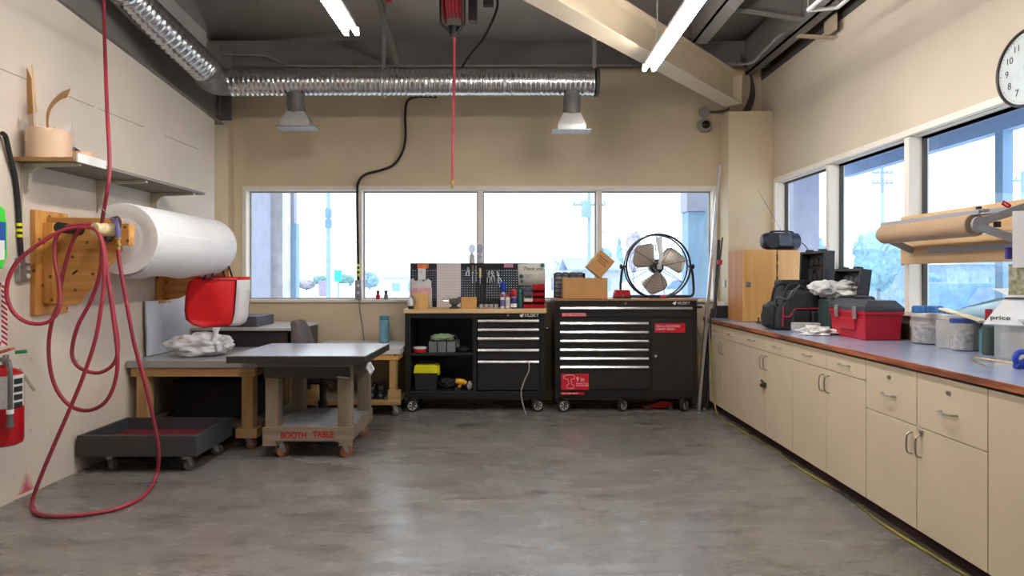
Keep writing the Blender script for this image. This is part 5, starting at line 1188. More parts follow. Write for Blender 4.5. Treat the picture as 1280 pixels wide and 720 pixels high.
m = MB().box(x0, x1, 6.72, 6.80, ZC, zt_).box(x0, x1, 6.69, 6.72, zt_-.012, zt_).box(x0, x0+.01, 6.69, 6.72, ZC, zt_-.012).box(x1-.01, x1, 6.69, 6.72, ZC, zt_-.012); m.build('body', M_blkplastic, t)
m_dr = mat('clear_drawer', (150, 156, 164), .2, var=.3, scale=30)
for r in range(6):
    for c in range(4):
        xa = x0+.015+c*.075; za = ZC+.01+r*.045
        m = MB().box(xa, xa+.066, 6.695, 6.718, za, za+.036).box(xa+.02, xa+.046, 6.685, 6.695, za+.012, za+.018); m.build('drawer', m_dr, t)
t = thing('carry_case', 'small red case with a dark band between the box and the fan', 'case', (wx(779, 6.5), 6.5, ZC))
x0, x1 = wx(768.5, 6.45), wx(788.5, 6.45)
m = MB().box(x0, x1, 6.45, 6.56, ZC+.012, wz(365.5, 6.45)).box(x0+.01, x1-.005, 6.45, 6.56, wz(365.5, 6.45), wz(362.5, 6.45)); m.build('body', M_redpl, t, bevel=.006)
m = MB().box(x0-.003, x1+.003, 6.447, 6.563, ZC, ZC+.022); m.build('dark_band', M_ink, t)
m = MB().box(wx(777, 6.45), wx(779.5, 6.45), 6.44, 6.45, ZC+.012, ZC+.035); m.build('latch', M_chrome, t)
m = MB().blob(W(829, 371, 6.36), (.035, .025, .014), 3, .3, 2, 3); tag(m.build('red_glove', M_red, angle=80), 'small crumpled red cloth lying before the fan stand', 'cloth')
# drum fan
YFn = 6.56; c_ = W(823, 333, YFn); RFn = 40*YFn/FPX
t = thing('floor_fan', 'large round chrome and black fan standing on the closed tool chest', 'fan', (c_.x, YFn, ZC))
m = MB().torus(c_, RFn, .011, 'y', 72, 10).torus((c_.x, YFn+.12, c_.z), RFn, .008, 'y', 72, 8); m.build('guard_ring', M_blk, t)
M_wire = mat('guard_wire', (60, 62, 68), .3, .8)
def gy(r): return YFn-.055*(1-(r/RFn)**2)
m = MB()
for k in range(10):
    r = RFn*(.2+.8*k/10); m.torus((c_.x, gy(r), c_.z), r, .0011, 'y', 48, 5)
for k in range(8):
    a = 2*PI*k/8+.2; m.tube([(c_.x+math.cos(a)*RFn*q, gy(RFn*q)-.003, c_.z+math.sin(a)*RFn*q) for q in (.08, .3, .55, .8, 1)], .0028, 6)
m.build('front_guard', M_wire, t)
m = MB()
for k in range(6):
    a = 2*PI*k/6+.5; m.tube([(c_.x+math.cos(a)*RFn*q, YFn+.12+.05*(1-q*q), c_.z+math.sin(a)*RFn*q) for q in (.08, .3, .55, .8, 1)], .0028, 6)
for k in range(5):
    r = RFn*(.2+.8*k/5); m.torus((c_.x, YFn+.12+.05*(1-(r/RFn)**2), c_.z), r, .0011, 'y', 40, 5)
m.build('rear_guard', M_wire, t)
m = MB().lathe([(.012, -.03), (.045, -.025), (.05, .0), (.05, .05), (.075, .06), (.075, .15), (.03, .17)], (c_.x, YFn+.01, c_.z), 'y', 28); m.build('hub', M_blk, t)
M_blade = mat('fan_blade', (204, 192, 178), .4, .4, var=.06)
for a0 in (33, 153, 274):
    a0 = math.radians(a0); vs = []; nr, na = 9, 7
    for i in range(nr+1):
        q = i/nr; r = .045+(RFn*.9-.045)*q; half = (.30+.40*math.sin(PI*min(1, q*.62+.12)))*(1 if q < .76 else math.sqrt(max(.06, 1-((q-.76)/.25)**2)))
        skew = -.28*q
        for j in range(na+1):
            u = j/na*2-1; a = a0+skew+u*half; rr_ = r-.02*u*u*q
            vs.append((c_.x+rr_*math.cos(a), YFn+.045+.045*u*(1-.35*q), c_.z+rr_*math.sin(a)))
    m = MB(); m.add(vs, [(i*(na+1)+j, i*(na+1)+j+1, (i+1)*(na+1)+j+1, (i+1)*(na+1)+j) for i in range(nr) for j in range(na)]); o_ = m.build('blade', M_blade, t, angle=80); s_ = o_.modifiers.new('s', 'SOLIDIFY'); s_.thickness = .002
m = MB().box(c_.x-.028, c_.x+.022, YFn-.066, YFn-.058, c_.z-.03, c_.z+.022); m.build('badge', mat('badge_silver', (206, 204, 206), .3, .4), t, bevel=.003)
m = MB(); xr = RFn+.03; zb_ = ZC+.016
pts = spline([(c_.x+xr-.005, YFn+.06, c_.z), (c_.x+xr+.012, YFn+.06, c_.z-.10), (c_.x+xr+.02, YFn+.06, zb_+.07), (c_.x+xr, YFn+.04, zb_+.012), (c_.x+xr-.06, YFn+.02, zb_)], 6)
pts2 = [Vector((2*c_.x-p.x, p.y, p.z)) for p in pts][::-1]
m.tube(pts+pts2, .013, 10); m.tube(spline([(c_.x-xr+.03, YFn+.02, zb_), (c_.x-xr+.02, YFn+.15, zb_), (c_.x-xr+.05, YFn+.2, zb_), (c_.x+xr-.05, YFn+.2, zb_), (c_.x+xr-.02, YFn+.15, zb_), (c_.x+xr-.03, YFn+.02, zb_)], 6), .012, 8); m.build('stand', M_blk, t)
for s in (-1, 1):
    m = MB().cyl((c_.x+s*(RFn-.01), YFn+.06, c_.z), (c_.x+s*(RFn+.055), YFn+.06, c_.z), .012, seg=12).lathe([(.022, 0), (.026, .005), (.026, .02), (.018, .026)], (c_.x+s*(RFn+.045)-.013, YFn+.06, c_.z), 'x', 10); m.build('tilt_knob', M_blkplastic, t)
m = MB(); vs = []
rb = [(823, 296, 6.525, 4), (824, 303, 6.505, 3.5), (825, 312, 6.49, 3), (827, 320, 6.48, 3.2), (825.5, 326, 6.475, 2.4), (825, 332, 6.475, 2)]
for x, y, Y, w_ in rb: vs += [W(x-w_, y, Y), W(x+.3*w_, y+.6, Y-.006), W(x+w_, y, Y)]
m.add(vs, [(i*3+j, i*3+j+1, (i+1)*3+j+1, (i+1)*3+j) for i in range(len(rb)-1) for j in range(2)]); o_ = m.build('paper_streamer', M_paper, t, angle=80); s_ = o_.modifiers.new('s', 'SOLIDIFY'); s_.thickness = .0015
# under and beside
t = thing('floor_jack', 'low red jack lying on the floor under the closed tool chest', 'jack', (wx(824, 6.5), 6.5, 0))
m = MB().prism([(wx(803, 6.5), .012), (wx(840, 6.5), .012), (wx(840, 6.5), .07), (wx(826, 6.5), .085), (wx(815, 6.5), .05), (wx(803, 6.5), .04)], 'y', 6.46, 6.56); m.build('frame', M_red, t, bevel=.004)
m = MB()
for x in (807, 836): m.lathe([(.005, -.01), (.022, -.01), (.022, .14), (.005, .14)], (wx(x, 6.5), 6.44, .022), 'y', 16)
m.build('roller', M_dark, t)
# ================================================================= things leaning in the corner by the counter
def lean(name, a, b_, w, h, m_, label, cat, grp=None):
    m = MB().bar(a, b_, w, h, up=(0, 1, 0)); tag(m.build(name, m_, bevel=.002), label, cat, grp)
a, b_ = W(873, 513, 6.36), W(899.5, 206, 6.60)
lean('aluminium_bar', Vector((a.x, a.y, .002)), b_, .03, .03, mat('alu_bar', (206, 206, 208), .3, .8), 'long pale aluminium bar leaning against the right corner column', 'bar', 'bars leaning in the corner')
a, b_ = W(886, 500, 6.5), W(898.5, 300, 6.60); lean('steel_bar', Vector((a.x, a.y, .002)), b_, .03, .02, M_dark, 'dark flat bar leaning in the corner behind the aluminium bar', 'bar', 'bars leaning in the corner')
t = thing('light_stand', 'folded dark stand with a red collar leaning beside the corner column', 'stand', (wx(884, 6.45), 6.45, 0))
top, bot = W(903, 297, 6.58), W(882, 470, 6.5)
bot2 = Vector((bot.x-.04, 6.44, .006)); mid = bot2.lerp(top, .62)
m = MB().cyl(mid, top, .011, .009, 12).cyl(bot2.lerp(top, .4), mid, .02, .02, 12); m.build('pole', M_dark, t)
m = MB().cyl(bot2.lerp(top, .84), bot2.lerp(top, .865), .026, seg=14); m.build('red_collar', M_red, t)
for k in range(3):
    o_ = Vector(((k-1)*.03, -.01*(k != 1), 0)); m = MB().cyl(bot2+o_, bot2.lerp(top, .58)+o_*.6, .017, .02, 10); m.build('leg', M_blkplastic, t)
for x0, x1, yt, lab in ((876, 874.5, 438, 'short pale wood strip leaning behind the closed tool chest'), (882, 880.5, 478, 'shorter wood strip leaning right of the aluminium bar foot')):
    b_ = W(x0-1.5, yt, 6.62); a = Vector((wx(x1, 6.42), 6.42, .002)); lean('wood_strip', a, b_, .03, .012, M_stud, lab, 'wood strip', 'wood strips in the corner')

# ================================================================= counter run
XF = 2.05; XE = 2.03
ZK, ZTp = .095, .889
M_lam = mat('counter_laminate', (162, 173, 200), .16, var=.07, scale=4)  # blue of the window reflection is mixed into the grey-blue laminate colour
def edge_mat():
    m = mat('worn_counter_edge', (170, 98, 58), .55, var=.3, scale=14, col2=(92, 46, 30), stretch=(1, .25, 2)); return m
t = thing('countertop', 'long blue-grey laminate countertop with a worn orange-brown edge', 'countertop', (2.4, 4, ZTp))
m = MB().box(XE+.012, XR-.003, .6, 6.58, ZTp+.02, .929); m.build('laminate', M_lam, t)
m = MB().box(XE, XE+.012, .6, 6.58, ZTp+.008, .930); m.build('front_edge', edge_mat(), t, bevel=.003)
m = MB().box(XE+.012, XR-.003, .6, 6.58, ZTp, ZTp+.02); m.build('core_board', mat('dark_core', (46, 36, 32), .8), t)
units = [(6.45, 6.03, 5.55, .765), (5.55, 5.04, 4.56, .765), (4.56, 4.07, 3.62, .765), (3.62, 3.17, 2.70, .612), (2.70, 2.24, 1.78, None)]
labs = ['cream base cabinet at the far end of the counter beside the corner', 'cream base cabinet second from the corner with a metal hasp on its doors', 'cream base cabinet under the red tool box with small drawers', 'cream base cabinet with two deep locking drawers above its doors', 'cream tall-doored base cabinet nearest at the right edge']
M_hand = mat('handle_nickel', (176, 172, 162), .3, .85, var=.05)
def arch(m, p, q, out=.03, r=.0048):
    p = Vector(p); q = Vector(q); o_ = Vector((-out, 0, 0)); m.tube(spline([p, p+o_*.7+(q-p)*.06, p+o_+(q-p)*.25, p+o_+(q-p)*.75, p+o_*.7+(q-p)*.94, q], 5), r, 8)
def lockcyl(par, y, z): MB().lathe([(.010, -.01), (.012, 0)], (XF, y, z), 'x', 14).build('lock', M_hand, par)
for i, (ya, ym, yb, zd) in enumerate(units):
    t = thing('base_cabinet', labs[i], 'cabinet', (2.4, (ya+yb)/2, 0), 'cream base cabinets')
    m = MB().box(XF+.02, XR-.004, yb, ya, ZK, ZTp); m.build('body', M_cab_edge, t)
    m = MB().box(XF+.07, XR-.004, yb, ya, 0, ZK); m.build('toe_kick', mat('toe_kick', (60, 30, 32), .7, var=.35, scale=3), t)
    g = .0022
    for k, (y0, y1) in enumerate(((ym, ya), (yb, ym))):
        ztop = ZTp-.006
        if zd:
            m = MB().box(XF, XF+.02, y0+g, y1-g, zd+g, ztop); d_ = m.build('drawer', M_cream, t, bevel=.0015)
            yc = (y0+y1)/2; zc_ = (zd+ztop)/2-(.0 if zd > .7 else .02); m = MB(); arch(m, (XF, yc-.055, zc_), (XF, yc+.055, zc_)); m.build('handle', M_hand, d_)
            if zd < .7 : lockcyl(d_, yc, ztop-.06)
        zt_ = (zd-g) if zd else ztop
        m = MB().box(XF, XF+.02, y0+g, y1-g, ZK, zt_); d_ = m.build('door', M_cream, t, bevel=.0015)
        yh = (y0+.035) if k == 0 else (y1-.035)
        zc_ = zt_-.09 if zd else zt_-.16
        m = MB(); arch(m, (XF, yh, zc_-.055), (XF, yh, zc_+.055)); m.build('handle', M_hand, d_)
        if i == 3 and k == 1: lockcyl(d_, y1-.04, zt_-.018)
        if i == 4 and k == 0: lockcyl(d_, y0+.06, zc_)
        if i == 1 and k == 0:
            m = MB().box(XF-.006, XF, ym-.03, ym+.05, .475, .515).obox((XF-.018, ym+.01, .488), (.02, .05, .022)).tube(spline([(XF-.02, ym-.02, .52), (XF-.03, ym-.0, .535), (XF-.02, ym+.03, .52)], 4), .005, 6); m.build('hasp', mat('hasp_dark', (96, 84, 70), .4, .7), d_)
# cables along the toe kick
m = MB().tube(spline([W(888, 392, 6.22), W(888.5, 430, 6.22), W(890, 470, 6.21), W(893, 500, 6.2), Vector((2.02, 6.05, .012)), Vector((2.04, 5.6, .01)), Vector((2.07, 5.0, .01)), Vector((2.055, 4.5, .01)), Vector((2.08, 3.9, .01)), Vector((2.05, 3.4, .01)), Vector((2.08, 2.7, .01)), Vector((2.06, 2.0, .01))], 8), .008, 8)
tag(m.build('yellow_cable', mat('cable_yellow', (48, 45, 38), .5, var=.3, scale=1.6, col2=(176, 156, 50))), 'yellow and black cable running along the foot of the cream cabinets', 'cable')

# ================================================================= on the counter, far end
ZS = .930
t = thing('plywood_locker', 'plywood two-door box standing on the far end of the counter', 'box', (2.5, 6.1, ZS))
X0, X1, Y0, Y1, ZB = 2.226, 2.765, 5.98, 6.40, wz(312, 5.98)
m = MB().box(X0+.001, X1, Y0+.02, Y1, ZS, ZB); m.build('carcass', M_plyd, t, bevel=.002)
xg = wx(971.5, Y0)
m = MB().box(X0, xg-.006, Y0, Y0+.019, ZS+.002, ZB); d_ = m.build('door', M_ply, t, bevel=.002)
m = MB().box(wx(932, Y0), wx(938, Y0), Y0-.008, Y0, wz(358.5, Y0), wz(352, Y0)); m.build('latch', M_galv, d_, bevel=.002)
m = MB().box(xg+.006, X1, Y0, Y0+.019, ZS+.002, ZB-.006); d_ = m.build('door', wood('plywood_pale', (226, 180, 126), (206, 156, 98), 'z', .5, 5), t, bevel=.002)
m = MB()
for y in (322, 334, 350, 375): m.box(xg-.006, xg+.006, Y0-.004, Y0+.01, wz(y+4, Y0), wz(y-4, Y0))
m.build('hinge', M_dark, d_)
# radio on the box
t = thing('radio', 'dark boombox radio with a raised aerial on the plywood box', 'radio', (2.55, 6.1, ZB))
Yr = 6.06; r_ = .082; zc_ = ZB+r_+.002; xl, xr = wx(955, Yr)+.02, wx(999, Yr)
m = MB().tube([(xl-.045, Yr, zc_), (xl-.04, Yr, zc_), (xl-.025, Yr, zc_), (xl, Yr, zc_), (xl+.03, Yr, zc_), (xr-.006, Yr+.06, zc_), (xr, Yr+.06, zc_)], [r_*.5, r_*.68, r_*.86, r_*.98, r_, r_, r_*.94], 30); m.build('body', mat('radio_navy', (50, 54, 66), .35, .2, var=.15), t)
m = MB().lathe([(.07, -.035), (.06, -.01), (.02, -.018), (.003, -.015)], (xl+.035, Yr-.055, zc_), 'y', 26); m.build('speaker', M_blkplastic, t)
m = MB().box(wx(969, Yr), wx(984, Yr), Yr-.095, Yr-.06, zc_-.05, zc_+.06); m.build('front_panel', mat('radio_panel', (86, 92, 104), .3, .4), t, bevel=.006)
m = MB().cyl(W(977, 289, Yr), W(947, 237, Yr), .003, .0016, 8); m.build('aerial', M_chrome, t)
m = MB().tube(spline([(xl+.03, Yr, zc_+.06), (xl+.06, Yr, zc_+.092), (xr-.06, Yr+.04, zc_+.092), (xr-.03, Yr+.05, zc_+.06)], 5), .009, 8); m.build('handle', M_blkplastic, t)
m = MB().tube(spline([(xr-.02, Yr+.05, zc_-.03), (xr+.03, Yr-.0, zc_-.02), (xr+.05, Yr-.1, zc_-.12), (2.76, 5.93, ZB-.1)], 6), .004, 6); m.build('cord', M_rub, t)
t = thing('charger', 'small black charger with a white top on the far counter end by the column', 'charger', (2.25, 6.5, ZS))
m = MB().box(wx(896.5, 6.52), wx(909.5, 6.52), 6.5, 6.57, ZS, wz(382, 6.52)); m.build('body', M_blkplastic, t, bevel=.005)
m = MB().box(wx(896, 6.52), wx(905, 6.52), 6.49, 6.56, wz(382, 6.52), wz(377, 6.52)); m.build('white_top', M_white, t, bevel=.003)
m = MB().box(2.318, 2.40, 6.612, 6.62, wz(358, 6.6), wz(351, 6.6)); 
t = thing('wall_switch', 'small grey double outlet on the side of the corner column', 'outlet', (2.31, 6.75, 1.28))
m = MB().box(2.300, 2.309, 6.70, 6.78, wz(359, 6.7), wz(350, 6.7)); m.build('cover', M_galv, t, bevel=.002)
m = MB()
for dy in (.02, .05): m.box(2.297, 2.301, 6.705+dy, 6.72+dy, wz(357, 6.7), wz(352, 6.7))
m.build('socket', M_white, t)
m = MB().lathe([(.02, ZS), (.02, ZS+.02), (.008, ZS+.03), (.008, ZS+.05), (.014, ZS+.055)], (wx(948, 5.75), 5.75, 0), 'z', 12); tag(m.build('brass_valve', mat('dark_brass', (110, 96, 60), .4, .6)), 'small dark brass fitting standing before the plywood box', 'fitting')

# open power-tool cases against the window
def toolcase(label, Y0, Y1, zb, zt, X1, lean_, base_h, base_w, m_in):
    t = thing('tool_case', label, 'tool case', (X1-.2, (Y0+Y1)/2, ZS), 'open tool cases')
    bm_ = M_blkplastic
    m = MB().box(X1-base_w, X1-.02, Y0, Y1, ZS, ZS+base_h*.5).box(X1-base_w, X1-.02, Y0, Y1, ZS+base_h*.53, zb); m.build('base', bm_, t, bevel=.008)
    M_ = Matrix.Translation((X1-.045, 0, zb)) @ Matrix.Rotation(lean_, 4, 'Y'); h = zt-zb; th = .075
    m = MB(); e = .022
    m.box(.0, .012, Y0, Y1, 0, h, M_).box(-th, 0, Y0, Y0+e, 0, h, M_).box(-th, 0, Y1-e, Y1, 0, h, M_).box(-th, 0, Y0+e, Y1-e, h-e, h, M_).box(-th, 0, Y0+e, Y1-e, 0, e, M_)
    for yy in (Y0+(Y1-Y0)*.2, Y0+(Y1-Y0)*.7): m.box(-th*.8, -.01, yy, yy+.06, h, h+.018, M_)
    for k in range(4): m.box(-th-.002, -th+.012, Y0-.012, Y0, h*(.15+.22*k), h*(.25+.22*k), M_)
    ld = m.build('lid', bm_, t, bevel=.004)
    m = MB(); n_ = 4
    for k in range(n_):
        a = Y0+e+.03+(Y1-Y0-2*e-.06)*k/n_; w_ = (Y1-Y0-2*e-.06)/n_*.7; m.box(-.03, -.0, a, a+w_, h*.15, h*(.5+.1*(k % 2)), M_); m.box(-.02, 0, a, a+w_, h*.68, h*.85, M_)
    m.build('moulded_insert', m_in, ld, bevel=.006)
    m = MB().box(X1-base_w-.012, X1-base_w, Y0+.12, Y0+.2, ZS+base_h*.4, ZS+base_h*.7).box(X1-base_w-.012, X1-base_w, Y1-.2, Y1-.12, ZS+base_h*.4, ZS+base_h*.7); m.build('latch', M_dark, t, bevel=.003)
    return t
toolcase('open black tool case with its lid up against the window right of the plywood box', 5.27, 5.72, 1.19, 1.575, 2.75, .03, .27, .15, mat('insert_black', (30, 30, 34), .6))
toolcase('open black tool case with its lid leaning back behind the red tool box', 4.76, 5.16, 1.10, 1.415, 2.74, .12, .18, .13, mat('insert_grey', (70, 72, 76), .6))
# black tool bag with red trim
t = thing('tool_bag', 'black fabric tool bag with red piping on the counter', 'bag', (2.38, 5.2, ZS))
M_bag = mat('bag_fabric', (40, 39, 42), .7, var=.25, scale=18, bump=.25, bscale=90); M_trim = mat('red_trim', (176, 30, 52), .6)
Yb0, Yb1 = 5.06, 5.36; xa, xb = 2.145, 2.60; ztb = 1.26
prof = [(xa, ZS+.02), (xa+.03, ZS+.003), (xb-.03, ZS+.003), (xb+.005, ZS+.03), (xb+.005, ZS+.15), (xb-.03, ZS+.235), (xb-.10, ZS+.295), (xb-.2, ZS+.318), (xb-.3, ZS+.30), (xa+.09, ZS+.24), (xa+.02, ZS+.18), (xa-.005, ZS+.1)]
m = MB()
sec = []
for yy, s_ in ((Yb0-.018, .9), (Yb0, 1), (Yb0+.15, 1.02), (Yb1, 1), (Yb1+.018, .9)):
    cxx, czz = (xa+xb)/2, ZS+.12; sec.append([(cxx+(p[0]-cxx)*s_, yy, max(ZS+.002, czz+(p[1]-czz)*s_)) for p in prof])
k = len(prof); vs = [p for s_ in sec for p in s_]
m.add(vs, [(i*k+j, i*k+(j+1) % k, (i+1)*k+(j+1) % k, (i+1)*k+j) for i in range(4) for j in range(k)]+[tuple(range(k)), tuple(4*k+j for j in range(k))]); o_ = m.build('body', M_bag, t, angle=60, bevel=.008)
m = MB(); yq = Yb0-.024
m.tube(spline([(xa+.05, yq, ZS+.11), (xa+.10, yq, ZS+.11), (xa+.14, yq, ZS+.165), (xa+.2, yq, ZS+.172), (xb-.06, yq, ZS+.172), (xb-.02, yq, ZS+.15)], 5), .0055, 8); m.tube([(xa+.045, yq, ZS+.03), (xa+.05, yq, ZS+.19)], .0055, 8); m.build('red_piping', M_trim, t)
m = MB().box(xa+.12, xa+.26, yq-.012, yq+.01, ZS+.02, ZS+.155).box(xa+.275, xb-.03, yq-.014, yq+.01, ZS+.02, ZS+.15); pk = m.build('front_pocket', mat('bag_pocket', (34, 33, 36), .65, var=.2, scale=20), t, bevel=.008)
m = MB().box(xb-.13, xb-.05, yq-.0175, yq-.013, ZS+.06, ZS+.105); m.build('badge', M_dark, pk)
m = MB().box(xa-.035, xa+.01, Yb0+.02, Yb0+.2, ZS+.03, ZS+.2); m.build('side_pocket', mat('bag_pocket', (34, 33, 36)), t, bevel=.02, segs=3)
for q, yy in enumerate((Yb0+.03, Yb1-.05)):
    m = MB().tube(spline([(xa+.07, yy, ZS+.2), (xa+.09, yy-.01, ZS+.33), (xa+.16, yy, ZS+.37), (xa+.25, yy+.02, ZS+.33), (xa+.27, yy, ZS+.27)], 6), .011, 8); m.build('handle', M_bag, t)
m = MB().tube(spline([(xa+.03, Yb0+.05, ZS+.19), (xa+.0, Yb0-.02, ZS+.26), (xa+.08, Yb0-.03, ZS+.25), (xa+.13, Yb0+.0, ZS+.31), (xa+.22, Yb0+.05, ZS+.35)], 6), .009, 8); m.tube(spline([(xa+.12, Yb0-.01, ZS+.25), (xa+.15, Yb0-.03, ZS+.33), (xa+.19, Yb0, ZS+.36)], 5), .006, 8); m.build('shoulder_strap', mat('strap_grey', (84, 82, 88), .6), t)
m = MB().box(xa+.19, xb-.02, Yb1+.03, Yb1+.2, ZS, ZS+.40); tag(m.build('closed_case', mat('case_black', (28, 28, 31), .5, var=.2), bevel=.02, segs=3), 'closed black case standing behind the red-piped tool bag', 'case')
# white plastic bag over the cases, wrapper, cloth
m = MB().blob(W(1046, 362, 4.95), (.15, .13, .07), 21, .42, 1.8, 5); m.blob(W(1026, 359, 4.93), (.085, .08, .055), 23, .4, 2, 4); m.blob(W(1068, 368, 4.9), (.07, .07, .035), 25, .4, 2, 4); tag(m.build('plastic_bag', mat('grocery_film', (226, 224, 222), .35, var=.08, scale=9, alpha=.94, bump=.5, bscale=18), angle=80), 'crumpled white plastic bag lying over the case behind the red tool box', 'plastic bag')
m = MB().box(2.44, 2.57, 4.80, 4.98, ZS, ZS+.255); tag(m.build('green_case', mat('green_case', (52, 70, 66), .5), bevel=.012), 'dark green case under the white plastic bag', 'case')
m = MB().obox((wx(1007, 4.93), 4.93, ZS+.035), (.2, .07, .07), Matrix.Rotation(-.12, 3, 'Z')); tag(m.build('clear_carton', mat('frosted_plastic', (200, 198, 196), .3, var=.12, scale=25, alpha=.92), bevel=.006), 'frosted clear carton lying before the tool bag', 'carton')
m = MB().blob((2.295, 4.70, ZS+.022), (.13, .10, .035), 17, .55, 2.2, 5, flat=.02); tag(m.build('white_rag', mat('rag_white', (226, 224, 222), .9, var=.05, bump=.3, bscale=40), angle=80, loc=(2.295, 4.70, ZS)), 'crumpled white cloth on the counter left of the red tool box', 'rag')
# red tool box
t = thing('tool_box', 'red plastic tool box with a dark lid and metal latches on the counter', 'tool box', (2.53, 4.48, ZS))
X0, X1, Y0, Y1 = 2.40, 2.655, 4.25, 4.71; zh = 1.125
def frust(x0, x1, y0, y1, z0, z1, d): 
    return [(x0+d, y0+d, z0), (x1-d, y0+d, z0), (x1-d, y1-d, z0), (x0+d, y1-d, z0), (x0, y0, z1), (x1, y0, z1), (x1, y1, z1), (x0, y1, z1)]
BF = [(0, 3, 2, 1), (4, 5, 6, 7), (0, 1, 5, 4), (1, 2, 6, 5), (2, 3, 7, 6), (3, 0, 4, 7)]
m = MB().add(frust(X0, X1, Y0, Y1, ZS, zh, .012), BF).box(X0-.008, X1+.008, Y0-.008, Y1+.008, zh-.022, zh); m.build('body', M_redpl, t, bevel=.004)
m = MB().box(X0-.004, X0+.01, Y0+.12, Y1-.12, ZS+.06, zh-.05); m.build('side_panel', M_redpl, t, bevel=.004)
m = MB().box(X0-.01, X1+.01, Y0-.01, Y1+.01, zh, zh+.028).add([(X0-.008, Y0-.008, zh+.028), (X1+.008, Y0-.008, zh+.028), (X1+.008, Y1+.008, zh+.028), (X0-.008, Y1+.008, zh+.028), (X0+.035, Y0+.02, zh+.075), (X1-.035, Y0+.02, zh+.075), (X1-.035, Y1-.02, zh+.075), (X0+.035, Y1-.02, zh+.075)], BF); ld = m.build('lid', mat('lid_slate', (58, 60, 68), .42, var=.12), t, bevel=.005)
m = MB().tube(spline([(2.527, Y0+.12, zh+.073), (2.527, Y0+.14, zh+.088), (2.527, Y1-.14, zh+.088), (2.527, Y1-.12, zh+.073)], 5), .011, 8); m.build('handle', M_blkplastic, ld)
for yy in (Y0+.10, Y1-.12):
    m = MB().box(X0-.022, X0-.008, yy-.02, yy+.02, zh-.055, zh+.03).box(X0-.027, X0-.02, yy-.013, yy+.013, zh-.04, zh+.012); m.build('latch', M_steel, t, bevel=.003)
# jars and tubs towards the near end
def jar(label, x, Y, ytop, r, lidm, lid_h=.02, bodym=None, fill=None, name='plastic_jar'):
    xx = wx(x, Y); H = wz(ytop, Y)-ZS; t = thing(name, label, 'jar', (xx, Y, ZS), 'clear jars on the counter')
    m = MB().lathe([(r*.85, ZS+.001), (r, ZS+.008), (r, ZS+H-lid_h-.008), (r*.93, ZS+H-lid_h)], (xx, Y, 0), 'z', 28); m.build('body', bodym or M_clear, t)
    if fill: 
        m = MB().lathe([(r*.8, ZS+.004), (r*.93, ZS+.008), (r*.93, ZS+H*.55), (r*.6, ZS+H*.62)], (xx, Y, 0), 'z', 20); m.build('contents', fill, t)
    if lidm: m = MB().lathe([(r*.97, ZS+H-lid_h), (r*1.02, ZS+H-lid_h+.002), (r*1.02, ZS+H-.003), (r*.95, ZS+H)], (xx, Y, 0), 'z', 28); m.build('lid', lidm, t)
    return t
f1 = mat('mixed_hardware', (120, 116, 114), .5, .3, var=.5, scale=60, col2=(60, 56, 54)); f2 = mat('pale_fill', (180, 176, 174), .6, var=.3, scale=40)
jar('dark jar half hidden right behind the red tool box', 1137, 4.42, 390, .055, None, 0, mat('smoky_plastic', (60, 58, 56), .2, alpha=.75), f1)
jar('clear tub with a row of small blue pots on it beside the red tool box', 1158.5, 4.08, 391, .088, None, 0, None, f2, 'plastic_tub')
xx = wx(1160, 4.08); zb = wz(391, 4.08)
for k, dx in enumerate((-.063, -.02, .022, .065)):  # row of blue lids stacked on the tub, modelled as small cylinders
    m = MB().lathe([(.03, 0), (.037, .004), (.036, .04), (.028, .046)], (xx+dx, 4.08+.01*(k % 2), zb), 'z', 20); tag(m.build('paint_pot', mat('lid_blue', (48, 108, 170), .4)), ('small blue pot on the clear tub, first from the red tool box', 'small blue pot on the clear tub, second from the red tool box', 'small blue pot on the clear tub, third from the red tool box', 'small blue pot on the clear tub, farthest from the red tool box')[k], 'pot', 'blue pots on the tub')
jar('open clear cup standing between the blue-lidded tub and the blue-lidded jar', 1183, 3.82, 400, .055, None, 0, mat('cup_plastic', (218, 220, 222), .15, alpha=.42), None, 'plastic_cup')
jar('clear jar with a dark blue lid beside the clear cup', 1203, 3.7, 398, .062, mat('lid_dark_blue', (50, 66, 130), .4), .026, None, f2)
m = MB().box(wx(1217, 3.72), wx(1227, 3.72), 3.72, 3.82, ZS, wz(402, 3.72)); tag(m.build('cream_carton', mat('cream_carton', (226, 214, 186), .6), bevel=.003), 'narrow cream carton between the blue-lidded jar and the spray cans', 'carton')
for x, Y, yt, r, col, capc, lab in ((1228, 3.62, 404, .018, (96, 150, 172), M_ink, 'slim pale blue bottle with a black cap left of the dark can'), (1236.5, 3.5, 398, .034, (70, 84, 80), M_dark, 'dark green-grey can standing under the white folded card'), (1246.5, 3.6, 400, .03, (104, 140, 156), M_navy, 'blue-grey can with a navy cap right of the dark can')):
    xx = wx(x, Y); H = wz(yt, Y)-ZS; t = thing('spray_can', lab, 'can', (xx, Y, ZS), 'cans on the counter')
    m = MB().lathe([(r*.9, ZS), (r, ZS+.004), (r, ZS+H*.78), (r*.6, ZS+H*.84)], (xx, Y, 0), 'z', 22); m.build('body', mat('can_%d' % x, col, .35, .2), t)
    m = MB().lathe([(r*.62, ZS+H*.82), (r*.66, ZS+H*.84), (r*.62, ZS+H)], (xx, Y, 0), 'z', 18); m.build('cap', capc, t)
t = thing('storage_tub', 'clear ribbed storage tub under the white folded card at the right edge', 'tub', (wx(1268, 3.3), 3.35, ZS))
X0, X1, Y0, Y1, z1 = wx(1250, 3.36), 2.74, 3.18, 3.40, wz(400, 3.36)
rib = []; n_ = 26
for k in range(n_+1): rib.append((X0+(X1-X0)*k/n_, Y0-.004*(k % 2)))
m = MB().prism(rib+[(X1, Y1), (X0, Y1)], 'z', ZS+.001, z1); m.build('body', mat('ribbed_clear', (214, 218, 222), .18, alpha=.4), t, angle=20)
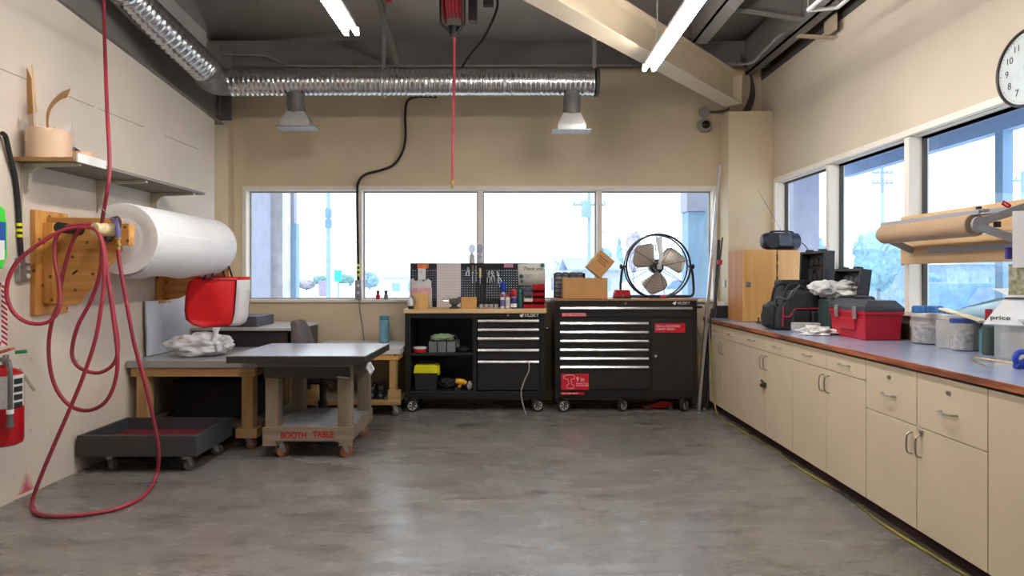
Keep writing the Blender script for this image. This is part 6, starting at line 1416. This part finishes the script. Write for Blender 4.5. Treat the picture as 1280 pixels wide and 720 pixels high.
m = MB().box(X0-.008, X1+.004, Y0-.012, Y1+.008, z1, z1+.014); m.build('lid', mat('tub_lid', (222, 224, 230), .25, alpha=.7), t, bevel=.004)
m = MB().box(X0+.02, X1-.02, Y0+.02, Y1-.02, ZS+.004, ZS+.08); m.build('contents', f2, t, bevel=.01)
t = thing('marker_pen', 'rounded blue plastic tape dispenser at the right edge of the counter', 'tape dispenser', (2.42, 2.98, ZS)); xx, yy = 2.425, 2.98
t.name = 'tape_dispenser'
m = MB().torus((xx, yy, ZS+.046), .033, .013, 'y', 28, 10); m.build('ring', M_blue, t)
m = MB().prism([(xx-.035, ZS), (xx+.09, ZS), (xx+.09, ZS+.03), (xx+.02, ZS+.05), (xx-.035, ZS+.02)], 'y', yy-.018, yy+.018); m.build('body', mat('tape_blue', (30, 60, 170), .4), t, bevel=.006)
m = MB().tube(spline([(2.30, 3.05, ZS+.006), (2.36, 3.2, ZS+.006), (2.42, 3.28, ZS+.012), (2.5, 3.12, ZS+.006)], 6), .003, 6); tag(m.build('wire_strip', M_brass), 'thin brass wire lying on the counter before the ribbed tub', 'wire')
# white folded card with print
t = thing('folded_card', 'white folded card carton with small dark print lying on the tub at the right edge', 'card', (wx(1258, 3.3), 3.3, z1+.02))
Yc = 3.25; a = [W(1229, 404.5, Yc), W(1283, 407, Yc-.05), W(1290, 368, Yc+.1), W(1259, 368, Yc+.12)]
a = [Vector((min(p.x, 2.75), p.y, p.z)) for p in a]
m = MB(); n_ = Vector((0, .004, -.006)); m.add(a+[p+n_ for p in a], BF); m.build('panel', M_paper, t)
m = MB(); b0 = [a[3], a[2], a[2]+Vector((0, .10, .03)), a[3]+Vector((0, .10, .03))]; m.add(b0+[p+Vector((0, .002, -.004)) for p in b0], BF); m.build('flap', M_paper, t)
m = MB(); p, q = a[3].lerp(a[0], .12), a[2].lerp(a[1], .12); up_ = Vector((0, -.003, .003)); m.add([p+up_, q+up_, q+(a[1]-a[2])*.06+up_, p+(a[0]-a[3])*.06+up_], [(0, 1, 2, 3)]); m.build('dark_line', M_dark, t)
e1 = (a[1]-a[0]).normalized(); e2 = ((a[3]+a[2])/2-(a[0]+a[1])/2); e2 = (e2-e1*e2.dot(e1)).normalized(); e3 = e1.cross(e2)
Rc = Matrix((e1, e2, e3)).transposed()
text('lettering', 'price', .045, a[0].lerp(a[1], .2)+e2*.045+e3*.004, Rc, M_ink, t, shear=.25)
m = MB(); p = W(1236, 392, 3.4); m.obox(p, (.035, .012, .05)); tag(m.build('red_tag', M_red, bevel=.002), 'small red card standing behind the white folded card', 'card')
# cream strip and pale blue sheet leaning on the window
m = MB(); m.bar(W(1178, 386, 3.98), W(1230, 401.5, 3.50), .05, .012); tag(m.build('foam_strip', mat('cream_foam', (228, 218, 184), .7), bevel=.003), 'cream strip lying across the jars behind the blue-lidded jar', 'strip')
m = MB(); a = [W(1185, 392, 4.0), W(1232, 399, 3.58), W(1262, 372, 3.45), W(1250, 372, 3.5)]; a = [Vector((min(p.x, 2.74), p.y, p.z)) for p in a]
m.add(a, [(0, 1, 2, 3)]); o = m.build('blue_sheet', mat('pale_blue_sheet', (176, 214, 236), .35, var=.08)); s_ = o.modifiers.new('s', 'SOLIDIFY'); s_.thickness = .003; tag(o, 'pale blue plastic sheet leaning on the window behind the cream strip', 'sheet')

# ================================================================= kraft paper dispenser on pine boards across the window
XBd = 2.735
zt_, zb = 1.775, 1.445
t = thing('paper_dispenser', 'brown kraft paper roll in a grey cutter frame on pine boards across the right window', 'paper dispenser', (2.6, 3.8, 1.45))
for a, b_ in ((zb, (zb+zt_)/2-.002), ((zb+zt_)/2+.002, zt_)):
    m = MB().box(XBd, XBd+.035, 2.6, 4.405, a, b_); m.build('pine_board', M_piney, t, bevel=.003)
axx, axz, yn, yf = 2.53, 1.642, 3.42, 4.24
m = MB().lathe([(.016, 0), (.058, 0), (.062, .004), (.062, yf-yn-.004), (.058, yf-yn), (.016, yf-yn)], (axx, yn, axz), 'y', 44); m.build('kraft_roll', mat('kraft', (172, 142, 112), .7, var=.05, scale=6, stretch=(1, .1, 1)), t)
M_gp = mat('grey_enamel', (150, 152, 156), .45, var=.05)
m = MB().box(axx-.01, axx+.03, yn-.06, yf+.02, axz+.066, axz+.082).box(axx-.022, axx-.008, yn-.05, yf+.02, axz+.052, axz+.078); m.build('cutter_bar', M_gp, t, bevel=.003)
m = MB().box(XBd-.012, XBd, yn-.1, yf-.15, 1.515, 1.545).box(XBd-.012, XBd, yn-.25, yf-.1, 1.72, 1.745); m.build('wall_rail', M_gp, t, bevel=.002)
for k, yy in enumerate((yn-.03, yf+.03)):
    m = MB(); 
    m.bar((axx-.02, yy, axz+.005), (XBd, yy-.07*(k == 0), 1.735), .045, .012, up=(0, 1, 0)); m.bar((axx-.02, yy, axz-.005), (XBd, yy-.07*(k == 0), 1.535), .045, .012, up=(0, 1, 0))
    m.lathe([(.03, -.008), (.045, -.008), (.045, .008), (.03, .008)], (axx, yy, axz), 'y', 26); m.build('arm', M_gp, t, bevel=.003)
m = MB().cyl((axx+.01, yn-.01, axz+.078), (axx+.01, yn-.01, axz+.098), .014, seg=14); m.build('tension_knob', M_blkplastic, t)
m = MB().box(axx+.08, axx+.1, yn-.05, yn-.02, axz-.015, axz+.015); m.build('axle_nut', M_dark, t)
t = thing('hang_tag', 'red tag with white lettering at the top of the kraft paper dispenser arm', 'tag', W(1258, 256, 3.38))
a = [W(1251.5, 255.5, 3.38), W(1254.5, 250, 3.38), W(1264.5, 256, 3.36), W(1262, 262, 3.36)]
m = MB(); m.add(a+[p+Vector((.002, .002, 0)) for p in a], BF); m.build('plate', M_red, t)
p = a[0].lerp(a[3], .16)*.0+(a[0]+a[1])/2; e1 = ((a[3]+a[2])/2-p).normalized(); e2 = (a[1]-a[0]); e2 = (e2-e1*e2.dot(e1)).normalized(); Rc = Matrix((e1, e2, e1.cross(e2))).transposed()
text('lettering', 'PULL', .0115, p+e1*.008+e1.cross(e2)*.002, Rc, M_wtext, t)
# clipboard and the moss-coloured picture at the right edge
t = thing('clipboard', 'white clipboard with a dark clip hanging at the right edge of the window', 'clipboard', (2.66, 3.2, 1.4))
Yk = 3.3; x0 = wx(1265.5, Yk)
M_ = Matrix.Translation((x0, Yk, 0)) @ Matrix.Rotation(math.radians(-35), 4, 'Z')
m = MB().box(0, .22, 0, .004, wz(334.5, Yk), wz(264, Yk), M_); m.build('sheet', M_paper, t)
m = MB().box(.06, .16, -.012, .0, wz(268, Yk), wz(261, Yk), M_); m.build('clip', M_dark, t, bevel=.003)
M_ = Matrix.Translation((wx(1263.5, 3.32), 3.335, 0)) @ Matrix.Rotation(math.radians(-30), 4, 'Z')
m = MB().box(0, .2, 0, .004, wz(369, 3.32), wz(330, 3.32), M_); tag(m.build('moss_picture', mat('moss_print', (126, 122, 60), .6, var=.5, scale=45, col2=(200, 196, 180))), 'mottled olive green printed sheet hanging just below the white clipboard', 'picture')
M_ = Matrix.Translation((wx(1259.5, 3.36), 3.36, 0)); m = MB().box(0, .05, 0, .02, wz(324, 3.36), wz(309, 3.36), M_); tag(m.build('violet_tape', mat('violet_tape', (70, 60, 150), .5), bevel=.003), 'small violet block stuck at the board end beside the clipboard', 'tape')

# ================================================================= wall clock
cy_, cz_, R0 = 3.36, 2.476, .2
t = thing('wall_clock', 'round white wall clock with a thin dark rim on the right wall', 'clock', (XR, cy_, cz_))
m = MB().torus((XR-.024, cy_, cz_), R0, .008, 'x', 72, 10); m.lathe([(R0, -.03), (R0+.004, -.01), (R0-.01, 0)], (XR, cy_, cz_), 'x', 60, caps=False); m.build('rim', mat('clock_rim', (54, 42, 40), .35), t)
m = MB().lathe([(.001, -.018), (R0-.003, -.018), (R0-.003, -.002), (.001, -.002)], (XR, cy_, cz_), 'x', 60); fc = m.build('dial', mat('clock_dial', (238, 234, 228), .5, var=.02), t)
for h in range(1, 13):
    a = math.radians(90-30*h); yy = cy_-.138*math.cos(a); zz = cz_+.138*math.sin(a)
    text('numeral', str(h), .052, (XR-.0195, yy, zz), RR, M_ink, fc, ext=.0004, align='CENTER')
m = MB()
for k in range(60):
    a = 2*PI*k/60; l0, l1, w_ = .178, .186, (.0022 if k % 5 == 0 else .0011)
    d1 = Vector((0, math.cos(a), math.sin(a))); d2 = Vector((0, -math.sin(a), math.cos(a))); c0 = Vector((XR-.0186, cy_, cz_)); m.add([c0+d1*l0-d2*w_, c0+d1*l1-d2*w_, c0+d1*l1+d2*w_, c0+d1*l0+d2*w_], [(0, 1, 2, 3)])
m.build('minute_marks', M_ink, fc)
for nm, ang, ln, w_ in (('hour_hand', 110, .08, .006), ('minute_hand', 60, .12, .004)):
    a = math.radians(90-ang); d1 = Vector((0, -math.cos(a), math.sin(a))); c0 = Vector((XR-.021, cy_, cz_)); m = MB().bar(c0-d1*.02, c0+d1*ln, w_*2, .002, up=(1, 0, 0)); m.build(nm, M_ink, t)
m = MB().lathe([(R0-.006, -.026), (R0*.7, -.034), (R0*.35, -.038), (.001, -.039)], (XR, cy_, cz_), 'x', 48); m.build('glass_cover', gm, t)
# ================================================================= outside the windows; pale blue haze is tinted into the colours
M_gnd = mat('pale_lot', (226, 230, 232), .9, var=.04, scale=.2)
m = MB().add([(-300, 7.12, -.3), (300, 7.12, -.3), (300, 320, -.3), (-300, 320, -.3)], [(0, 1, 2, 3)]).add([(2.95, -40, -.3), (300, -40, -.3), (300, 7.12, -.3), (2.95, 7.12, -.3)], [(0, 1, 2, 3)])
struct(m.build('ground', M_gnd, loc=(0, 0, -.3)), 'pale bright lot outside the windows', 'ground')
M_ext = mat('exterior_stucco', (176, 182, 208), .8, var=.05); M_ext2 = mat('exterior_blue_trim', (150, 186, 222), .7, var=.05); M_extw = mat('exterior_white_trim', (226, 230, 240), .7)
m = MB().box(-3.4, -2.985, 7.1, 7.95, -.3, 3.4); struct(m.build('wall_exterior_left', M_ext), 'lavender grey outside wing wall at the left end of the back window', 'wall')
m = MB().box(-3.4, -2.87, 8.05, 8.35, -.3, 3.4); struct(m.build('trim_1', M_extw), 'white outside trim post left of the blue post', 'trim')
t = thing('porch_post', 'pale blue outside post at the left end of the back window', 'post', (-2.85, 8.4, -.3), 'outside porch posts')
m = MB().box(-2.98, -2.80, 8.36, 8.5, -.3, wz(279, 8.36)); m.build('base_sleeve', M_ext2, t, bevel=.01)
m = MB().box(-2.97, -2.83, 8.37, 8.49, wz(279, 8.36), 3.4); m.build('shaft', M_ext, t)
t = thing('porch_post', 'pale blue outside post at the right end of the back window', 'post', (2.35, 8, -.3), 'outside porch posts')
m = MB().box(2.28, 2.62, 8.0, 8.3, -.3, wz(264, 8.0)); m.build('base_sleeve', M_ext2, t, bevel=.01)
m = MB().box(2.26, 2.62, 7.98, 8.3, wz(264, 8.0), 3.4); m.build('shaft', M_ext, t)
m = MB().bar((2.2, 7.85, -.3), (2.5, 7.75, 2.6), .05, .05); tag(m.build('downspout', M_ext2), 'thin slanting pale blue pipe beside the right outside post', 'pipe')
m = MB().box(2.95, 3.95, -3, 7.3, 2.63, 2.75).box(3.85, 3.95, -3, 7.3, 2.50, 2.63); struct(m.build('roof_soffit', mat('soffit_blue', (160, 188, 226), .8, var=.05)), 'blue-grey eave soffit above the right-hand windows outside', 'soffit')
m = MB().box(3.86, 3.94, 4.93, 5.01, -.3, 2.5); tag(m.build('porch_post', M_ext2), 'thin blue eave post outside the nearest right-hand window', 'post', 'outside porch posts')
m = MB().box(3.32, 3.62, 7.35, 7.7, -.3, 2.63); tag(m.build('porch_post', M_ext), 'lavender grey outside pillar at the far end of the right-hand windows', 'post', 'outside porch posts')
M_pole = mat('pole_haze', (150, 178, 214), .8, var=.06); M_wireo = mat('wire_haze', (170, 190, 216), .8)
def pole(label, x, Y, r, ztop, arms):
    t = thing('utility_pole', label, 'utility pole', (wx(x, Y), Y, -.3), 'utility poles outside')
    m = MB().cyl((wx(x, Y), Y, -.3), (wx(x, Y), Y, ztop), r, r*.85, 12); m.build('shaft', M_pole, t)
    for y, hw in arms:
        m = MB().box(wx(x, Y)-hw, wx(x, Y)+hw, Y-.06, Y+.06, wz(y, Y)-.06, wz(y, Y)+.06)
        for q in (-.9, -.45, .45, .9): m.cyl((wx(x, Y)+q*hw, Y, wz(y, Y)), (wx(x, Y)+q*hw, Y, wz(y, Y)+.22), .05, seg=8)
        m.build('cross_arm', M_pole, t)
    return t
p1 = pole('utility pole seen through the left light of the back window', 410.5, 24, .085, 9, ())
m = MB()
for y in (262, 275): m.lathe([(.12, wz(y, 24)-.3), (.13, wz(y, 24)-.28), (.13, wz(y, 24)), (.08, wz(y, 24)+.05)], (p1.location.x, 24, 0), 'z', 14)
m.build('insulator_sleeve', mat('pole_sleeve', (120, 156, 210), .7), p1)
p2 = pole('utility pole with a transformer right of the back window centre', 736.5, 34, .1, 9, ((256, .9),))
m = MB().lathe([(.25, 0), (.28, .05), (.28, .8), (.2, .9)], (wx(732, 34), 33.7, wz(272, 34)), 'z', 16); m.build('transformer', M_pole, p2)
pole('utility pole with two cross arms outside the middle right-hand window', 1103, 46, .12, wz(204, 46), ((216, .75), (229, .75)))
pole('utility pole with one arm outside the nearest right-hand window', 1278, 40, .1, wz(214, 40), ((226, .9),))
Yw = 30
for pts, lab in (([(200, 293), (355, 299), (447, 302.5), (600, 300), (736, 290), (880, 300), (1000, 305)], 'sagging overhead wire crossing the back window'), ([(975, 300), (1060, 299), (1130, 296), (1250, 290)], 'overhead wire crossing the middle right-hand window')):
    m = MB().tube(spline([W(x, y, Yw) for x, y in pts], 6), .022, 6); tag(m.build('overhead_wire', M_wireo), lab, 'wire', 'overhead wires')
# hills
def hill(x0, x1, Y, prof, lab, m_):
    m = MB(); n_ = len(prof); xs = [wx(x0+(x1-x0)*i/(n_-1), Y) for i in range(n_)]
    vs = []
    for i in range(n_): z = wz(prof[i], Y); vs += [(xs[i], Y-25, -.4), (xs[i], Y-8, -.4+(z+.4)*.6), (xs[i], Y, z), (xs[i], Y+25, -.4)]
    m.add(vs, [(i*4+j, i*4+j+1, (i+1)*4+j+1, (i+1)*4+j) for i in range(n_-1) for j in range(3)]); struct(m.build('hill', m_, angle=80), lab, 'hill')
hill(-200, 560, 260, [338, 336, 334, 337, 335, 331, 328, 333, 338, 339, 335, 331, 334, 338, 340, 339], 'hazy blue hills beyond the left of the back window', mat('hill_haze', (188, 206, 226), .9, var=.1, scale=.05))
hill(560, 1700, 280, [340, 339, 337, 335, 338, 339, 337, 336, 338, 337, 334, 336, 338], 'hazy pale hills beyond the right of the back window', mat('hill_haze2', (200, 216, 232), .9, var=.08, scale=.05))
def foliage(nm, lab, x, Y, ytop, ybase, wpx, m_, seed, n_=7, cone=False, grp='trees and bushes outside'):
    cx = wx(x, Y); z0 = max(-.3, wz(ybase, Y)); z1 = wz(ytop, Y); w_ = wpx/FPX*Y/2; random.seed(seed)
    t = thing(nm, lab, 'tree' if 'tree' in nm or 'conifer' in nm else 'bush', (cx, Y, -.3), grp)
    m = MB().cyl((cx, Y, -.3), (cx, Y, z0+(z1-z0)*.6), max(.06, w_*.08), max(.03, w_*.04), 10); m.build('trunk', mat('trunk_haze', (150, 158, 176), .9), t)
    m = MB()
    if cone:
        for k in range(6):
            f_ = k/6; z = z0+(z1-z0)*(.1+.78*f_); r = w_*(1.02-f_*.92); m.blob((cx, Y, z), (r, r, (z1-z0)*.13), seed+k, .5, 4, 3)
    else:
        for k in range(n_):
            a = random.uniform(0, 6.28); q = random.uniform(0, .55); zz = z0+(z1-z0)*random.uniform(.35, .8)
            m.blob((cx+w_*q*math.cos(a), Y+w_*q*math.sin(a), zz), (w_*.55, w_*.55, (z1-z0)*.28), seed+k, .35, 3.5, 4)
    m.build('crown', m_, t, angle=80)
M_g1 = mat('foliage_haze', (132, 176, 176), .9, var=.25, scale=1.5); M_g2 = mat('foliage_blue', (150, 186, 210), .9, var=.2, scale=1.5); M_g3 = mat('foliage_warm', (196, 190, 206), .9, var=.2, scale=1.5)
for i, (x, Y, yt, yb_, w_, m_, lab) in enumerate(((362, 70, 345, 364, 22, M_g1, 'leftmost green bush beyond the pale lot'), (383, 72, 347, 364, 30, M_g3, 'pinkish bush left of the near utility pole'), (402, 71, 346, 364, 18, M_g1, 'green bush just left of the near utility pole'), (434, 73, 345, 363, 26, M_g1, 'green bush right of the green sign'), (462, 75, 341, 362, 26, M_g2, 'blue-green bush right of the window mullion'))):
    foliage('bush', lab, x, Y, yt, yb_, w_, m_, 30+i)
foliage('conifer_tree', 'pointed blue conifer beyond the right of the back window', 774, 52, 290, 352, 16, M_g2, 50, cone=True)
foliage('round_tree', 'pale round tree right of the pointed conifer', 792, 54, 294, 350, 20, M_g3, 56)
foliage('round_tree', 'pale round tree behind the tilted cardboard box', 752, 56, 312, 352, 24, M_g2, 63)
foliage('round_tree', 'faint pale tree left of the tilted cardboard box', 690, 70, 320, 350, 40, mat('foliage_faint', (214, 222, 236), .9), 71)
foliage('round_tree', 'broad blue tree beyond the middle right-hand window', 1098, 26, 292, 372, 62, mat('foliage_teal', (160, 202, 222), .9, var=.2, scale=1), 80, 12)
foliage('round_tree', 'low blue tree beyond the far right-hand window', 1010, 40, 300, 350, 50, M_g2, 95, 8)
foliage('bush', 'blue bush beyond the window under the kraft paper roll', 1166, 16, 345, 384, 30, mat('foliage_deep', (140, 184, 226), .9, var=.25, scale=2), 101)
# sign, buildings, vehicles
t = thing('road_sign', 'small green road sign right of the near utility pole', 'sign', (wx(422.5, 30), 30, -.3))
m = MB().box(wx(418, 30), wx(427, 30), 30, 30.03, wz(352, 30), wz(338, 30)); m.build('plate', mat('sign_green', (60, 206, 190), .6), t, bevel=.01)
m = MB().cyl((wx(422.5, 30), 30.05, -.3), (wx(422.5, 30), 30.05, wz(338, 30)), .04, seg=8); m.build('post', M_pole, t)
def house(nm, lab, x0, x1, Y, yt, yroof, wall_m, roof_m, grp=None):
    a, b_ = wx(x0, Y), wx(x1, Y); ze, zr = wz(yt, Y), wz(yroof, Y)
    t = thing(nm, lab, 'building', ((a+b_)/2, Y, -.3), grp)
    m = MB().box(a, b_, Y, Y+6, -.3, ze); m.build('walls', wall_m, t)
    m = MB().prism([(Y-.4, ze), (Y+3, zr), (Y+6.4, ze), (Y+6.4, ze+.1), (Y+3, zr+.1), (Y-.4, ze+.1)], 'x', a-.3, b_+.3); m.build('roof', roof_m, t)
    w_ = (b_-a)/5
    for k in range(2): m = MB().box(a+w_*(1+2*k), a+w_*(2+2*k), Y-.05, Y, ze-(ze+.3)*.6, ze-(ze+.3)*.25); m.build('window', M_ext2, t)
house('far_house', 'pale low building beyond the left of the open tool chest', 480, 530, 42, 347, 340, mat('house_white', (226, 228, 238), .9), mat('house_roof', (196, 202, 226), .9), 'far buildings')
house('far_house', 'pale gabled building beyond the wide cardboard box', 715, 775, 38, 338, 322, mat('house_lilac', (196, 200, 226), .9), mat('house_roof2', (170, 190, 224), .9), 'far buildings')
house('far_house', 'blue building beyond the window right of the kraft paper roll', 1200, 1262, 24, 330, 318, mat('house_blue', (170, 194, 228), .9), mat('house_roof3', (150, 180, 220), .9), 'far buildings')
def vehicle(lab, x, Y, L_, body, grp='parked vehicles outside', yaw=0.):
    cx = wx(x, Y); t = thing('parked_car', lab, 'car', (cx, Y, -.3), grp); R = Matrix.Translation((cx, Y, -.3)) @ Matrix.Rotation(yaw, 4, 'Z'); h = L_/2
    m = MB().prism([(-h, .35), (-h, .8), (-h*.9, .95), (-h*.5, 1.0), (-h*.3, 1.5), (h*.35, 1.5), (h*.6, 1.0), (h*.95, .9), (h, .7), (h, .35)], 'y', -.85, .85, M=R); m.build('body', body, t, bevel=.06, angle=30)
    m = MB().prism([(-h*.42, 1.04), (-h*.26, 1.42), (h*.3, 1.42), (h*.5, 1.04)], 'y', -.86, .86, M=R); m.build('side_glass', mat('car_glass', (130, 160, 196), .2), t)
    for sx in (-.6, .6):
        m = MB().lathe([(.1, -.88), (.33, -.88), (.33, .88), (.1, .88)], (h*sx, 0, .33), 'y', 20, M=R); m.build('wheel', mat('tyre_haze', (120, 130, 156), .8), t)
for x, y0, w_, h_, c, lab in ((405.5, 50, .75, 1.15, (170, 160, 206), 'small lilac bin standing left of the near utility pole outside'), (427, 52, .95, .9, (222, 230, 240), 'small white bin standing below the green road sign outside')):
    cx = wx(x, y0); t = thing('wheelie_bin', lab, 'bin', (cx, y0, -.3), 'bins outside')
    m = MB().add([(cx-w_*.42, y0-.35, -.3), (cx+w_*.42, y0-.35, -.3), (cx+w_*.42, y0+.35, -.3), (cx-w_*.42, y0+.35, -.3), (cx-w_/2, y0-.42, -.3+h_), (cx+w_/2, y0-.42, -.3+h_), (cx+w_/2, y0+.42, -.3+h_), (cx-w_/2, y0+.42, -.3+h_)], BF); m.build('body', mat('bin_%d' % x, c, .7), t); m = MB().box(cx-w_*.54, cx+w_*.54, y0-.46, y0+.46, -.3+h_, -.22+h_); m.build('lid', mat('bin_%d' % x, c), t, bevel=.03)
vehicle('blue car parked beyond the window under the pine boards', 1205, 14.5, 3.8, mat('car_blue', (110, 156, 220), .5), yaw=.15)
vehicle('pale car parked beyond the fan', 850, 30, 4.2, mat('car_pale', (206, 216, 236), .5))
m = MB()
for k, (x, Y, r, h) in enumerate(((1090, 12, 1.4, .9), (1190, 8.6, 1.1, .72))):
    m = MB().blob((wx(x, Y), Y, -.3), (r, r, h), 40+k, .25, 2, 4); tag(m.build('snow_mound', mat('snow', (236, 242, 248), .9, var=.03), angle=80), ('white mound outside behind the leaning-lid tool case', 'white mound outside below the pine boards across the window')[k], 'mound', 'white mounds outside')
